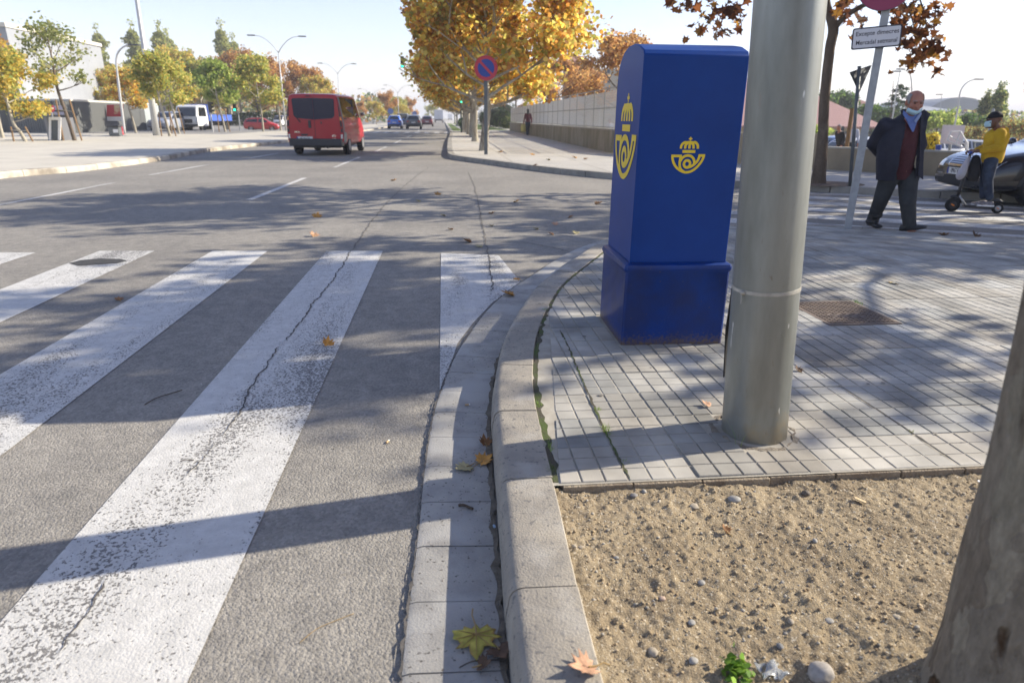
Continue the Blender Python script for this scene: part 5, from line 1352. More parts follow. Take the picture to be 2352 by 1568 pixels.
# --- the red van
Mvr = mat('van_red', (0.40, 0.008, 0.022), rough=.38, coat=.35, spec=.35, var=.08, vscale=2)
van, bv = car('red passenger van driving away with dark rear windows and a white number plate', 'van', VAN, 4.75, 1.92, 2.08, Mvr, wr=.33, name='red_van', glass=mat('van_side_glass', (0.02, 0.018, 0.014), rough=.08, spec=.8, coat=.4), rimm=M_rims, spokes=8, axles=(-.285, .335))
x_ = -2.375; z_ = lambda f: f * 2.08
skin_panel('rear_window', bv, [(-.70, 1.855), (-.66, 1.885), (0, 1.90), (0.005, 1.90)], [(-.68, 1.33), (-.60, 1.245), (0, 1.20), (0.005, 1.20)], 'x', -1, M_glassb, van, 12, 6, .012)
skin_panel('rear_window', bv, [(0.012, 1.90), (.66, 1.885), (.70, 1.855)], [(.012, 1.20), (.60, 1.245), (.68, 1.33)], 'x', -1, M_glassb, van, 12, 6, .012)
skin_panel('door_gap', bv, [(-.006, 1.97), (.006, 1.97)], [(-.006, .50), (.006, .50)], 'x', -1, M_trim, van, 1, 10, .010)
for s in (1, -1):
    skin_panel('tail_light', bv, [(s * .80, 1.93), (s * .90, 1.90)], [(s * .865, .78), (s * .955, .80)], 'x', -1, M_trim, van, 3, 14, .014)
    for (za, zb2, m_) in ((1.66, 1.58, M_tail), (1.30, 1.18, M_orange), (.98, .90, M_tail), (.72, .58, M_lens)):
        skin_panel('lamp_lens', bv, [(s * .845, za), (s * .945, za)], [(s * .85, zb2), (s * .948, zb2)], 'x', -1, m_, van, 3, 3, .02)
    skin_panel('corner_trim', bv, [(-2.34, 1.93), (-2.18, 1.93)], [(-2.34, .80), (-2.18, .80)], 'y', s, M_trimg, van, 3, 10, .010)
    skin_panel('side_bumper', bv, [(-2.34, .80), (-1.98, .80), (-1.88, .75)], [(-2.32, .38), (-2.0, .38), (-1.86, .40)], 'y', s, M_trimg, van, 6, 5, .012)
    skin_panel('side_trim', bv, [(-2.1, 1.255), (-1.6, 1.255)], [(-2.1, 1.215), (-1.6, 1.215)], 'y', s, M_trim, van, 4, 1, .012)
mb = MB(); mb.rings([[(-2.30, -.93, z) , (-2.43, -.86, z), (-2.45, 0, z), (-2.43, .86, z), (-2.30, .93, z), (-2.2, .9, z), (-2.2, -.9, z)] for z in (.33, .38, .55, .575)])
mb.build('rear_bumper', M_trim, van, bevel=.02)
for (yy, zz, w, h, nm) in ((.17, 1.05, .09, .25, 'door_handle'), (.37, .70, .22, .06, 'plate_lamp'), (-.22, 1.10, .04, .08, 'lock'), (.16, 1.96, .14, .035, 'brake_light')):
    mb = MB(); mb.bbox((x_ - .012, yy, zz), (.03, w, h)); mb.build(nm, M_trim, van, bevel=.008)
mb = MB(); mb.tube([(x_ - .03, .47, 1.11), (x_ - .035, .55, 1.22), (x_ - .03, .60, 1.34)], [.022, .014, .008], 6); mb.build('wiper', M_trim, van)
dims_plate(van, (x_ - .022, .37, .565 + .02), .53, .115, s=-1, txt='4218 CLJ')
for (yy, zz, t_, sz) in ((.60, .79, 'DIESEL', .065), (-.62, .67, 'dCi', .10), (-.62, .56, '100', .075)):
    M = Matrix.Translation((x_ - .020, yy, zz)) @ Matrix.Rotation(R(-90), 4, 'Z') @ Matrix.Rotation(R(90), 4, 'X')
    text_mesh('badge_lettering', t_, sz, M_chrome, van, M, .002, bold=.002)
mb = MB(); mb.box(-2.1, 2.0, -.75, .75, .26, .34); mb.tube([(-2.3, -.35, .28), (-1.6, -.35, .28)], .035, 8); mb.lathe([(.001, -.1), (.30, -.1), (.30, .1), (.001, .1)], (-2.0, 0, .36), 14, 'z'); mb.build('underbody', M_trim, van)
# load seen through the rear glass is left to the dark glass
vg = G(742, 363)
vc = vg + Vector((0.0, 4.75 * .285, 0))
rc_ = G(730, 358); put(van, (rc_.x + .10, rc_.y + 2.35, 0), R(87.3), (1.0, 1.02, 1.0))

# --- cars down the avenue (all seen from behind)
def place(root, px_, py_, rz_deg, s=1.0, ybump=0.0):
    p = G(px_, py_); put(root, (p.x, p.y + ybump, 0), R(rz_deg), s)
c, _ = car('bright blue small car with a white roof driving away up the avenue', 'car', SUV, 3.9, 1.75, 1.56, paint('car_blue', (0.015, 0.13, 0.60)), name='blue_car', simple=True)
mbx = MB(); mbx.rings([[(x, -.55, z), (x, .55, z), (x, .50, z + .03), (x, -.50, z + .03)] for x, z in ((-1.6, 1.50), (0.4, 1.545))]); mbx.build('roof_panel', M_white, c)
place(c, 906, 296, 90, 1.0, 2)
c, _ = car('dark blue van-like car driving behind the bright blue car', 'car', VAN, 4.4, 1.85, 1.95, paint('car_navy', (0.03, 0.045, 0.075)), name='dark_van', simple=True, rimm=M_rims)
skin_panel('rear_window', _, [(-.6, 1.78), (.6, 1.78)], [(-.62, 1.15), (.62, 1.15)], 'x', -1, M_glass, c, 8, 4, .012)
place(c, 925, 292, 90, .95, 2)
c, _ = car('dark grey family car driving away in the middle lane', 'car', SUV, 4.5, 1.85, 1.62, paint('car_grey', (0.055, 0.06, 0.07)), name='grey_car', simple=True)
place(c, 950, 297, 90, 1.0, 2)
c, _ = car('dark red car driving away to the right of the grey family car', 'car', HATCH, 4.2, 1.8, 1.52, paint('car_maroon', (0.17, 0.012, 0.02)), name='maroon_car', simple=True)
place(c, 981, 291, 90, 1.05, 2)
def box_truck(label, L, W, H_, colr, name='box_truck'):
    root = empty(name, (0, 0, 0), 0, label, 'truck')
    mb = MB(); mb.box(-L / 2, L * .22, -W / 2, W / 2, .85, H_); mb.build('cargo_box', colr, root, bevel=.03)
    mb = MB(); mb.rings([[(x, -W * .46, .6), (x, W * .46, .6), (x, W * .44, z * .7), (x, W * .42, z), (x, -W * .42, z), (x, -W * .44, z * .7)] for x, z in ((L * .235, H_ * .82), (L * .38, H_ * .80), (L * .46, H_ * .50), (L * .50, H_ * .42))]); mb.build('cab', colr, root, bevel=.03)
    mb = MB(); mb.box(-L / 2, L * .45, -W * .35, W * .35, .55, .8); mb.box(-L / 2 - .05, -L / 2, -W * .45, W * .45, .5, .8); mb.build('chassis', M_trim, root)
    for s in (1, -1):
        for a in (-.3, .34): wheel(root, L * a, s * (W / 2 - .16), .40, .26, M_rims)
        mb = MB(); mb.bbox((-L / 2 - .06, s * W * .38, .68), (.02, .22, .12)); mb.build('tail_light', M_tail, root)
    mb = MB(); mb.box(-L / 2 - .012, -L / 2 - .002, -.01, .01, .9, H_ - .05); mb.build('door_gap', M_trim, root)
    return root
M_trw = mat('truck_white', (0.60, 0.61, 0.65), rough=.5, var=.05)
c = box_truck('pale grey box truck far up the avenue', 6.5, 2.2, 3.1, M_trw); place(c, 1008, 282.3, 90, 1.1, 3)
c = box_truck('small white box truck farthest up the avenue', 5.5, 2.0, 2.9, M_white); place(c, 1034, 276.8, 90, 1.15, 3)
# --- left side: red hatchback, white vans, flatbed truck
c, _ = car('bright red hatchback parked side on behind the left pavement', 'car', HATCH, 4.05, 1.72, 1.50, paint('car_red', (0.50, 0.02, 0.025)), wr=.30, name='red_hatchback', rimm=M_rims)
p0, p1 = G(553, 302), G(643, 302); put(c, (p0 + p1) / 2 + Vector((0, .9, 0)), R(2), (p1.x - p0.x) / 4.05)
def wvan(label, px0, px1, py, rz, L=4.3, H_=1.95, side=False, colr=None, W=1.8):
    root, bvh_ = car(label, 'van', VAN, L, W, H_, colr or paint('van_white', (0.70, 0.71, 0.73)), name='white_van', simple=True, group=None, rimm=M_rims)
    a, b = G(px0, py), G(px1, py); s = (b.x - a.x) / (L if side else W * 1.0); put(root, (a + b) / 2 + Vector((0, 1.2, 0)), R(rz), s); return root
wvan('white van with its front turned to the road, just left of the red van', 630, 659, 293, -100)
wvan('white van parked beyond the red hatchback bonnet', 607, 627, 289.5, -80)
c, _ = car('white car parked far off behind the green pedestrian signal', 'car', SUV, 4.2, 1.8, 1.6, paint('car_white', (0.68, 0.69, 0.71)), name='white_car', simple=True); put(c, G(562, 287), R(175), 1.15)
c, _ = car('silver car parked in the shade left of the white flatbed truck', 'car', SUV, 4.1, 1.75, 1.6, paint('car_silver', (0.30, 0.33, 0.40)), name='silver_car', simple=True); put(c, G(397, 303), R(-105), 1.0)
fb = empty('flatbed_truck', (0, 0, 0), 0, 'white cab flatbed truck with a blue loading bed facing the road', 'truck')
M_tb = mat('bed_blue', (0.05, 0.12, 0.50), rough=.5)
mb = MB(); mb.rings([[(x, -.95, .45), (x, .95, .45), (x, .95, 1.15), (x, .88, z), (x, -.88, z), (x, -.95, 1.15)] for x, z in ((.9, 2.05), (1.9, 2.08), (2.25, 1.95), (2.45, 1.16))]); mb.build('cab', M_white, fb, bevel=.04)
mb = MB(); mb.add([(2.27, -.78, 1.88), (2.27, .78, 1.88), (2.475, .84, 1.2), (2.475, -.84, 1.2)], [(0, 1, 2, 3)]); mb.build('windscreen', M_glass, fb)
for s in (1, -1):
    mb = MB(); mb.add([(1.1, s * .955, 1.2), (2.2, s * .955, 1.2), (2.0, s * .90, 1.9), (1.1, s * .90, 1.9)], [(0, 1, 2, 3)]); mb.build('side_window', M_glass, fb)
    for a in (-1.9, 1.6): wheel(fb, a, s * .80, .36, .24, M_rims)
    mb = MB(); mb.bbox((2.47, s * .72, .78), (.05, .3, .17)); mb.build('headlight', M_lens, fb)
mb = MB(); mb.box(2.452, 2.50, -.5, .5, .68, .98); mb.box(2.452, 2.53, -.95, .95, .40, .60); mb.build('grille', M_trim, fb)
mb = MB(); mb.box(-2.6, .8, -1.0, 1.0, .85, .97); mb.box(-2.6, .8, -1.0, -.95, .97, 1.35); mb.box(-2.6, .8, .95, 1.0, .97, 1.35); mb.box(-2.6, -2.55, -.94, .94, .97, 1.35); mb.box(.74, .80, -.94, .94, .97, 2.15); mb.build('loading_bed', M_tb, fb)
mb = MB(); mb.box(-2.5, 2.2, -.4, .4, .5, .8); mb.build('chassis', M_trim, fb)
q = G(436, 303); put(fb, (q.x + .55, q.y + 2.2, .0), R(-104), 1.02)

# --- black saloon at the right edge
Mb = paint('car_black', (0.010, 0.011, 0.016), rough=.22)
au, ba = car('black saloon car waiting at the zebra crossing at the right edge', 'car', SEDAN, 4.55, 1.77, 1.43, Mb, wr=.315, name='black_saloon', glass=mat('pale_glass', (0.10, 0.14, 0.19), rough=.07, spec=.9, coat=.5), spokes=9, axles=(-.275, .305))
w2 = .885
for (nm, t_, b_, m_, o_) in (('chrome_grille', [(-.36, .80), (.36, .80)], [(-.30, .60), (.30, .60)], M_chrome, .014), ('grille_bars', [(-.33, .785), (.33, .785)], [(-.275, .61), (.275, .61)], mat('grille_blue_grey', (0.05, 0.07, 0.13), rough=.35), .018),
                          ('lower_grille', [(-.34, .44), (.34, .44)], [(-.42, .30), (.42, .30)], M_trim, .018)):
    skin_panel(nm, ba, t_, b_, 'x', 1, m_, au, 8, 4, o_)
for k in range(5):
    z1 = .765 - k * .034; skin_panel('grille_bar', ba, [(-.32 + .008 * k, z1), (.32 - .008 * k, z1)], [(-.32 + .008 * k, z1 - .010), (.32 - .008 * k, z1 - .010)], 'x', 1, M_chrome, au, 8, 1, .022)
dims_plate(au, (2.285, 0, .515), .52, .11, s=1, txt='0967 FLT')
skin_panel('bumper_trim', ba, [(-.80, .47), (-.42, .47)], [(-.80, .455), (-.42, .455)], 'x', 1, M_chrome, au, 4, 1, .016); skin_panel('bumper_trim', ba, [(.42, .47), (.80, .47)], [(.42, .455), (.80, .455)], 'x', 1, M_chrome, au, 4, 1, .016)
for s in (1, -1):
    skin_panel('door_gap', ba, [(.80, .90), (.808, .90)], [(.80, .30), (.808, .30)], 'y', s, M_trim, au, 1, 8, .004)
put(au, (11.10, 10.35, 0), math.atan2(.19, -.98), 1.0)

# ================================================================== PEOPLE
def baked(name, prims, voxel, m, parent, smooth=4, fac=.5):
    """one continuous surface grown over tapered limbs and ellipsoids"""
    mb = MB()
    for p in prims:
        if p[0] == 'c':                       # capsule p0 r0 p1 r1
            _, a, ra, b, rb = p; a, b = Vector(a), Vector(b); n = 6
            ax_ = (b - a); 
            mb.tube([a - ax_.normalized() * ra * .7, a - ax_.normalized() * ra * .35, a] + [a.lerp(b, k / n) for k in range(1, n)] + [b, b + ax_.normalized() * rb * .35, b + ax_.normalized() * rb * .7],
                    [ra * .5, ra * .88, ra] + [ra + (rb - ra) * k / n for k in range(1, n)] + [rb, rb * .88, rb * .5], 16)
        elif p[0] == 'e':                     # ellipsoid centre radii (matrix)
            mb.sphere(p[1], p[2], 20, 14, p[3] if len(p) > 3 else None)
        elif p[0] == 'l':                     # loft: list of (centre, rx, ry, yaw)
            rs_ = []
            for (c, rx, ry, yw) in p[1]:
                c = Vector(c); rs_.append([c + Vector((rx * math.cos(q) * math.cos(yw) - ry * math.sin(q) * math.sin(yw), rx * math.cos(q) * math.sin(yw) + ry * math.sin(q) * math.cos(yw), 0)) for q in [2 * math.pi * k / 24 for k in range(24)]])
            mb.rings(rs_)
    me = mb.mesh(name); o = bpy.data.objects.new(name, me); COL.objects.link(o)
    r = o.modifiers.new('r', 'REMESH'); r.mode = 'VOXEL'; r.voxel_size = voxel
    s = o.modifiers.new('s', 'SMOOTH'); s.iterations = smooth; s.factor = fac
    bpy.context.view_layer.update()
    me2 = bpy.data.meshes.new_from_object(o.evaluated_get(bpy.context.evaluated_depsgraph_get()))
    bpy.data.objects.remove(o); me2.name = name; me2.materials.clear()
    return link_mesh(name, me2, m, parent, smooth=True)
def keep_faces(o, test):
    bm = bmesh.new(); bm.from_mesh(o.data); kill = [f for f in bm.faces if not test(f.calc_center_median(), f.normal)]
    bmesh.ops.delete(bm, geom=kill, context='FACES'); bm.to_mesh(o.data); bm.free()
def to_px(p):
    d = Vector(p) - EYE; z = d.dot(_fw); return 1176 + FPX * d.dot(CR) / z, 784 - FPX * d.dot(CU) / z
M_skin = mat('skin', (0.42, 0.20, 0.135), rough=.55, col2=(0.35, 0.15, 0.10), vscale=14, spec=.4)
M_skin2 = mat('skin_brown', (0.16, 0.075, 0.045), rough=.55, var=.15, vscale=14)
M_jack = mat('jacket_cloth', (0.026, 0.027, 0.042), rough=.9, col2=(0.016, 0.017, 0.028), vscale=7, bump=.5, bscale=9, bdist=.02)
M_jeanG = mat('grey_trouser', (0.040, 0.042, 0.043), rough=.95, col2=(0.024, 0.026, 0.027), vscale=9, bump=.5, bscale=12, bdist=.015)
M_sweat = mat('burgundy_knit', (0.075, 0.018, 0.022), rough=.95, var=.3, vscale=20, bump=.4, bscale=60, bdist=.004)
M_shirt = mat('blue_shirt', (0.12, 0.18, 0.42), rough=.85, var=.12, vscale=20)
M_mask = mat('mask_blue', (0.46, 0.66, 0.72), rough=.8, var=.06, vscale=20)
M_shoe = mat('black_shoe', (0.018, 0.018, 0.02), rough=.5, var=.2, vscale=20)
M_hairg = mat('grey_hair', (0.34, 0.32, 0.31), rough=.9, var=.3, vscale=50)
M_eye = mat('eye_dark', (0.02, 0.012, 0.01), rough=.3)
M_lip = mat('lips', (0.26, 0.09, 0.07), rough=.5)
def head_prims(c, fwd, s=1.0):
    """skull, jaw, nose, brow, ears; c = centre of the head, fwd = where it looks"""
    f = Vector(fwd).normalized(); r = f.cross(Vector((0, 0, 1))).normalized(); u = r.cross(f).normalized()
    Mx = Matrix((r, f, u)).transposed()
    P = lambda x, y, z: Vector(c) + (r * x + f * y + u * z) * s
    E = lambda x, y, z, a, b, d: ('e', P(x, y, z), (a * s, b * s, d * s), Mx)
    pr = [E(0, -.012, .035, .078, .094, .085), E(0, .012, -.02, .067, .078, .085), E(0, .035, -.075, .045, .045, .038), E(0, .083, .030, .050, .016, .010),
          E(0, .094, -.010, .012, .016, .030), E(0, .102, -.028, .017, .017, .013), E(.042, .060, -.022, .026, .022, .022), E(-.042, .060, -.022, .026, .022, .022), E(0, .084, -.062, .028, .014, .014),
          E(.082, -.008, -.005, .010, .020, .034), E(-.082, -.008, -.005, .010, .020, .034), E(0, .078, -.092, .022, .018, .016)]
    return pr, P, Mx
def face_bits(P, s, parent, Mx, hair=None):
    for sx in (-1, 1):
        mb = MB(); mb.sphere(P(sx * .031, .081, .010), (.013 * s, .010 * s, .0065 * s), 10, 8, Mx); mb.build('eye', M_eye, parent, smooth=True)
        mb = MB(); mb.tube([P(sx * .014, .094, .028), P(sx * .034, .092, .034), P(sx * .052, .078, .027)], .0042 * s, 6); mb.build('eyebrow', M_hairg, parent, smooth=True)
    mb = MB(); mb.sphere(P(0, .095, -.056), (.024 * s, .006 * s, .006 * s), 10, 6, Mx); mb.build('mouth', M_lip, parent, smooth=True)
def hand(prims, wrist, dirv, palm_n, s=1.0, curl=.5, thumb=1):
    """palm, four bent fingers and a thumb as tapered segments"""
    d = Vector(dirv).normalized(); n = Vector(palm_n).normalized(); n = (n - d * n.dot(d)).normalized(); side = d.cross(n).normalized()
    w = Vector(wrist); pe = w + d * .085 * s
    prims.append(('c', w, .026 * s, w + d * .04 * s, .030 * s))
    for k, (o, L) in enumerate(((-.030, .062), (-.010, .074), (.010, .070), (.029, .055))):
        b = pe + side * o * s; prims.append(('c', w + d * .03 * s + side * o * .7 * s, .014 * s, b, .0105 * s))
        d1 = (d * math.cos(curl) + n * math.sin(curl)); m1 = b + d1 * L * .5 * s; d2 = (d * math.cos(curl * 2.1) + n * math.sin(curl * 2.1)); m2 = m1 + d2 * L * .45 * s
        prims.append(('c', b, .0098 * s, m1, .009 * s)); prims.append(('c', m1, .009 * s, m2, .0078 * s))
    tb = w + d * .025 * s - side * .028 * s * thumb; t1 = tb + (d * .6 - side * .6 * thumb + n * .5).normalized() * .035 * s; t2 = t1 + (d * .8 + n * .6).normalized() * .028 * s
    prims += [('c', tb, .013 * s, t1, .011 * s), ('c', t1, .011 * s, t2, .0088 * s)]

# ---- the old man
Yp = 7.78
J = lambda px_, py_, dy=0.0: A(px_, py_, Yp + dy)
man = empty('person', (0, 0, 0), 0, 'old man in a dark open jacket walking, blue mask under his chin', 'person')
feetz = .025
aL, aR = J(2004, 508, .18), J(2088, 521, -.22)       # ankles: picture left, picture right
kL, kR = J(2024, 458, .02), J(2085, 464, -.20)
hL, hR = J(2044, 402, .02), J(2086, 402, .0)
pel, che = J(2066, 392), J(2070, 318, -.02)
neck = J(2095, 268, -.10); hd = J(2101, 236, -.14)
sL, sR = J(2038, 282, .0), J(2114, 284, .05)
eL, eR = J(2008, 330, .16), J(2116, 335, .30)
wL, wR = J(2022, 352, .30), J(2085, 360, .34)
look = Vector((-.25, -1, -.22))
pr, PH, MH = head_prims(hd, look, 1.10)
body = [('c', neck + Vector((0, .03, -.05)), .062, hd + Vector((0, .03, -.04)), .056), ('c', pel, .13, che, .15), ('c', sL + Vector((.04, .03, -.04)), .045, sR + Vector((-.04, .03, -.04)), .045), ('c', sL + Vector((.02, .02, -.03)), .045, eL, .043), ('c', eL, .043, wL, .03), ('c', sR, .05, eR, .043), ('c', eR, .043, wR, .03),
        ('c', hL, .085, kL, .062), ('c', kL, .062, aL, .042), ('c', hR, .085, kR, .062), ('c', kR, .062, aR, .042), ('c', che, .13, neck, .06)] + pr
hand(body, wL, (.9, .1, -.25), (0, 1, 0), 1.05, .6); hand(body, wR, (-.9, .1, -.2), (0, 1, 0), 1.05, .6, -1)
for a_, d_ in ((aL, Vector((-.10, -1, 0))), (aR, Vector((.75, -.8, .28)))):
    d_ = d_.normalized(); body.append(('c', a_ + Vector((0, 0, -.04)), .030, a_ + d_ * .07 + Vector((0, 0, -.05)), .024))
b_ = baked('body', body, .0068, M_skin, man, 2, .4)
face_bits(PH, 1.10, man, MH)
# hair fringe: thin cap pieces over the sides and the back of the skull
mb = MB(); Vs = []
for i in range(9):
    for j in range(15):
        th = R(52 + i * 8.5); ph = R(148 + j / 14 * 244)
        r0 = Vector((.0815 * math.sin(th) * math.cos(ph), -.012 + .0975 * math.sin(th) * math.sin(ph), .035 + .0885 * math.cos(th)))
        Vs.append(PH(*r0))
fs = [(i * 15 + j, i * 15 + j + 1, (i + 1) * 15 + j + 1, (i + 1) * 15 + j) for i in range(8) for j in range(14)]
hr = MB().add(Vs, fs).build('hair', M_hairg, man, smooth=True); q = hr.modifiers.new('t', 'SOLIDIFY'); q.thickness = .003
# mask slung under the chin
mk = MB(); Vs = []
for i in range(7):
    for j in range(13):
        ph = R(20 + 140 * j / 12); k = i / 6
        rr_ = .075 - .012 * k + .012 * math.sin(math.pi * k)
        Vs.append(PH(rr_ * math.cos(ph) * 1.02, .018 + (rr_ + .018 - .012 * abs(math.cos(ph))) * math.sin(ph) - .035 * k * k, -.062 - .058 * k + .022 * abs(math.cos(ph)) ** 1.5))
fs = [(i * 13 + j, i * 13 + j + 1, (i + 1) * 13 + j + 1, (i + 1) * 13 + j) for i in range(6) for j in range(12)]
mk = MB().add(Vs, fs).build('mask', M_mask, man, smooth=True); q = mk.modifiers.new('t', 'SOLIDIFY'); q.thickness = .006; q.offset = 1
# shirt and cardigan
tors = [('l', [(J(2066, 412), .155, .115, 0), (J(2066, 380, .0), .165, .14, 0), (J(2070, 345, -.03), .17, .15, 0), (J(2075, 315, -.03), .175, .14, 0), (J(2083, 288, -.04), .17, .11, 0), (J(2090, 273, -.05), .09, .075, 0)])]
baked('cardigan', tors, .012, M_sweat, man, 3)
# shirt: a V opening at the throat standing 8 mm proud of the cardigan
def front_patch(name, poly_px, m, yf, parent, th=.006):
    V = [A(x, y, yf(x, y)) for x, y in poly_px]
    o = MB().add(V, [tuple(range(len(V)))]).build(name, m, parent); q = o.modifiers.new('t', 'SOLIDIFY'); q.thickness = th
    return o
cy = lambda x, y: Yp - .155 - .015 * (y - 275) / 30 - 0.02 * (1 - abs(x - 2095) / 25)
front_patch('shirt', [(2076, 262), (2082, 276), (2089, 290), (2096, 303), (2099, 302), (2103, 290), (2108, 276), (2112, 264), (2106, 262), (2098, 268), (2088, 266)], M_shirt, cy, man)
front_patch('collar', [(2075, 254), (2084, 262), (2094, 276), (2088, 284), (2079, 272), (2073, 262)], M_shirt, lambda x, y: cy(x, y) - .012, man)
front_patch('collar', [(2116, 256), (2108, 266), (2100, 278), (2104, 282), (2112, 272), (2117, 262)], mat('blue_shirt_sunlit', (0.26, 0.32, 0.50), rough=.85), lambda x, y: cy(x, y) - .012, man)  # sunward collar point: sunlight painted in as a paler shirt blue
# trousers
tr = [('c', J(2066, 398, .01), .135, J(2066, 385, .01), .135), ('c', hL + Vector((.0, 0, 0)), .118, kL, .092), ('c', kL, .090, aL + Vector((0, 0, .02)), .072), ('c', hR, .118, kR, .094), ('c', kR, .092, aR + Vector((0, 0, .03)), .074),
      ('e', aL + Vector((-.02, -.02, .0)), (.078, .085, .035)), ('e', aR + Vector((.02, .0, .01)), (.080, .085, .035)), ('e', kL.lerp(aL, .7) + Vector((.0, -.02, 0)), (.076, .08, .05)), ('e', kR.lerp(aR, .6) + Vector((.01, .02, 0)), (.08, .082, .05))]
baked('trousers', tr, .011, M_jeanG, man, 2)
# shoes
def shoe(a, d, m, s=1.0, nm='shoe', sole=None):
    d = Vector(d).normalized(); r = d.cross(Vector((0, 0, 1))).normalized(); u = r.cross(d).normalized()
    base = Vector((a.x, a.y, a.z))
    mb = MB(); rs_ = []
    for (t, w, h, lo) in ((-.085, .022, .045, .012), (-.07, .036, .085, 0), (-.02, .040, .095, 0), (.04, .042, .075, 0), (.10, .048, .056, 0), (.15, .044, .048, .004), (.185, .026, .034, .012)):
        c = base + d * t * s
        rs_.append([c + (r * math.cos(q) * w + u * (lo + (h - lo) * .5 + (h - lo) * .5 * math.sin(q))) * s for q in [2 * math.pi * k / 14 for k in range(14)]])
    mb.rings(rs_); return mb.build(nm, m, None, smooth=True)
for a_, d_, dz in ((aL, Vector((-.10, -1, 0)), -.105), (aR, Vector((.70, -.85, .30)), -.10)):
    o = shoe(Vector((a_.x, a_.y, max(a_.z + dz, .018))), d_, M_shoe, 1.1); o.parent = man
# jacket: one surface over torso and arms, opened at the front
jk = [('l', [(J(2060, 418, .02), .255, .185, 0), (J(2062, 404, .02), .262, .195, 0), (J(2062, 370, .0), .262, .19, 0), (J(2064, 335, .0), .250, .185, 0), (J(2070, 305, .0), .232, .165, 0), (J(2077, 283, .0), .205, .135, 0), (J(2084, 271, .02), .14, .10, 0), (J(2090, 262, .02), .095, .085, 0), (J(2093, 256, .02), .095, .085, 0)]),
      ('c', sL + Vector((.0, .02, -.01)), .088, eL + Vector((-.01, 0, 0)), .078), ('c', eL + Vector((-.01, 0, 0)), .080, wL + Vector((-.01, 0, 0)), .062), ('c', sR + Vector((-.03, .03, -.01)), .080, eR, .070), ('c', eR, .070, wR, .058),
      ('e', sL.lerp(che, .3) + Vector((0, .02, 0)), (.13, .11, .10))]
jo = baked('jacket', jk, .012, M_jack, man, 3)
open_px = [(2080, 250), (2084, 268), (2080, 290), (2076, 315), (2068, 345), (2064, 380), (2052, 425), (2102, 430), (2106, 380), (2111, 330), (2113, 300), (2113, 275), (2112, 250)]
def in_open(c, n):
    x, y = to_px(c)
    return c.y < Yp + .05 and inside((x, y), open_px)
top_z = J(2093, 257, .02).z
keep_faces(jo, lambda c, n: not in_open(c, n) and c.z > J(2060, 414).z and not (n.z > .8 and c.z > top_z - .035) and not (c.z > top_z - .02))
q = jo.modifiers.new('t', 'SOLIDIFY'); q.thickness = .012
# raised collar
col = MB(); Vs = []
for i in range(4):
    for j in range(19):
        ph = R(-62 + 304 * j / 18); k = i / 3; rx = .10 + .035 * k; ry = .095 + .02 * k
        c = J(2094, 264, .02); Vs.append(c + Vector((rx * math.cos(ph), ry * math.sin(ph), .085 * k - .05 + .03 * math.sin(ph))))
fs = [(i * 19 + j, i * 19 + j + 1, (i + 1) * 19 + j + 1, (i + 1) * 19 + j) for i in range(3) for j in range(18)]
co = MB().add(Vs, fs).build('jacket_collar', M_jack, man, smooth=True); q = co.modifiers.new('t', 'SOLIDIFY'); q.thickness = .012
front_patch('lapel', [(2113, 258), (2122, 252), (2136, 262), (2129, 276), (2122, 320), (2119, 380), (2119, 412), (2108, 404), (2111, 350), (2113, 300)], M_jack, lambda x, y: Yp - .17 + .02 * (x - 2108) / 10 + (0.03 if y < 270 else 0), man, .01)

# ---- the rider on the scooter
ga, gb = G(2188, 486, 0), G(2290, 490.5, 0)
def K(px_, py_, o=0.0):
    """point on the upright plane through both wheels, o metres nearer the viewer"""
    d = ray(px_, py_); n = Vector((-(gb - ga).y, (gb - ga).x, 0)).normalized(); n = -n if n.y > 0 else n
    P0 = ga + n * o; t = (P0 - EYE).dot(n) / d.dot(n); return EYE + d * t
sdir = (ga - gb); sdir.z = 0; sdir.normalize(); nside = Vector((-sdir.y, sdir.x, 0)); nside = -nside if nside.y > 0 else nside
sc = empty('kick_scooter', (0, 0, 0), 0, 'black electric kick scooter carrying the rider in the yellow hoodie', 'scooter')
M_scb = mat('scooter_black', (0.022, 0.022, 0.025), rough=.45)
def wheel_sc(c, r, nm, cover):
    Mw = Matrix((sdir, nside, Vector((0, 0, 1)))).transposed().to_4x4(); wv = empty(nm); wv.parent = sc
    mb = MB(); mb.lathe([(r * .55, -.02), (r * .9, -.024), (r, -.008), (r, .008), (r * .9, .024), (r * .55, .02)], (0, 0, 0), 26, 'y'); me = mb.mesh('tyre'); me.transform(Matrix.Translation(c) @ Mw); link_mesh('tyre', me, M_tyre, wv, smooth=True)
    mb = MB(); mb.lathe([(.001, -.03), (r * .5, -.026), (r * .56, -.015), (r * .56, .015), (r * .5, .026), (.001, .03)], (0, 0, 0), 18, 'y'); me = mb.mesh('hub'); me.transform(Matrix.Translation(c) @ Mw); link_mesh('hub', me, M_scb if cover else M_rims, wv)
    mb = MB(); mb.bbox((r * .05, .032, 0), (r * .5, .004, r * .16)); me = mb.mesh('reflector'); me.transform(Matrix.Translation(c) @ Mw @ Matrix.Rotation(R(-30), 4, 'Y')); link_mesh('reflector', me, M_orange, wv)
cF, cR_ = K(2187.5, 470.5), K(2291, 478.5)
cF.z = cF.z; rF = cF.z; wheel_sc(cF, cF.z, 'front_wheel', True); wheel_sc(cR_, cR_.z, 'rear_wheel', False)
mb = MB(); mb.tube([K(2199, 452), K(2207, 428), K(2217, 400), K(2224, 372), K(2228.5, 352)], [.026, .022, .018, .017, .016], 8); mb.build('stem', M_scb, sc, smooth=True)
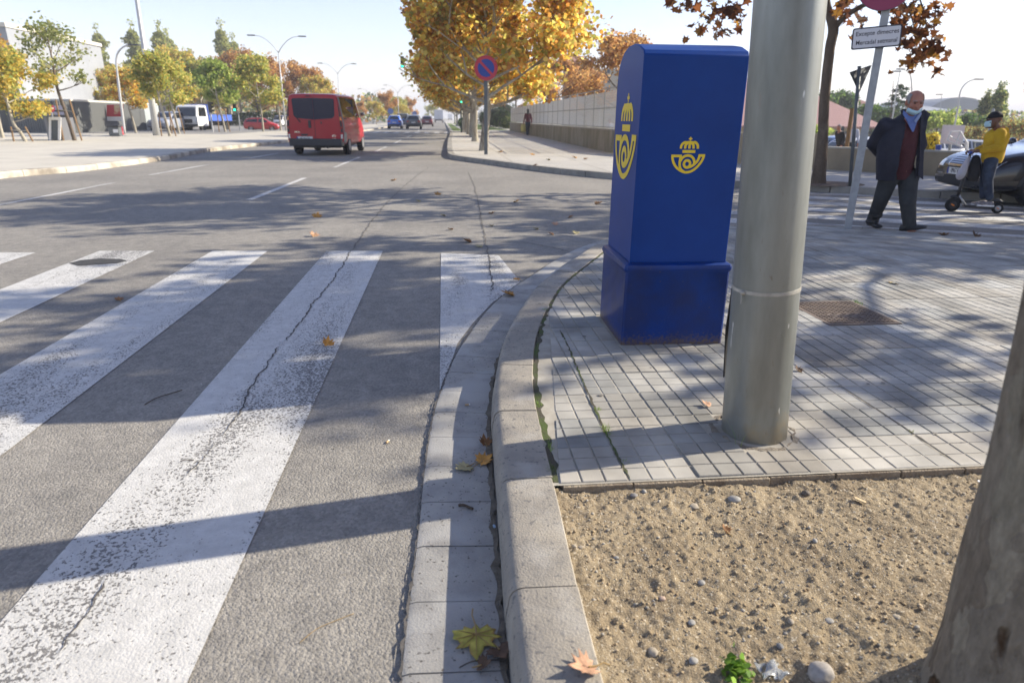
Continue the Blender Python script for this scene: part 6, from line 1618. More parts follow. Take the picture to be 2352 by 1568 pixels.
mb = MB(); mb.tube([cF, K(2192, 458), K(2199, 450)], [.016, .022, .026], 8); mb.tube([K(2183, 452), K(2192, 451), K(2202, 456), K(2207, 466)], [.02, .026, .028, .02], 8); mb.build('fork', M_scb, sc, smooth=True)
mb = MB(); mb.tube([K(2201, 447), K(2209, 460), K(2216, 471)], [.02, .022, .02], 8); mb.build('neck_brace', M_rims, sc, smooth=True)
d0, d1 = K(2213, 472), K(2279, 476.5); mb = MB()
rs_ = []
for p in (d0, d0.lerp(d1, .1), d1): rs_.append([p + nside * a + Vector((0, 0, b)) for a, b in ((-.075, -.02), (.075, -.02), (.075, .018), (-.075, .018))])
mb.rings(rs_); mb.build('deck', M_scb, sc, bevel=.006)
mb = MB(); mb.tube([K(2276, 471), K(2284, 462), K(2294, 460.5), K(2302, 465)], [.02, .028, .028, .02], 8); mb.build('rear_mudguard', M_scb, sc, smooth=True)
hb0, hb1 = K(2231, 351, .24), K(2226, 350, -.20); mb = MB(); mb.tube([hb0, K(2228.5, 351), hb1], .014, 8); mb.build('handlebar', M_scb, sc, smooth=True)
mb = MB(); mb.tube([hb0, hb0.lerp(hb1, .28)], .020, 8); mb.tube([hb1, hb1.lerp(hb0, .28)], .020, 8); mb.build('grip', M_sblue, sc, smooth=True)
# bags
def blobby(name, pxs, parent_label, m, cat, thick, jig=.012, seed=1, off=0.0, top=None):
    """a hanging bag: outline on the scooter plane, puffed to its thickness"""
    rc = random.Random(seed); C_ = Vector((0, 0, 0)); P = [K(x, y, off) for x, y in pxs]; C_ = sum(P, Vector()) / len(P); mb = MB(); rs_ = []
    for (s, o) in ((.45, -1), (.82, -.72), (1.0, -.2), (1.0, .25), (.80, .75), (.42, 1)):
        rs_.append([C_ + (p - C_) * s * rc.uniform(.96, 1.04) + nside * (o * thick + rc.uniform(-jig, jig)) for p in P])
    mb.rings(rs_); o = mb.build(name, m, None, smooth=True, sub=1); return tag(o, parent_label, cat)
M_bag = mat('white_carrier', (0.42, 0.40, 0.43), rough=.5, var=.12, vscale=9, bump=.8, bscale=14, bdist=.02)
blobby('plastic_bag', [(2229, 356), (2222, 360), (2212, 376), (2202, 392), (2195, 402), (2194, 409), (2200, 414), (2209, 413), (2217, 405), (2222, 388), (2227, 370)], 'crumpled white plastic carrier bag hanging from the scooter handlebar', M_bag, 'bag', .07, seed=2, off=.03)
blobby('black_bag', [(2230, 355), (2252, 352), (2254, 380), (2252, 400), (2246, 416), (2236, 420), (2222, 416), (2219, 405), (2226, 385)], 'limp black bag hanging on the rider side of the scooter stem', mat('bag_black', (0.02, 0.02, 0.024), rough=.8, var=.3, vscale=10, bump=.6, bscale=14, bdist=.02), 'bag', .055, seed=5, off=-.03)
rd = empty('person', (0, 0, 0), 0, 'young man in a yellow hoodie, black cap and blue mask standing on the kick scooter', 'person')
M_hood = mat('yellow_hoodie', (0.58, 0.36, 0.018), rough=.95, col2=(0.46, 0.27, 0.012), vscale=7, bump=.5, bscale=10, bdist=.02)
M_denim = mat('denim', (0.018, 0.027, 0.05), rough=.95, col2=(0.05, 0.07, 0.11), vscale=7, lo=.45, hi=.7, bump=.4, bscale=14, bdist=.012)
HK = K(2283, 277); lookr = sdir + Vector((0, 0, -.12))
prh, PR, MR = head_prims(HK, lookr, .96)
shn, shf = K(2298, 305, .14), K(2290, 304, -.16); en, ef = K(2298, 338, .21), K(2276, 332, -.2); wn2, wf2 = K(2250, 347, .20), K(2236, 347, -.18)
hpn, hpf = K(2277, 368, .07), K(2272, 368, -.08); kn, kf = K(2269, 412, .07), K(2262, 410, -.06); an, af = K(2273, 455, .05), K(2258, 452, -.05)
bd = prh + [('c', K(2291, 296), .045, HK + Vector((0, 0, -.03)), .045), ('c', K(2282, 360), .10, K(2290, 312), .12), ('c', shn, .05, shf, .05)]
for a, b, c_ in ((shn, en, wn2), (shf, ef, wf2)): bd += [('c', a, .042, b, .036), ('c', b, .036, c_, .024)]
for a, b, c_ in ((hpn, kn, an), (hpf, kf, af)): bd += [('c', a, .07, b, .05), ('c', b, .05, c_, .034)]
hand(bd, wn2, sdir, (0, 0, -1), .9, .95); hand(bd, wf2, sdir, (0, 0, -1), .9, .95, -1)
baked('body', bd, .0068, M_skin2, rd, 2, .4)
face_bits(PR, .96, rd, MR)
hd_ = [('l', [(K(2277, 374), .125, .12, 0), (K(2279, 362), .15, .14, 0), (K(2284, 340), .15, .14, 0), (K(2289, 318), .16, .16, 0), (K(2292, 305), .14, .15, 0), (K(2292, 296), .075, .08, 0)]),
       ('c', shn, .075, en, .062), ('c', en, .064, K(2254, 347, .20), .042), ('c', shf, .075, ef, .062), ('c', ef, .062, K(2242, 346, -.18), .042), ('e', K(2303, 300), (.07, .09, .06)), ('c', shn, .07, shf, .07)]
baked('hoodie', hd_, .011, M_hood, rd, 3)
M_hin = mat('hood_lining', (0.20, 0.07, 0.03), rough=.9, var=.2, vscale=20)
mb = MB(); Vs = []
mb.tube([K(2282, 298, .07), K(2294, 296, .10), K(2304, 297, .04), K(2305, 297, -.05), K(2294, 295, -.10), K(2283, 297, -.07)], [.02, .032, .038, .038, .032, .02], 8); mb.build('hood', M_hin, rd, smooth=True)
jn = [('c', hpn, .095, kn, .070), ('c', kn, .068, an, .052), ('c', hpf, .095, kf, .070), ('c', kf, .068, af, .050), ('c', hpn, .095, hpf, .095), ('c', K(2276, 362), .11, K(2276, 368), .11)]
baked('jeans', jn, .011, M_denim, rd, 2)
M_snk = mat('sneaker', (0.30, 0.26, 0.26), rough=.7, col2=(0.10, 0.10, 0.11), vscale=26); 
for a in (an, af):
    zd = K(2265, 472).z
    o = shoe(Vector((a.x, a.y, d1.z + .02)), sdir, M_snk, .85); o.parent = rd
    mb = MB(); rs_ = []
    for t in (-.075, .0, .08, .15): c_ = Vector((a.x, a.y, d1.z + .018)) + sdir * t; rs_.append([c_ + nside * w_ + Vector((0, 0, h_)) for w_, h_ in ((-.036, 0), (.036, 0), (.037, .022), (-.037, .022))])
    mb.rings(rs_); mb.build('sole', M_white, o)
# cap with peak
mb = MB(); Vs = []
for i in range(7):
    for j in range(20):
        th = R(4 + i * 14.5); ph = 2 * math.pi * j / 20; Vs.append(PR(.086 * math.sin(th) * math.cos(ph), -.012 + .104 * math.sin(th) * math.sin(ph), .040 + .095 * math.cos(th)))
mb.add(Vs, [(i * 20 + j, i * 20 + (j + 1) % 20, (i + 1) * 20 + (j + 1) % 20, (i + 1) * 20 + j) for i in range(6) for j in range(20)]); mb.add([], [])
M_cap = mat('black_cap', (0.012, 0.012, 0.014), rough=.8)
cp = mb.build('cap', M_cap, rd, smooth=True); q = cp.modifiers.new('t', 'SOLIDIFY'); q.thickness = .006; q.offset = 1
pk = MB(); V1 = [PR(.062 * math.cos(R(a)), .075 + .085 * math.sin(R(a)), .050 - .006 * math.sin(R(a))) for a in range(0, 181, 20)]; pk.add(V1, [tuple(range(len(V1)))]); pk = pk.build('peak', M_cap, cp); q = pk.modifiers.new('t', 'SOLIDIFY'); q.thickness = .008
Vs = []
for i in range(6):
    for j in range(11):
        ph = R(15 + 150 * j / 10); k = i / 5
        Vs.append(PR(.070 * math.cos(ph), .030 + (.080 + .012 * math.sin(math.pi * k)) * math.sin(ph), -.005 - .088 * k + .01 * abs(math.cos(ph))))
mk = MB().add(Vs, [(i * 11 + j, i * 11 + j + 1, (i + 1) * 11 + j + 1, (i + 1) * 11 + j) for i in range(5) for j in range(10)]).build('mask', M_mask, rd, smooth=True); q = mk.modifiers.new('t', 'SOLIDIFY'); q.thickness = .005; q.offset = 1

# ---- small figures farther off
def small_person(label, foot, h, face, top, legs_, hair, skin=M_skin, skirt=False, stoop=0.0, group=None, stride=.16, hairlong=False):
    """a complete walking figure of height h at foot; face = heading angle"""
    o = empty('person', (0, 0, 0), 0, label, 'person', group); f = Vector((math.cos(face), math.sin(face), 0)); r = Vector((f.y, -f.x, 0)); F_ = Vector(foot)
    Q = lambda x, y, z: F_ + r * x * h + f * (y + stoop * max(0, z - .5) * 1.2) * h + Vector((0, 0, z * h * (1 - stoop * .25)))
    bd = [('e', Q(0, .01, .935), (.047 * h, .052 * h, .064 * h)), ('c', Q(0, 0, .82), .03 * h, Q(0, 0, .9), .028 * h), ('e', Q(0, .055, .93), (.01 * h, .012 * h, .014 * h)), ('c', Q(0, 0, .56), .07 * h, Q(0, 0, .78), .075 * h), ('c', Q(-.1, 0, .79), .03 * h, Q(.1, 0, .79), .03 * h)]
    jk2 = [('c', Q(0, 0, .53), .090 * h, Q(0, 0, .76), .092 * h), ('c', Q(-.095, 0, .79), .045 * h, Q(.095, 0, .79), .045 * h)]; tr2 = [('c', Q(0, 0, .50), .08 * h, Q(0, 0, .56), .08 * h)]
    for s in (-1, 1):
        k, a = Q(s * .045, stride * .35 * s + .02, .28), Q(s * .045, stride * .8 * s - .02, .05); hp_ = Q(s * .05, 0, .51)
        bd += [('c', hp_, .045 * h, k, .034 * h), ('c', k, .032 * h, a, .02 * h), ('c', a, .02 * h, a + f * .07 * h + Vector((0, 0, -.025 * h)), .018 * h)]
        tr2 += [('c', hp_, .058 * h, k, .045 * h), ('c', k, .043 * h, a, .034 * h)]
        e, w = Q(s * .135, -.03 * s, .62), Q(s * .14, .06 - .10 * s, .48)
        bd += [('c', Q(s * .1, 0, .79), .026 * h, e, .022 * h), ('c', e, .02 * h, w, .015 * h)]; jk2 += [('c', Q(s * .1, 0, .79), .038 * h, e, .034 * h), ('c', e, .032 * h, w, .026 * h)]
        hand(bd, w, Vector((0, 0, -1)) + f * .2, f, .95, .3, s)
        mb = MB(); mb.sphere(a + f * .03 * h + Vector((0, 0, -.028 * h)), (.03 * h, .03 * h, .02 * h)); mb.build('shoe', M_shoe, o, smooth=True)
    baked('body', bd, .010, skin, o, 1); baked('jacket', jk2, .014, top, o, 2); baked('trousers', tr2, .014, legs_, o, 2)
    hp2 = [('e', Q(0, -.008, .95), (.052 * h, .056 * h, .062 * h))] + ([('c', Q(0, -.035, .93), .045 * h, Q(0, -.05, .80), .045 * h)] if hairlong else [])
    ho = baked('hair', hp2, .012, hair, o, 1); lim = Q(0, .028, .9); keep_faces(ho, lambda c, n: (c - lim).dot(f) < 0 or c.z > Q(0, 0, .965).z)
    return o, Q
M_maroon = mat('maroon_jacket', (0.16, 0.03, 0.045), rough=.9, col2=(0.06, 0.015, 0.03), vscale=5)
M_hblack = mat('black_hair', (0.012, 0.011, 0.012), rough=.7)
wf = G(1212, 311, .13); wh = A(1217, 249, wf.y).z - .13
wo, QW = small_person('woman with long dark hair in a maroon jacket walking away beside the fence wall', wf, wh * .99, R(92), M_maroon, M_denim, M_hblack, hairlong=True, stoop=.05)
lb = QW(-.15, .05, .42)
mb = MB(); rs_ = []
for (z, w, d) in ((.0, .10, .05), (-.05, .20, .09), (-.25, .24, .11), (-.48, .22, .10), (-.53, .16, .06)):
    rs_.append([lb + Vector((w * math.cos(q), d * math.sin(q), z)) for q in [k * math.pi / 6 for k in range(12)]])
mb.rings(rs_); tag(mb.build('shopping_bag', mat('yellow_bag', (0.55, 0.50, 0.16), rough=.6, var=.2, vscale=8), None, smooth=True), 'pale yellow shopping bag carried by the woman in the maroon jacket', 'bag')
M_dk = mat('dark_coat', (0.03, 0.03, 0.035), rough=.9); M_ltc = mat('light_top', (0.5, 0.52, 0.6), rough=.9)
pf_ = A(1929, 352, 21); pf_.z = .02
small_person('person in black stooping over green bags behind the park wall', pf_, 1.30, R(200), M_dk, M_dk, M_hairg, stoop=.35, stride=.05)
pf_ = A(1951, 352, 22); pf_.z = .02
small_person('person in a pale top behind the park wall, next to the stooping one', pf_, 1.30, R(250), M_ltc, M_dk, M_hblack, stoop=.1, stride=.05)
pf_ = A(1400, 290, 44); pf_.z = LOW + 1.9
small_person('distant person in grey seen through the mesh fence beside the mailbox', pf_, 1.65, R(270), M_ltc, M_dk, M_hblack)

# ================================================================== LEFT BUILDING
M_clad = mat('pale_cladding', (0.30, 0.315, 0.335), rough=.6, col2=(0.25, 0.265, 0.29), vscale=.5, detail=5)
M_copw = mat('white_coping', (0.60, 0.57, 0.50), rough=.6, var=.05)
def m_rib(name, c1, c2, sc=7.0):
    m = bpy.data.materials.new(name); m.use_nodes = True; nt = m.node_tree; b = nt.nodes['Principled BSDF']; L = nt.links.new
    tc = N(nt, 'ShaderNodeTexCoord'); w = N(nt, 'ShaderNodeTexWave', i_Scale=sc); w.bands_direction = 'X'; mp = N(nt, 'ShaderNodeMapping'); mp.inputs['Rotation'].default_value = (0, 0, R(-30)); mp.inputs['Scale'].default_value = (1, 1, 0)
    L(tc.outputs['Object'], mp.inputs[0]); L(mp.outputs[0], w.inputs[0])
    mx = N(nt, 'ShaderNodeMix', data_type='RGBA'); mx.inputs[6].default_value = (*c1, 1); mx.inputs[7].default_value = (*c2, 1); L(w.outputs[0], mx.inputs[0]); L(mx.outputs[2], b.inputs['Base Color'])
    bp = N(nt, 'ShaderNodeBump', i_Strength=.8, i_Distance=.05); L(w.outputs[0], bp.inputs['Height']); L(bp.outputs[0], b.inputs['Normal']); b.inputs['Roughness'].default_value = .55
    return m
M_rib = m_rib('ribbed_dark_cladding', (0.13, 0.14, 0.14), (0.07, 0.075, 0.08), 2.6)
M_dgrey = mat('dark_grey_render', (0.095, 0.10, 0.10), rough=.8, var=.1, vscale=1)
M_pgrey = mat('pale_panel', (0.38, 0.42, 0.42), rough=.6, var=.1, vscale=1)
M_dark = mat('dark_opening', (0.02, 0.022, 0.03), rough=.4)
lb = empty('market_hall', (0, 0, 0), 0, 'large pale clad hall with a low dark ribbed ground floor behind the left pavement', 'building')
def quadwall(mb, a, b, z0, z1, th=.4):
    d = (b - a); d.z = 0; d.normalize(); n = Vector((-d.y, d.x, 0)) * th
    vs = [a, b, b + n, a + n]; mb.add([(v.x, v.y, z0) for v in vs] + [(v.x, v.y, z1) for v in vs], [(0, 3, 2, 1), (4, 5, 6, 7), (0, 1, 5, 4), (1, 2, 6, 5), (2, 3, 7, 6), (3, 0, 4, 7)])
c0 = G(183, 305, .13); c1 = G(372, 299.5, .13); c1 = Vector((c1.x, min(c1.y, 66), .13)); c1 = A(372, 299.5, 62); c1.z = .13
zl = A(183, 233, c0.y).z
mb = MB(); quadwall(mb, c0, c0.lerp(c1, .78), .1, zl, 12); mb.build('wing_wall', M_dgrey, lb)
mb = MB(); quadwall(mb, c0.lerp(c1, .785), c1, .1, zl * .985, 12); mb.build('pale_bay', M_pgrey, lb)
mb = MB(); quadwall(mb, c1 + (c1 - c0) * .006, c1 + (c1 - c0) * .12, .1, zl * .96, 10); mb.build('dark_doorway', M_dark, lb)
mb = MB(); quadwall(mb, c0 + (c1 - c0).normalized() * -.2 + Vector((0, -.12, 0)), c1 + Vector((0, -.12, 0)), zl, zl + .12, 12.2); mb.build('coping', M_copw, lb)
# curved ribbed wing to the left
cw = [c0 + Vector((-.02, 0, 0)), A(150, 303, c0.y - .9), A(110, 301, c0.y - 1.0), A(60, 300, c0.y - .6), A(0, 298, c0.y + .4), A(-80, 296, c0.y + 2.2)]
for p in cw: p.z = .1
cc = catmull(cw, 5); mb = MB(); n = len(cc)
mb.add([(p.x, p.y, .1) for p in cc] + [(p.x, p.y, zl - .02) for p in cc] + [(p.x - 2, p.y + 14, .1) for p in cc] + [(p.x - 2, p.y + 14, zl - .02) for p in cc], [(i + 1, i, n + i, n + i + 1) for i in range(n - 1)] + [(n + i + 1, n + i, 3 * n + i, 3 * n + i + 1) for i in range(n - 1)])
mb.build('ribbed_wall', M_rib, lb)
# tall pale volume
u0, u1 = A(12, 62, 53), A(231, 108, 66); zt = max(u0.z, u1.z); zt = u0.z
u1b = A(231, 108, 66); 
k = (zt - H) / (u1b.z - H); u1 = EYE + (u1b - EYE) * k
fr_ = [u0, u1, u1 + Vector((-14, 12, 0)), u0 + Vector((-16, 3, 0))]
mb = MB(); mb.add([(p.x, p.y, zl * .8) for p in fr_] + [(p.x, p.y, zt) for p in fr_], [(0, 1, 5, 4), (1, 2, 6, 5), (2, 3, 7, 6), (3, 0, 4, 7), (4, 5, 6, 7), (0, 3, 2, 1)]); mb.build('upper_volume', M_clad, lb)
mb = MB(); cpo = [p + (p - sum(fr_, Vector()) / 4).normalized() * .12 for p in fr_]; mb.add([(p.x, p.y, zt) for p in cpo] + [(p.x, p.y, zt + .28) for p in cpo], [(0, 1, 5, 4), (1, 2, 6, 5), (2, 3, 7, 6), (3, 0, 4, 7), (4, 5, 6, 7)]); mb.build('parapet', M_copw, lb)
def board(name, x0, y0, x1, y1, Y, m, parent, th=.1, depth=None):
    a, b, c, d = A(x0, y1, Y), A(x1, y1, Y), A(x1, y0, Y), A(x0, y0, Y)
    mb = MB(); mb.add([a, b, c, d] + [p + Vector((0, th, 0)) for p in (a, b, c, d)], [(0, 1, 2, 3), (7, 6, 5, 4), (0, 4, 5, 1), (1, 5, 6, 2), (2, 6, 7, 3), (3, 7, 4, 0)]); return mb.build(name, m, parent)
ye = c0.y - 1.5
sb = board('entrance_sign', 111, 243, 148, 264, ye, mat('lilac_board', (0.40, 0.38, 0.47), rough=.6), lb)
board('sign_band', 114, 253, 145, 257, ye - .03, M_ink, sb, .02)
board('entrance', 132, 266, 150, 316, ye + .2, M_dark, lb, .3); board('door_leaf', 151, 268, 166, 316, ye + .15, mat('door_blue_grey', (0.05, 0.06, 0.10), rough=.4), lb, .1)
yb2 = c0.lerp(c1, .33).y - .35
bn = board('banner', 245, 241, 283, 268, yb2, M_red, lb, .05); board('banner_print', 262, 242, 282, 262, yb2 - .02, mat('banner_cream', (0.60, 0.48, 0.28), rough=.7, col2=(0.5, 0.12, 0.1), vscale=1.2, lo=.45, hi=.55), bn, .01); board('banner_strip', 246, 268.5, 284, 278, yb2, M_white, lb, .05)
# cabin, bin, hydrant and sign on the left pavement
kb = empty('cabin', (0, 0, 0), 0, 'small grey cabin with a white framed glass front on the left pavement', 'cabin')
k0 = G(112, 323, .13); Yk = k0.y; zk = A(112, 270, Yk).z
mb = MB(); p0_, p1_ = A(98, 300, Yk + .6), A(114, 300, Yk); 
mb.add([(p1_.x, p1_.y, .13), (p0_.x, p0_.y + .3, .13), (p0_.x + 1.0, p0_.y + .9, .13), (A(140, 300, Yk + .1).x, Yk + .1, .13)] + [(p1_.x, p1_.y, zk), (p0_.x, p0_.y + .3, zk), (p0_.x + 1.0, p0_.y + .9, zk), (A(140, 300, Yk + .1).x, Yk + .1, zk)], [(0, 1, 5, 4), (1, 2, 6, 5), (2, 3, 7, 6), (3, 0, 4, 7), (4, 7, 6, 5)]); mb.build('walls', mat('cabin_grey', (0.13, 0.135, 0.15), rough=.6), kb)
board('front_frame', 112, 269, 117, 323, Yk - .04, M_white, kb, .1); board('front_frame', 133, 269.5, 138, 322, Yk - .04, M_white, kb, .1); board('front_frame', 117.1, 269, 132.9, 276, Yk - .04, M_white, kb, .1)
board('glass_front', 117.2, 276.2, 132.8, 321, Yk + .0, mat('cabin_glass', (0.06, 0.08, 0.10), rough=.15), kb, .02)
lbn = empty('litter_bin', (0, 0, 0), 0, 'grey litter bin with a pale sticker on the left pavement', 'litter bin'); q = G(267, 314, .13); hb_ = A(267, 288, q.y).z - .13
mb = MB(); mb.box(q.x - .28, q.x + .28, q.y - .2, q.y + .2, .16, .13 + hb_ * .82); mb.build('body', M_poled, lbn, bevel=.03); mb = MB(); mb.box(q.x - .32, q.x + .32, q.y - .24, q.y + .24, .135 + hb_ * .82, .13 + hb_); mb.build('lid', M_trim, lbn, bevel=.04)
mb = MB(); mb.box(q.x - .02, q.x + .24, q.y - .215, q.y - .203, .13 + hb_ * .35, .13 + hb_ * .65); mb.build('sticker', M_white, lbn)
hy = empty('fire_hydrant', (0, 0, 0), 0, 'small red hydrant next to the grey litter bin', 'hydrant'); q = A(281, 306, q.y + 4); q.z = .13
mb = MB(); mb.lathe([(.10, 0), (.10, .03), (.07, .04), (.07, .40), (.09, .42), (.06, .50), (.01, .54)], q[:], 12); mb.build('body', M_red, hy, smooth=True); mb = MB(); mb.cyl((q.x - .11, q.y, .43), (q.x + .11, q.y, .43), .035, seg=8); mb.build('outlet', M_red, hy)
ne2 = empty('no_entry_sign', (0, 0, 0), 0, 'small red and white round no entry sign in front of the hall entrance', 'traffic sign'); q = A(131, 318, 42); q.z = .13; zc = A(130, 249, 42).z
mb = MB(); mb.cyl((q.x, q.y, .1), (q.x, q.y, zc - .1), .03, seg=8); mb.build('post', M_pole, ne2); Mq = plane_M(Vector((q.x, q.y - .05, zc)), R(25)); disc_part('disc', .22, -.01, .0, M_red, ne2, Mq, 24)
mb = MB(); mb.box(-.16, .16, -.04, .04, .001, .003); me = mb.mesh('bar'); me.transform(Mq); link_mesh('bar', me, M_white, ne2)
# signals and signs at the left
tl = empty('traffic_light', (0, 0, 0), 0, 'traffic light with a green lamp over the parked red hatchback', 'traffic light'); q = A(552, 300, 58); q.z = .12
mb = MB(); mb.cyl((q.x, q.y, .1), (q.x, q.y, A(552, 256, 58).z), .05, seg=8); mb.build('post', M_pole, tl); signal_head(tl, Vector((q.x - .2, q.y - .1, A(552, 246, 58).z)), .75)
tl = empty('traffic_light', (0, 0, 0), 0, 'unlit dark traffic light head on a pale post left of the green one', 'traffic light'); q = A(489, 302, 54); q.z = .12
mb = MB(); mb.cyl((q.x, q.y, .1), (q.x, q.y, A(489, 262, 54).z), .06, seg=8); mb.build('post', M_lamp, tl); signal_head(tl, Vector((q.x + .05, q.y - .1, A(489, 247, 54).z)), .9, R(120), lit=9)
for (px_, py_, Y, lb_) in ((897, 255.5, 105, 'tiny round blue sign seen above the bright blue car'), (952, 261, 135, 'tiny round blue sign seen above the dark grey car')):
    o = empty('blue_sign', (0, 0, 0), 0, lb_, 'traffic sign'); c = A(px_, py_, Y); mb = MB(); mb.cyl((c.x, c.y + .1, 0), (c.x, c.y + .1, c.z + .2), .05, seg=6); mb.build('post', M_pole, o); disc_part('disc', .42, 0, .02, mat('sign_blue_pale', (0.12, 0.2, 0.45), rough=.5), o, plane_M(c, 0), 20)

# ================================================================== TREES OF THE BACKGROUND
def at_px(o, px_, py_, z=.13): p = G(px_, py_, z); o.location = p; return o
def stake(name_parent, a, b):
    mb = MB(); mb.tube([a, b], .035, 6); return mb.build('stake', M_stk, name_parent)
M_stk = mat('wooden_stake', (0.24, 0.15, 0.075), rough=.9, var=.2, vscale=6)
def young(label, px_, py_, ctop, cr, n, cols, seed, Yshift=0, stakes=1, bark=None, leaf=.17, lean=-.25, wts=None, g='staked young trees on the left pavement'):
    p = G(px_, py_, .13); zt_ = A(px_, ctop, p.y).z - .13; r = cr / FPX * p.y
    ch = r * 2.1; th = max(.8, zt_ - ch * .95)
    o = make_tree('young_tree', label, th, ch, r * .90, n, leaf, cols, seed, bark or M_bark_far, r0=.075, limbs=9, depth=2, spread=r * .30, lean=lean, group=g, shape=LEAF4)
    o.location = (p.x, p.y, .13)
    if stakes:
        for dx in (-.42, .40): mb = MB(); mb.tube([(dx, -.15, -.1), (dx * .72 + lean * .4, -.1, th * .78)], .035, 6); mb.build('stake', M_stk, o)
        mb = MB(); mb.tube([(-.36 + lean * .3, -.12, th * .6), (.33 + lean * .3, -.12, th * .56)], .02, 6); mb.build('tie', M_wcap, o)
    return o
young('bushy yellow green young tree with stakes at the far left edge', 60, 325, 95, 78, 7500, YGREEN + GOLD[:3], 61, leaf=.15, lean=-.35)
young('half bare young tree with stakes standing beside the grey cabin', 172, 323, 28, 70, 1300, OLIVE, 62, bark=M_bark_dark, leaf=.16, lean=-.3)
young('yellow green young tree with stakes to the right of the tall lamp mast', 391, 313, 112, 54, 6500, YGREEN, 63, leaf=.17)
young('slim yellow tree with stakes beside the white flatbed truck', 412, 307, 118, 46, 4800, YGREEN + GOLD[:2], 64, leaf=.18)
young('bright green young tree with stakes left of the red hatchback', 518, 303, 128, 46, 5500, LIME, 65, leaf=.2)
young('thick stemmed yellow green tree in front of the red hatchback', 605, 302, 118, 54, 6500, YGREEN, 66, stakes=0, leaf=.2, lean=0)
young('small golden tree with a pale stem before the dark wall', 313, 305, 150, 42, 3800, GOLD, 67, stakes=0, leaf=.18, lean=-.2)
young('pale stemmed gold tree cut by the left edge of the view', 6, 317, 40, 60, 4200, ORANGE + GOLD[:2], 68, stakes=0, leaf=.18, lean=0)
young('thin young tree just left of the red van', 645, 300, 190, 20, 1100, YGREEN, 69, stakes=0, leaf=.2, lean=0)
# taller trees behind the car park
ta = make_tree('autumn_tree', 'gold and green tree behind the slim curved lamp', 1.4, 5.5, 3.5, 9500, .23, GOLD[1:4] + YGREEN + ORANGE[2:], 71, M_bark_far, r0=.15, limbs=10, spread=.75, group='autumn trees behind the car park')
tb = make_tree('autumn_tree', 'russet tree behind the traffic light at the left', 1.4, 5.6, 3.5, 9000, .24, ORANGE + GOLD[4:6], 72, M_bark_dark, r0=.15, limbs=10, spread=.75, group='autumn trees behind the car park')
tcx = make_tree('autumn_tree', 'yellow green tree behind the flatbed truck', 1.2, 4.9, 3.4, 9000, .24, YGREEN + OLIVE[:2], 73, M_bark_far, r0=.13, limbs=10, spread=.75, group='autumn trees behind the car park')
def th(o, src, px_, Y, top, rz, lb_, h0=6.9):
    c = src if o else copy_tree(src); p = A(px_, 300, Y); p.z = 0; s = (A(px_, top, Y).z) / h0; put(c, p, rz, (s * .80, s * .80, s), label=lb_)
th(1, ta, 258, 66, 150, .4, 'gold and green tree behind the slim curved lamp')
th(0, ta, 318, 70, 150, 2.4, 'gold tree just left of the tall lamp mast')
th(1, tcx, 365, 78, 150, 1.4, 'yellow green tree filling the gap right of the tall mast', 6.1)
th(0, ta, 432, 84, 108, 3.4, 'tallest orange gold tree behind the white flatbed truck')
th(0, tcx, 470, 82, 145, 4.4, 'yellow green tree behind the unlit traffic light', 6.1)
th(0, tb, 415, 98, 140, 1.1, 'dull russet tree behind the orange gold one')
th(0, ta, 492, 100, 150, 5.2, 'brownish gold tree behind the bright green young tree')
th(0, tb, 528, 92, 128, 2.0, 'russet tree under the broad poplar')
th(1, tb, 598, 94, 125, .3, 'large russet tree behind the red hatchback')
th(0, tcx, 560, 96, 168, .9, 'yellow green tree between two russet ones', 6.1)
th(0, tb, 640, 98, 150, 3.1, 'russet tree touching the left side of the red van')
th(0, tb, 700, 92, 148, 4.6, 'wide orange tree rising behind the red van roof')
th(0, ta, 738, 90, 172, 1.8, 'gold tree at the right end of the orange group behind the van')
th(0, ta, 20, 62, 60, 2.6, 'tall orange tree in front of the pale hall at the left edge')
th(0, tb, 200, 120, 200, 5.0, 'russet tree far behind the hall')
th(0, ta, 866, 120, 232, 2.2, 'yellow tree just right of the red van')
th(0, tb, 893, 135, 212, 3.2, 'russet tree behind the bright blue car')
th(0, tcx, 915, 150, 226, 1.2, 'olive tree behind the dark van-like car', 6.1)
th(0, tb, 942, 170, 226, .2, 'russet tree behind the dark grey family car')
th(0, ta, 925, 130, 240, 4.0, 'low gold tree over the dark blue car')
th(0, tcx, 992, 230, 243, 4.1, 'pale green tree near the vanishing end of the avenue', 6.1)
th(0, ta, 1004, 300, 252, 5.1, 'tiny gold tree at the end of the avenue')
th(0, tb, 830, 140, 235, 1.6, 'russet tree partly hidden by the red van')
th(0, ta, 790, 150, 240, .6, 'gold tree showing low behind the red van')
po = make_tree('poplar', 'broad pale green poplar over the russet trees', 1.6, 9.6, 1.9, 9000, .26, OLIVE + LIME[3:], 81, M_bark_far, r0=.16, limbs=22, spread=.5, narrow=.5, group='tall poplars behind the car park', depth=2)
for i, (px_, Y, top, rz, lb_) in enumerate([(536, 125, 62, 0, 'broad pale green poplar over the russet trees'), (398, 120, 64, 2, 'slender poplar right of the tall lamp mast'), (262, 118, 70, 4, 'pale thin poplar rising beside the hall'), (340, 122, 62, 1, 'pale thin poplar behind the tall lamp mast'), (558, 128, 90, 3, 'shorter poplar on the right of the broad one'), (416, 128, 80, 5, 'faint poplar next to the slender one')]):
    th(i == 0, po, px_, Y, top, rz, lb_, 9.2)
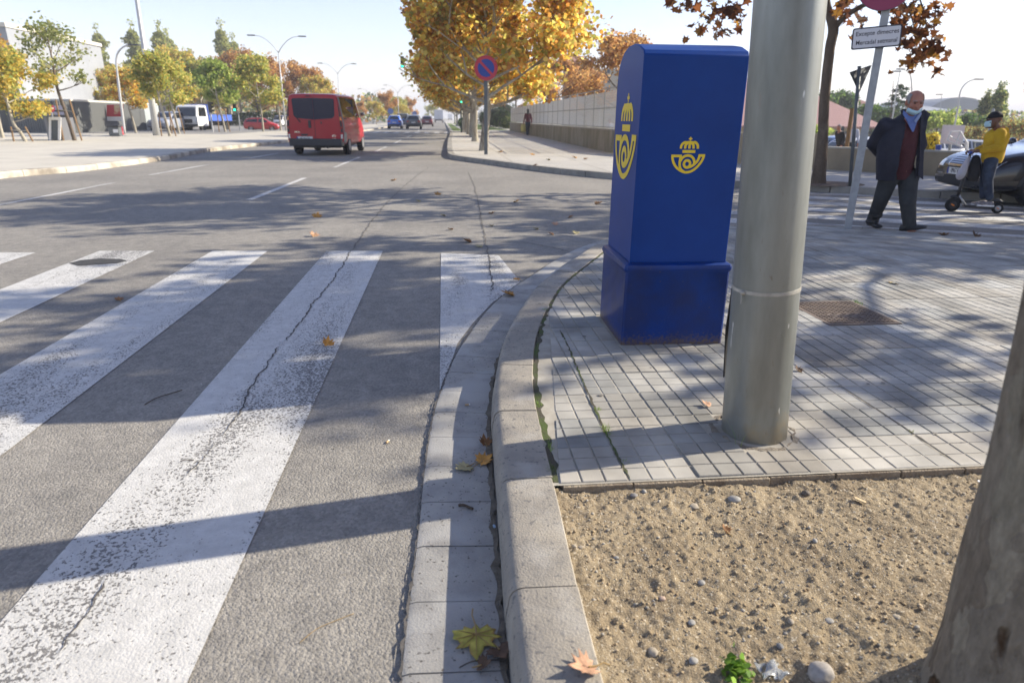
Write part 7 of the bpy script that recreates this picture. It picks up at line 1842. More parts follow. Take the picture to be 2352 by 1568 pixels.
# belts of distant trees on the skyline
def belt(name, label, x0, x1, Y, hgt, n, cols, seed, leaf=.9, z0=0, dY=.12):
    rs = np.random.RandomState(seed); X = rs.uniform(x0, x1, n); prof = .55 + .45 * vnoise(X / 6.0, X * 0 + seed, seed); Z = z0 + hgt * prof * rs.rand(n) ** .7; Yv = Y * (1 + rs.uniform(-dY, dY, n))
    o = link_mesh(name, leaf_mesh(name, np.stack([X, Yv, Z], -1), leaf, cols, LEAF4, seed), M_leaf); return tag(o, label, 'trees', None, 'stuff')
belt('distant_trees', 'distant mixed trees closing the left horizon', -190, -12, 185, 8.5, 16000, OLIVE + ORANGE + GREEN, 90, 1.0)
belt('distant_trees', 'distant green and brown trees beyond the park on the right', 60, 260, 150, 6.5, 12000, OLIVE + GREEN + BROWN[3:], 91, .8, LOW)
belt('far_hedge', 'dark green hedge line behind the parked vans', -60, -16, 92, 1.9, 9000, DARKG + GREEN, 92, .28, 0, .02)
# bushes at the end of the fence wall
def bush(name, label, c, r, n, cols, seed, leaf=.09, cat='bush'):
    rs = np.random.RandomState(seed); d = rs.randn(n, 3); d /= np.linalg.norm(d, axis=1)[:, None]; rr2 = rs.uniform(.6, 1.0, n) ** .5
    lum = 1 + .18 * vnoise(d[:, 0] * 2.5 + 5, d[:, 1] * 2.5 + d[:, 2] * 2 + 9, seed)
    P = np.array(c[:]) + d * (rr2 * lum)[:, None] * np.array(r); P[:, 2] = np.maximum(P[:, 2], c[2] - r[2] * .9)
    o = empty(name, (0, 0, 0), 0, label, cat); link_mesh('foliage', leaf_mesh('foliage', P, leaf, cols, LEAF4, seed), M_leaf, o)
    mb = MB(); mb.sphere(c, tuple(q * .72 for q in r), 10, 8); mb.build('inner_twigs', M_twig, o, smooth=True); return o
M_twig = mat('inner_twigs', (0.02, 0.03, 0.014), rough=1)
for (px_, py_, Y, r, cols, lb_) in ((1138, 270, 88, (1.9, 1.5, 1.5), DARKG, 'tall dark green bush at the end of the fence wall, left one'), (1153, 274, 82, (1.2, 1.1, 1.0), GREEN, 'rounded green bush in front of the dark ones'), (1166, 283, 76, (.75, .7, .65), OLIVE + GREEN, 'clipped ball bush touching the fence wall'), (1122, 272, 95, (1.8, 1.3, 1.4), DARKG, 'dark bush seen between the avenue trunks'), (1160, 264, 96, (2.0, 1.5, 2.0), DARKG, 'tallest dark bush beside the fence wall end')):
    bush('bush', lb_, A(px_, py_, Y), r, 1500, cols, int(px_), .16)
bush('hedge', 'small clipped hedge beside the green signal post', A(1063, 282, 72), (.5, 3.5, .5), 900, DARKG + GREEN, 7, .14, 'hedge')

# ================================================================== BUILDINGS ON THE RIGHT
def block(root, x0, x1, ytop, Y, dep, m, z0=None, name='wall', skew=0.0):
    a, b = A(x0, ytop, Y), A(x1, ytop, Y); zt_ = a.z; z0 = LOW if z0 is None else z0
    mb = MB(); mb.add([(a.x, Y, z0), (b.x, Y + skew, z0), (b.x + dep * .3, Y + dep + skew, z0), (a.x + dep * .3, Y + dep, z0), (a.x, Y, zt_), (b.x, Y + skew, zt_), (b.x + dep * .3, Y + dep + skew, zt_), (a.x + dep * .3, Y + dep, zt_)],
                      [(0, 1, 5, 4), (1, 2, 6, 5), (2, 3, 7, 6), (3, 0, 4, 7), (4, 5, 6, 7)]); mb.build(name, m, root); return a, b, zt_
M_flat = mat('flats_render', (0.36, 0.35, 0.36), rough=.8, var=.08); M_flat2 = mat('flats_beige', (0.42, 0.38, 0.31), rough=.8, var=.08); M_tile = mat('roof_tiles', (0.36, 0.17, 0.12), rough=.9, col2=(0.26, 0.14, 0.12), vscale=1.5, lo=.4, hi=.6)
M_win = mat('window_dark', (0.05, 0.065, 0.09), rough=.15); M_balc = mat('balcony_glass', (0.14, 0.20, 0.30), rough=.2)
ap = empty('apartment_block', (0, 0, 0), 0, 'grey apartment block with balconies seen through the golden leaves', 'building'); Ya = 105
block(ap, 1294, 1358, 147, Ya, 14, M_flat); block(ap, 1358.5, 1500, 158, Ya + 1.5, 14, M_flat2, name='side_wing')
a, b = A(1290, 147, Ya), A(1362, 147, Ya); mb = MB(); mb.box(a.x, b.x, Ya - .8, Ya + 13, a.z + .01, a.z + .35); mb.add([(a.x, Ya - .8, a.z + .36), (b.x, Ya - .8, a.z + .36), (b.x, Ya + 13, a.z + .36), (a.x, Ya + 13, a.z + .36), ((a.x + b.x) / 2, Ya + 6, a.z + 2.2)], [(0, 1, 4), (1, 2, 4), (2, 3, 4), (3, 0, 4)]); mb.build('roof', M_tile, ap)
for k, yy in enumerate((156, 178, 199, 219, 240)):
    w = board('window', 1300, yy, 1320, yy + 12, Ya - .05, M_win, ap, .03); board('window', 1328, yy, 1346, yy + 12, Ya - .05, M_win, ap, .03)
    bl_ = board('balcony', 1296, yy + 10, 1350, yy + 12.5, Ya - 1.3, M_flat2, ap, 1.2); board('railing', 1297, yy + 1.5, 1349, yy + 10, Ya - 1.3, M_balc, bl_, .05)
    for x_0 in (1370, 1392, 1420, 1450): board('window', x_0, yy + 2, x_0 + 9, yy + 13, Ya + 1.4, M_win, ap, .03)
# red tiled low building behind the brown tree
rb = empty('tiled_building', (0, 0, 0), 0, 'long low pavilion with a faded red tiled roof behind the park wall', 'building'); Yr = 52
M_cream = mat('cream_render', (0.42, 0.37, 0.30), rough=.85, var=.08); M_tile2 = m_rib('faded_roof_tiles', (0.42, 0.24, 0.20), (0.33, 0.185, 0.16), 1.6)
ea, eb_ = A(1640, 288, Yr), A(2022, 296, Yr); za_ = ea.z
rg0, rg1 = A(1640, 178, Yr + 9), A(1760, 190, Yr + 9)
zr_ = rg0.z
mb = MB(); mb.box(ea.x, eb_.x - .8, Yr + .5, Yr + 17, LOW, za_ + .05); mb.build('wall', M_cream, rb)
rgx = A(1790, 200, Yr + 9).x
mb = MB(); mb.add([(ea.x - .3, Yr - .2, za_), (eb_.x + .4, Yr - .2, za_), (eb_.x + .4, Yr + 18, za_), (ea.x - .3, Yr + 18, za_), (ea.x + 4, Yr + 9, zr_), (rgx, Yr + 9, zr_)], [(0, 1, 5, 4), (1, 2, 5), (2, 3, 4, 5), (3, 0, 4)])
mb.add([(ea.x - .3, Yr - .2, za_ - .14), (eb_.x + .4, Yr - .2, za_ - .14), (eb_.x + .4, Yr + 18, za_ - .14), (ea.x - .3, Yr + 18, za_ - .14)], [(3, 2, 1, 0)]); mb.add([(ea.x - .3, Yr - .2, za_ - .14), (eb_.x + .4, Yr - .2, za_ - .14), (eb_.x + .4, Yr - .2, za_), (ea.x - .3, Yr - .2, za_)], [(0, 1, 2, 3)]); mb.build('roof', M_tile2, rb)
for x_0 in (1908, 1936, 1958, 1985): board('window', x_0, 302, x_0 + 16, 308, Yr + .45, M_win, rb, .04)
board('corner_pipe', 1895, 293, 1898, 330, Yr + .4, M_tile, rb, .05)
def house(label, x0, x1, yroof, yeave, Y, mw, mr_, dep=10, flat=False, wins=(), z0=None):
    o = empty('house', (0, 0, 0), 0, label, 'building'); a, b, z1 = block(o, x0, x1, yeave, Y, dep, mw, z0)
    zt_ = A(x0, yroof, Y).z; e = .5
    if flat: mb = MB(); mb.box(a.x - e, b.x + e, Y - e, Y + dep, z1 + .01, zt_)
    else:
        mb = MB(); mb.add([(a.x - e, Y - e, z1 + .01), (b.x + e, Y - e, z1 + .01), (b.x + e + dep * .3, Y + dep, z1 + .01), (a.x - e + dep * .3, Y + dep, z1 + .01), (a.x + (b.x - a.x) * .3 + 1, Y + dep / 2, zt_), (a.x + (b.x - a.x) * .75 + 1, Y + dep / 2, zt_)], [(0, 1, 5, 4), (1, 2, 5), (2, 3, 4, 5), (3, 0, 4)])
    mb.build('roof', mr_, o)
    for (wx, wy, ww, wh_) in wins: board('window', wx, wy, wx + ww, wy + wh_, Y - .05, M_win, o, .04)
    return o
M_wh = mat('white_house', (0.58, 0.57, 0.54), rough=.85, var=.06); M_groof = mat('grey_roof', (0.24, 0.26, 0.29), rough=.6, var=.1, vscale=.3); M_yel2 = mat('ochre_house', (0.50, 0.38, 0.20), rough=.85, var=.06)
house('white house with a dark red hipped roof above the tiled pavilion', 1918, 1992, 216, 238, 96, M_wh, mat('dark_red_roof', (0.20, 0.085, 0.07), rough=.9, var=.15, vscale=.8), wins=((1930, 246, 5, 7), (1944, 246, 5, 7), (1958, 246, 5, 7), (1970, 246, 5, 7)))
house('pale house with a grey blue roof left of the red roofed one', 1878, 1916, 228, 242, 104, M_wh, M_groof, wins=((1885, 250, 5, 6), (1900, 250, 5, 6)))
house('long grey building behind the old man', 1996, 2086, 262, 268, 112, M_flat, M_groof, flat=True, wins=tuple((2002 + 14 * k, 273, 7, 6) for k in range(6)))
house('wide hall with a low grey vaulted roof on the skyline', 2112, 2262, 236, 262, 150, M_wh, M_groof, dep=40)
o = bpy.data.objects['house.003'] if 'house.003' in bpy.data.objects else None
hl = empty('sports_hall', (0, 0, 0), 0, 'big grey vaulted roof standing behind the wide white hall', 'building'); Yh = 175
mb = MB(); prof_ = [(2108, 266), (2130, 250), (2160, 234), (2185, 225), (2215, 223), (2240, 227), (2262, 238)]; P = [A(x, y, Yh) for x, y in prof_]
mb.rings([[(p.x, Yh, p.z) for p in P] + [(P[-1].x, Yh, LOW), (P[0].x, Yh, LOW)], [(p.x + 12, Yh + 45, p.z) for p in P] + [(P[-1].x + 12, Yh + 45, LOW), (P[0].x + 12, Yh + 45, LOW)]]); mb.build('vault', M_groof, hl)
house('ochre and cream house right of the old man', 2150, 2188, 254, 257, 125, M_yel2, M_groof, flat=True, wins=((2156, 262, 5, 5), (2168, 262, 5, 5)))
house('white house beside the ochre one', 2189, 2226, 257, 260, 122, M_wh, M_groof, flat=True, wins=((2195, 265, 5, 6), (2208, 265, 5, 6)))
# trees on the right
def rtree(src, first, px_, Y, top, rz, lb_, h0, z=None):
    c = src if first else copy_tree(src); z = LOW if z is None else z; p = A(px_, 300, Y); p.z = z; s = (A(px_, top, Y).z - z) / h0; put(c, p, rz, s, label=lb_); return c
tg = make_tree('park_tree', 'lime green tree right of the old man', 1.4, 4.6, 3.0, 7500, .26, LIME, 101, M_bark_dark, r0=.14, limbs=10, spread=.75, group='trees of the park on the right')
tdk = make_tree('park_tree', 'dark green tree behind the basketball backboard', 1.4, 4.2, 3.0, 7000, .26, GREEN + [(0.09, 0.16, 0.03)], 102, M_bark_dark, r0=.14, limbs=10, spread=.75, group='trees of the park on the right')
tp2 = make_tree('park_poplar', 'tall grey green poplar above the rider, right one', 1.4, 9.0, 2.6, 7000, .26, OLIVE + GREEN[:2], 103, M_bark_far, r0=.16, limbs=18, spread=.65, narrow=.6, group='trees of the park on the right', depth=1)
rtree(tg, True, 2150, 62, 268, .5, 'lime green tree right of the old man', 5.3); rtree(tg, False, 1852, 40, 296, 2.5, 'small lime green tree beside the dark trunk', 5.3, -1.2)
rtree(tdk, True, 2215, 66, 280, .2, 'dark green tree behind the basketball backboard', 4.9); rtree(tdk, False, 1998, 70, 262, 3.2, 'dark green tree between the sign post and the old man', 4.9); rtree(tdk, False, 2030, 80, 284, 1.2, 'grey green tree behind the old man shoulder', 4.9)
rtree(tp2, True, 2278, 70, 188, 1, 'tall grey green poplar above the rider, right one', 9.2); rtree(tp2, False, 2252, 72, 206, 3.2, 'tall grey green poplar above the rider, left one', 9.2); rtree(tp2, False, 2296, 76, 240, 5, 'lower poplar beside the yellow hoodie', 9.2)
tbr = make_tree('park_tree', 'bare brownish tree behind the black saloon', 1.2, 4.2, 2.9, 3600, .22, BROWN[3:] + OLIVE, 104, M_bark_dark, r0=.13, limbs=10, spread=.8, group='trees of the park on the right')
rtree(tbr, True, 2345, 48, 288, 0, 'bare brownish tree behind the black saloon', 4.9); rtree(tbr, False, 2312, 60, 290, 2, 'brownish tree between the poplars and the black saloon', 4.9); rtree(tbr, False, 2240, 54, 300, 4, 'low brownish tree under the poplars', 4.9)
rtree(tdk, False, 1905, 90, 232, 2, 'dark cypress-like tree in front of the white house', 4.9)
# thin open conifer
cf = empty('conifer', (0, 0, 0), 0, 'thin open conifer behind the sign post and the old man', 'tree'); Yc = 62; b = A(2052, 300, Yc); b.z = LOW; t = A(2052, 186, Yc)
mb = MB(); mb.tube([b, t], [.12, .02], 8); mb.build('trunk', M_bark_dark, cf, smooth=True)
rs = np.random.RandomState(3); P = []; mb = MB()
for k in range(34):
    f = k / 34; z = b.z + (t.z - b.z) * (.30 + .68 * f); L_ = 2.3 * (1 - f) ** .8 + .25; a = k * 2.4
    e = Vector((b.x + math.cos(a) * L_, Yc + math.sin(a) * L_, z - .25 * L_ * .3)); mb.tube([(b.x, Yc, z), e], [.03, .008], 4)
    for q in range(46): u = rs.uniform(.25, 1.02); P.append((b.x + (e.x - b.x) * u + rs.randn() * .12, Yc + (e.y - Yc) * u + rs.randn() * .12, z + (e.z - z) * u - abs(rs.randn()) * .13))
mb.build('branches', M_bark_dark, cf); link_mesh('needles', leaf_mesh('needles', np.array(P), .22, [(0.07, 0.11, 0.07), (0.10, 0.14, 0.09), (0.05, 0.08, 0.05)], LEAF4, 4), M_leaf, cf)
bush('bush', 'bright yellow leaved shrub behind the park wall right of the old man', A(2138, 332, 24), (.34, .3, .42), 1400, [(0.70, 0.52, 0.04), (0.62, 0.44, 0.05), (0.55, 0.50, 0.08)], 55, .06)
# basketball hoop, seen from behind its board
bh = empty('basketball_hoop', (0, 0, 0), 0, 'white basketball backboard with its truss arm and blue padded post', 'basketball hoop'); Yb3 = 19
M_bb = mat('backboard_pale', (0.60, 0.54, 0.56), rough=.6, var=.06); M_tr = mat('truss_white', (0.68, 0.68, 0.68), rough=.5)
pA, pB_, pC, pD = A(2168, 287, Yb3), A(2218, 288, Yb3 + .15), A(2208, 333, Yb3 + .15), A(2161, 330, Yb3)
mb = MB(); nn = Vector((0, .05, 0)); mb.add([pD, pC, pB_, pA] + [p + nn for p in (pD, pC, pB_, pA)], [(0, 1, 2, 3), (7, 6, 5, 4), (0, 4, 5, 1), (1, 5, 6, 2), (2, 6, 7, 3), (3, 7, 4, 0)]); mb.build('backboard', M_bb, bh)
mb = MB()
for (a, b) in (((2184, 303), (2206, 302)), ((2206, 302), (2221, 328)), ((2184, 303), (2176, 323)), ((2176, 323), (2217, 341)), ((2206, 302), (2196, 331)), ((2221, 328), (2217, 341)), ((2214, 315), (2205, 336)), ((2180, 312), (2218, 332))): mb.tube([A(*a, Yb3 - .12), A(*b, Yb3 - .12)], .022, 6)
mb.build('truss_arm', M_tr, bh)
for (x, y0, y1, m_, nm, w) in ((2221, 326, 350, M_tr, 'post', .05), (2218, 352, 366, M_sblue, 'post_pad', .14), (2156, 333, 361, M_sblue, 'post_pad', .08)):
    a, b = A(x, y0, Yb3 + .05), A(x - 3, y1 + 14, Yb3 + .05); mb = MB(); mb.tube([a, b], w, 8); mb.build(nm, m_, bh)
mb = MB(); mb.tube([A(2183, 332, Yb3 + .1), A(2177, 370, Yb3 + .1)], .04, 6); mb.build('strut', M_pole, bh)
# post, small sign and parked cars behind the park wall
wpst = MB(); wpst.tube([A(1958, 249, 17.5), A(1941, 364, 17.5)], .055, 8); tag(wpst.build('wooden_post', M_stk), 'slanting wooden post behind the park wall', 'post')
gs = empty('grey_sign', (0, 0, 0), 0, 'small grey rectangular sign back behind the park wall', 'traffic sign'); board('panel', 1927, 290, 1939, 301, 26, M_sback, gs, .04); mb = MB(); mb.tube([A(1932, 301, 26), A(1926, 372, 26)], .035, 6); mb.build('post', M_pole, gs)
for (px_, py_, Y, colr, lb_, rz) in ((2152, 352, 34, (0.62, 0.63, 0.65), 'white car parked behind the park wall right of the old man', 8), (2196, 352, 38, (0.35, 0.37, 0.42), 'silver car parked under the basketball backboard', 175), (2214, 350, 46, (0.45, 0.03, 0.03), 'red car parked beyond the backboard post', 5), (2003, 352, 30, (0.62, 0.63, 0.65), 'white car roof just above the park wall left of the old man', 0), (1962, 345, 34, (0.10, 0.16, 0.30), 'blue car parked behind the two people', 5), (1340, 292, 58, (0.66, 0.67, 0.70), 'white car seen through the mesh fence', 10), (1372, 293, 50, (0.60, 0.62, 0.66), 'pale car seen through the mesh fence beside the distant walker', 170), (1300, 292, 66, (0.20, 0.24, 0.30), 'grey car seen through the mesh fence', 0)):
    c, _ = car(lb_, 'car', HATCH, 4.1, 1.75, 1.5, mat('car_paint_%d' % px_, colr, rough=.3, coat=.8), simple=True, rimm=M_rims); p = A(px_, py_, Y); zz = A(px_, py_ - 14, Y).z - 1.05; put(c, (p.x, Y, max(LOW, zz if px_ > 1500 else LOW + 1.1)), R(rz), 1.0)
# car mound so that the parked cars stand on something
sheet('car_park_terrace', [(7.6, 30), (40, 22), (110, 60), (60, 90), (8.2, 90)], LOW + 0.9, mat('terrace_asphalt', (0.25, 0.245, 0.235), rough=.95, col2=(0.2, 0.195, 0.185), vscale=.5)) if False else None
# chain fence at the far right
cfn = empty('mesh_fence', (0, 0, 0), 0, 'grey post fence between the park and the trees at the right', 'fence')
for k in range(9):
    mb = MB(); x = 2240 + k * 16; mb.tube([A(x, 326, 30), A(x - 4, 380, 30)], .03, 6); mb.build('post', M_wire, cfn)
mb = MB(); mb.tube([A(2236, 326, 30), A(2372, 330, 30)], .02, 6); mb.build('rail', M_wire, cfn)
mb = MB(); mb.tube([A(2282, 250, 28), A(2264, 345, 28)], .06, 8); tag(mb.build('floodlight_mast', M_pole), 'grey mast rising between the poplars and the rider', 'mast')

# ================================================================== LITTER, LEAVES, STONES, WEEDS
M_fleaf = m_tint('fallen_leaf', rough=.75, spec=.3, var=.22, vscale=45, bump=.4, bscale=120, bdist=.002)
LOBES = [(0, -.42), (.10, -.30), (.30, -.42), (.36, -.26), (.58, -.22), (.50, -.08), (.64, .10), (.42, .10), (.40, .22), (.50, .42), (.28, .34), (.20, .30), (.14, .52), (0, .72)]
LOBES = LOBES + [(-x, y) for x, y in LOBES[-2:0:-1]]
def fallen(px_, py_, size, col, label, z=0.0, rz=0.0, curl=.3, tilt=0.0, seed=0, stem=True, col2=None, group=None, name='fallen_leaf'):
    """a lobed plane leaf, subdivided towards its centre and curled, with a stem"""
    rc = random.Random(seed + 100); g = G(px_, py_, z); c = rc.uniform(.85, 1.15); ring = []; V = []; F = []; n = len(LOBES)
    shp = [(x * rc.uniform(.85, 1.12) * size, y * rc.uniform(.88, 1.1) * size) for x, y in LOBES]
    cols = []
    for k, s in enumerate((1.0, .72, .42, .16)):
        for (x, y) in shp:
            x, y = x * s, y * s - (1 - s) * .18 * size * .5
            rad = math.hypot(x, y) / size
            h = curl * size * (abs(x) / size) ** 1.6 + curl * .6 * size * max(0, y / size) ** 2 + rc.uniform(-.012, .012) * size * (k < 2) + .004
            V.append((x, y, h)); t = rc.uniform(.85, 1.12) * (1 if not (col2 and rad > .5 and rc.random() < .4) else .8); cc = col2 if (col2 and k == 0 and rc.random() < .55) else col; cols.append(tuple(q * t for q in cc))
    for k in range(3):
        for i in range(n): j = (i + 1) % n; F.append((k * n + i, k * n + j, (k + 1) * n + j, (k + 1) * n + i))
    F.append(tuple(3 * n + i for i in range(n)))
    mb = MB(); mb.add(V, F); me = mb.mesh(name); set_tint(me, np.array(cols, np.float32))
    o = link_mesh(name, me, M_fleaf, None, smooth=True); tag(o, label, 'leaf', group); q = o.modifiers.new('t', 'SOLIDIFY'); q.thickness = .0012
    o.location = (g.x, g.y, z + .003); o.rotation_euler = (tilt, tilt * .4, rz)
    if stem:
        m2 = MB(); m2.tube([(0, -.1 * size, .006), (.02 * size, -.42 * size, .006), (.10 * size, -.72 * size, .010), (.08 * size, -1.0 * size, .004)], [.0022, .002, .0017, .0022], 6); m2.build('leaf_stem', mat('leaf_stem', (0.30, 0.20, 0.08), rough=.7), o)
    if size > .085:
        m2 = MB()
        for (x, y) in ((0, .62), (.52, .10), (-.52, .10), (.46, -.2), (-.46, -.2), (.34, .32), (-.34, .32)):
            P = []
            for k in range(5):
                t = k / 4; xx, yy = x * t * size, (-.12 + (y + .12) * t) * size; P.append((xx, yy, curl * size * (abs(xx) / size) ** 1.6 + curl * .6 * size * max(0, yy / size) ** 2 + .0055))
            m2.tube(P, [.0016, .0014, .0012, .0009, .0005], 5)
        m2.build('leaf_vein', mat('leaf_vein', (0.30, 0.19, 0.06), rough=.7), o)
    return o
YL, OR_, BR, DB, PK, PL = (0.42, 0.36, 0.07), (0.50, 0.25, 0.06), (0.24, 0.12, 0.05), (0.11, 0.065, 0.04), (0.46, 0.27, 0.17), (0.36, 0.31, 0.16)
fallen(1094, 1468, .105, YL, 'large yellow green plane leaf with its stem lying in the gutter', .014, R(178), .16, 0, 1, col2=(0.34, 0.2, 0.06))
fallen(1112, 1060, .066, OR_, 'orange curled leaf in the gutter against the kerb', .016, R(-60), .5, .25, 2)
fallen(1068, 1076, .070, PL, 'pale yellow green leaf lying beside the orange curled one', .014, R(120), .2, .1, 3)
fallen(1113, 1018, .050, BR, 'small brown leaf in the gutter above the orange one', .016, R(20), .7, .5, 4)
fallen(1170, 678, .105, OR_, 'brown orange leaf on the gutter at the tip of the last white bar', .016, R(80), .45, .25, 5, col2=BR)
fallen(1186, 643, .055, OR_, 'small orange leaf just beyond the tip of the last white bar', .016, R(10), .3, .1, 6)
fallen(752, 790, .062, OR_, 'curled golden leaf standing on the long white bar', .008, R(20), .95, .75, 7)
fallen(1345, 1538, .062, PK, 'dry pinkish leaf lying on top of the kerb', .132, R(100), .5, .2, 8)
fallen(1150, 1500, .060, DB, 'dark grey brown leaf beside the large yellow one', .016, R(200), .4, .2, 9)
fallen(1112, 1530, .040, DB, 'crumpled dark leaf at the foot of the kerb by the large yellow one', .016, R(260), .9, .5, 10)
fallen(274, 689, .055, BR, 'small brown leaf on the asphalt between two white bars', .004, R(30), .4, .2, 11)
fallen(1622, 932, .040, PK, 'small pinkish leaf on the paving left of the steel column', .132, R(40), .5, .3, 12, stem=False)
fallen(1832, 852, .038, DB, 'small dark leaf on the paving right of the steel column', .13, R(10), .7, .4, 13)
fallen(1856, 609, .050, PL, 'pale leaf on the paving far right of the blue mailbox', .10, R(0), .3, .1, 14)
fallen(2053, 654, .080, PL, 'yellowish leaf on the paving beyond the inspection cover', .12, R(70), .35, .15, 15, col2=BR)
fallen(2112, 559, .085, BR, 'brown leaf on the paving in front of the old man', .035, R(40), .5, .2, 16)
fallen(2168, 541, .10, BR, 'brown leaf at the edge of the zebra crossing right of the old man', .02, R(140), .6, .3, 17)
fallen(2238, 543, .10, DB, 'dark brown leaf standing up at the zebra edge', .02, R(10), .9, .6, 18)
fallen(720, 542, .10, PK, 'pinkish leaf on the asphalt beyond the white bars, nearest one', .004, R(40), .7, .5, 19)
fallen(728, 498, .12, OR_, 'orange leaf on the asphalt just beyond the pinkish one', .004, R(0), .5, .4, 20)
fallen(1074, 556, .11, BR, 'rusty leaf beside the crack beyond the last white bar', .004, R(80), .6, .35, 21)
fallen(1100, 567, .075, PL, 'pale leaf just right of the rusty leaf beside the crack', .004, R(20), .3, .1, 22)
for k, (x, y, s, c) in enumerate([(1005, 447, .11, OR_), (960, 463, .09, PL), (1018, 496, .08, PL), (1035, 528, .07, BR), (1130, 491, .09, BR), (1186, 464, .10, OR_), (1373, 469, .12, BR), (1276, 516, .08, PK), (1321, 536, .08, PL), (1266, 539, .07, BR), (1231, 527, .07, PL), (1128, 520, .06, PL), (905, 415, .12, OR_), (1310, 500, .08, BR)]):
    fallen(x, y, s, c, 'small dry leaf scattered on the shaded asphalt of the junction', .004, R(47 * k), .5, .3, 30 + k, stem=False, group='dry leaves scattered over the junction')
for k, (x, y, s, c) in enumerate([(1223, 356, .15, OR_), (1320, 363, .18, OR_), (1259, 368, .13, PL), (1150, 350, .16, OR_), (1229, 381, .14, BR), (1345, 366, .12, BR)]):
    fallen(x, y, s, c, 'dry leaf lying on the sunlit far corner pavement', .134, R(61 * k), .5, .3, 50 + k, stem=False, group='dry leaves on the far corner pavement')
# stones in the tree pit
def stone(px_, py_, r, col, label, seed, flat=.6):
    g = G(px_, py_, .085); rs_ = np.random.RandomState(seed); bm = bmesh.new(); bmesh.ops.create_icosphere(bm, subdivisions=3, radius=1)
    a = rs_.uniform(.7, 1.25); 
    for v in bm.verts:
        nz = 1 + .16 * (float(vnoise(np.array([v.co.x * 1.7 + 5]), np.array([v.co.y * 1.7 + v.co.z * 1.3 + 7]), seed)[0]) - .5) * 2
        v.co = Vector((v.co.x * a, v.co.y, v.co.z * flat)) * nz * r
    me = bpy.data.meshes.new('stone'); bm.to_mesh(me); bm.free(); set_tint(me, np.array([col] * len(me.vertices), np.float32))
    o = link_mesh('stone', me, M_stone, None, smooth=True); o.location = (g.x, g.y, soil_z(g.x, g.y) + r * flat * .35); o.rotation_euler = (0, 0, rs_.uniform(0, 6)); tag(o, label, 'stone')
GY, TN = (0.30, 0.29, 0.27), (0.36, 0.31, 0.24)
stone(1685, 1152, .021, GY, 'largest flat grey pebble near the paving edge of the tree pit', 1, .5); stone(1880, 1562, .030, (0.34, 0.31, 0.28), 'big pale stone at the bottom edge of the tree pit', 2, .8)
stone(1611, 1340, .010, GY, 'smooth grey pebble near the middle of the tree pit', 3); stone(1902, 1436, .010, GY, 'oval grey pebble left of the tree trunk', 4, .5)
stone(1588, 1434, .011, GY, 'long grey pebble in the lower half of the pit', 5, .4); stone(1500, 1503, .012, TN, 'pale tan stone at the lower left of the pit', 6)
stone(1333, 1268, .009, TN, 'pale pebble beside the kerb, first of a touching pair', 7); stone(1318, 1267, .008, TN, 'whitish pebble beside the kerb, second of a touching pair', 8)
stone(1870, 1251, .010, GY, 'grey pebble in the right half of the pit', 9); stone(1455, 1151, .012, (0.22, 0.21, 0.20), 'dark oval pebble near the kerb end of the paving edge', 10, .5)
stone(1478, 1141, .010, GY, 'small grey pebble next to the dark oval one', 11); stone(1849, 1140, .016, (0.13, 0.11, 0.09), 'dark brown clod just below the paving edge', 12)
stone(1594, 1167, .015, TN, 'flat tan stone below the paving edge', 13, .35); stone(1520, 1381, .009, (0.40, 0.30, 0.24), 'pinkish pebble in the left half of the pit', 14); stone(1592, 1525, .010, GY, 'grey pebble just left of the green weed', 15)
stone(1815, 1440, .009, TN, 'angular tan stone in the lower pit', 16); stone(1789, 1496, .009, (0.2, 0.2, 0.2), 'small dark pebble above the clear plastic scrap', 17); stone(2055, 1437, .010, TN, 'flat pebble close to the tree trunk', 18, .4); stone(1415, 1287, .009, GY, 'grey pebble left of the middle of the pit', 19)
# dead leaf, wood chips, butts
fallen(1664, 1221, .030, BR, 'dark dead leaf curled on the soil of the pit', .095, R(30), 1.0, .5, 70)
def butt(px_, py_, z, rz, label, col=(0.55, 0.42, 0.22)):
    g = G(px_, py_, z); o = empty('cigarette_butt', (g.x, g.y, z + .0045), rz, label, 'cigarette butt')
    MB().cyl((-.014, 0, 0), (.004, 0, 0), .004, seg=10).build('filter', mat('filter_tan', (0.50, 0.33, 0.17), rough=.8), o); MB().cyl((.0041, 0, 0), (.010, 0, 0), .004, .0036, seg=10).build('paper', M_white, o)
butt(891, 1015, .001, R(70), 'cigarette butt on the asphalt right of the long white bar'); butt(1756, 1108, .092, R(80), 'yellowish cigarette butt in the soil under the paving edge'); butt(1075, 931, .014, R(5), 'cigarette butt lying across the gutter')
def twig(px_, py_, z, L_, rz, label, r=.0035, col=None):
    g = G(px_, py_, z); d = Vector((math.cos(rz), math.sin(rz), 0)); n = Vector((-d.y, d.x, 0)); b = Vector((g.x, g.y, z + r))
    o = MB().tube(catmull([b - d * L_ / 2, b - d * L_ * .15 + n * L_ * .06 + Vector((0, 0, .003)), b + d * L_ * .2 + n * L_ * .02, b + d * L_ / 2 - n * L_ * .05], 4), r, 7).build('twig', col or mat('twig_dark', (0.07, 0.05, 0.035), rough=.9), None, smooth=True); tag(o, label, 'twig')
twig(1070, 1166, .016, .055, R(-25), 'dark flat piece of bark on the gutter', .005); twig(1305, 1138, .095, .045, R(110), 'crooked root end poking out beside the kerb corner', .004)
twig(375, 912, .003, .20, R(60), 'thin dark twig on the asphalt between two white bars', .0022); twig(750, 1440, .001, .16, R(40), 'thin straw on the asphalt right of the long white bar', .0012, mat('straw', (0.30, 0.22, 0.12), rough=.9))
twig(1100, 1522, .017, .10, R(12), 'fine stalk trailing from the crumpled dark leaf', .0016); twig(430, 1058, .006, .05, R(10), 'short dark stick on the long white bar', .0018)
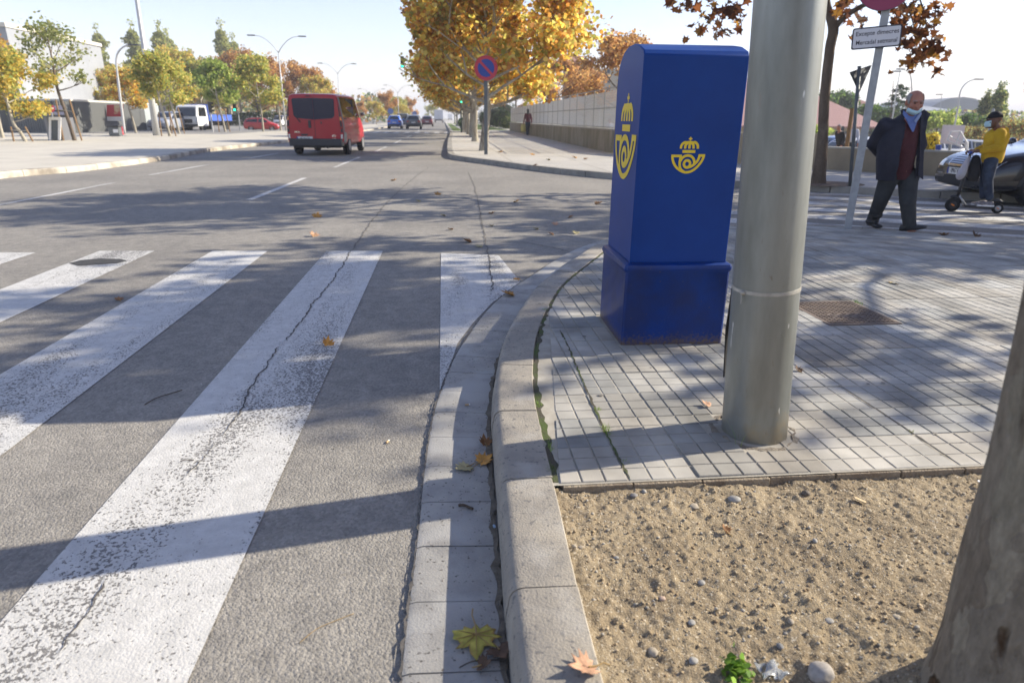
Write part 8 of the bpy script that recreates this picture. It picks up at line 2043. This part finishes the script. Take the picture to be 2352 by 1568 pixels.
def chip(px_, py_, z, w, l, rz, m, label, cat='wood chip', name='wood_chip'):
    g = G(px_, py_, z); o = MB().rings([[(x, y, h) for x, y in ((-w, -l), (w * .8, -l * .9), (w, l * .7), (w * .2, l), (-w * .9, l * .8))] for h in (0, .003)]).build(name, m, None); o.location = (g.x, g.y, z + .008); o.rotation_euler = (.2, .15, rz); tag(o, label, cat)
chip(1974, 1153, .095, .010, .020, 1.0, mat('pale_wood', (0.50, 0.38, 0.22), rough=.8, var=.2, vscale=60), 'pale wood chip below the paving edge'); chip(2259, 1116, .10, .010, .022, .7, M_white, 'white card scrap beside the tree trunk', 'paper scrap', 'paper_scrap')
chip(1943, 543, .03, .018, .016, .2, M_white, 'crumpled white tissue at the foot of the sign post', 'paper scrap', 'paper_scrap'); chip(1135, 1213, .016, .004, .007, .3, mat('blue_paper', (0.25, 0.38, 0.55), rough=.6), 'tiny pale blue paper scrap in the gutter', 'paper scrap', 'paper_scrap')
# clear plastic scrap
g = G(1772, 1550, .09); M_clear = mat('clear_plastic', (0.85, 0.88, 0.9), rough=.12, trans=.75, spec=.6); rc = random.Random(4)
Vs = [(i * .010 - .03 + rc.uniform(-.002, .002), j * .012 - .02 + rc.uniform(-.002, .002), .008 + .012 * math.sin(i * 1.3) * math.cos(j * 1.1) + rc.uniform(0, .008)) for j in range(5) for i in range(7)]
o = MB().add(Vs, [(j * 7 + i, j * 7 + i + 1, (j + 1) * 7 + i + 1, (j + 1) * 7 + i) for j in range(4) for i in range(6)]).build('plastic_scrap', M_clear, None, smooth=True); o.location = (g.x, g.y, soil_z(g.x, g.y)); q = o.modifiers.new('t', 'SOLIDIFY'); q.thickness = .001; tag(o, 'crumpled clear plastic scrap at the bottom edge of the tree pit', 'plastic scrap')
# weeds
M_blade = m_tint('grass_blade', rough=.6, translucent=.3, spec=.3, var=0)
def tuft(px_, py_, z, n, h, spr, label, seed, cols=((0.16, 0.30, 0.03), (0.24, 0.36, 0.05), (0.30, 0.36, 0.10)), name='grass_tuft', jlen=0.0):
    rc = random.Random(seed); V = []; F = []; C_ = []; g = G(px_, py_, z)
    for k in range(n):
        a = rc.uniform(0, 6.28); L_ = h * rc.uniform(.45, 1.2); o_ = Vector((rc.gauss(0, spr), rc.gauss(0, spr + jlen), 0)); d = Vector((math.cos(a), math.sin(a), 0)); s = Vector((-d.y, d.x, 0)) * .0016; b = len(V); lean = rc.uniform(.3, 1.1); c = rc.choice(cols)
        for t in (0, .35, .7, 1): p = o_ + d * L_ * lean * t * t + Vector((0, 0, L_ * t * (1 - .3 * t * lean))); w = (1 - t * .9); V += [p - s * w, p + s * w]; C_ += [c, c]
        F += [(b + q, b + q + 1, b + q + 3, b + q + 2) for q in (0, 2, 4)]
    mb = MB(); mb.add(V, F); me = mb.mesh(name); set_tint(me, np.array(C_, np.float32)); o = link_mesh(name, me, M_blade); o.location = (g.x, g.y, z - .004); return tag(o, label, 'weed')
tuft(1372, 942, .128, 26, .022, .008, 'small green weed in the cracked joint of the paving', 1); tuft(1392, 990, .128, 60, .030, .007, 'bright grass tuft in the cracked joint, the longer one', 2, jlen=.018); tuft(1437, 1060, .128, 10, .016, .005, 'tiny weed in the joint near the shadow edge', 3)
tuft(1262, 1030, .122, 50, .026, .006, 'grass tuft in the joint between kerb and paving', 4, jlen=.02); tuft(1270, 1085, .120, 90, .022, .009, 'mossy grass filling the kerb joint at the corner of the tree pit', 5, cols=((0.10, 0.17, 0.02), (0.16, 0.22, 0.04)), jlen=.03)
tuft(1238, 930, .125, 22, .022, .005, 'sparse weed in the kerb joint beside the cracked flags', 6, jlen=.01); tuft(1252, 712, .128, 22, .024, .008, 'weed at the kerb joint near the mailbox corner', 7); tuft(1225, 790, .124, 16, .012, .006, 'flat moss weed in the kerb joint', 8, jlen=.02)
tuft(1694, 1024, .125, 4, .12, .004, 'long grass blades at the foot of the steel column', 9); tuft(2094, 993, .128, 10, .02, .006, 'dry little weed in a flag joint at the right', 10, cols=((0.3, 0.3, 0.12), (0.2, 0.24, 0.06))); tuft(1970, 697, .126, 40, .03, .010, 'green weeds along the inspection cover corner', 11, jlen=.02)
g = G(1690, 1552, .09); wd_ = empty('weed', (g.x, g.y, soil_z(g.x, g.y)), 0, 'leafy green weed growing at the bottom of the tree pit', 'weed'); rc = random.Random(6); V = []; C_ = []
P = np.array([(rc.gauss(0, .016), rc.gauss(0, .016), abs(rc.gauss(.018, .010))) for k in range(70)]); link_mesh('leaves', leaf_mesh('leaves', P, .020, [(0.14, 0.27, 0.03), (0.22, 0.36, 0.05), (0.10, 0.2, 0.03)], LEAF6, 9, droop=0), M_blade, wd_)
mb = MB()
for k in range(9): a = k * .7; mb.tube([(0, 0, -.005), (.012 * math.cos(a), .012 * math.sin(a), .014), (.022 * math.cos(a), .022 * math.sin(a), .024)], .0012, 5)
mb.build('stems', mat('weed_stem', (0.16, 0.22, 0.06), rough=.7), wd_)
# long cracked joint in the paving left of the column
cj = [Vector((p[0], p[1], 0)) for p in ((.612, 1.905), (.613, 2.1), (.617, 2.4), (.630, 2.7), (.640, 3.0), (.652, 3.3), (.66, 3.6))]
ribbon('joint_gap', resample(catmull(cj, 6), .02), .009, .1315, M_moss, jag=.5, seed=20, ramp=True)
cj = [Vector((p[0], p[1], 0)) for p in ((1.838, 1.92), (1.836, 2.3), (1.825, 2.6), (1.80, 2.9))]
ribbon('joint_gap', resample(catmull(cj, 6), .02), .006, .1312, M_crack, jag=.5, seed=21, ramp=True)

# ------------------------------------------------------------------ thin autumn haze, one closed box round everything, the sky outside it
hz_ = MB(); hz_.box(-2700, 2700, -700, 3700, -4.0, 60.0)
M_haze = bpy.data.materials.new('haze'); M_haze.use_nodes = True; nt = M_haze.node_tree
nt.nodes.remove(nt.nodes['Principled BSDF']); pv = nt.nodes.new('ShaderNodeVolumePrincipled'); pv.inputs['Color'].default_value = (0.93, 0.95, 1.0, 1); pv.inputs['Density'].default_value = HAZE
nt.links.new(pv.outputs[0], nt.nodes['Material Output'].inputs['Volume'])
tag(hz_.build('haze', M_haze), 'thin pale haze in the air over the avenue', 'haze', None, 'stuff')
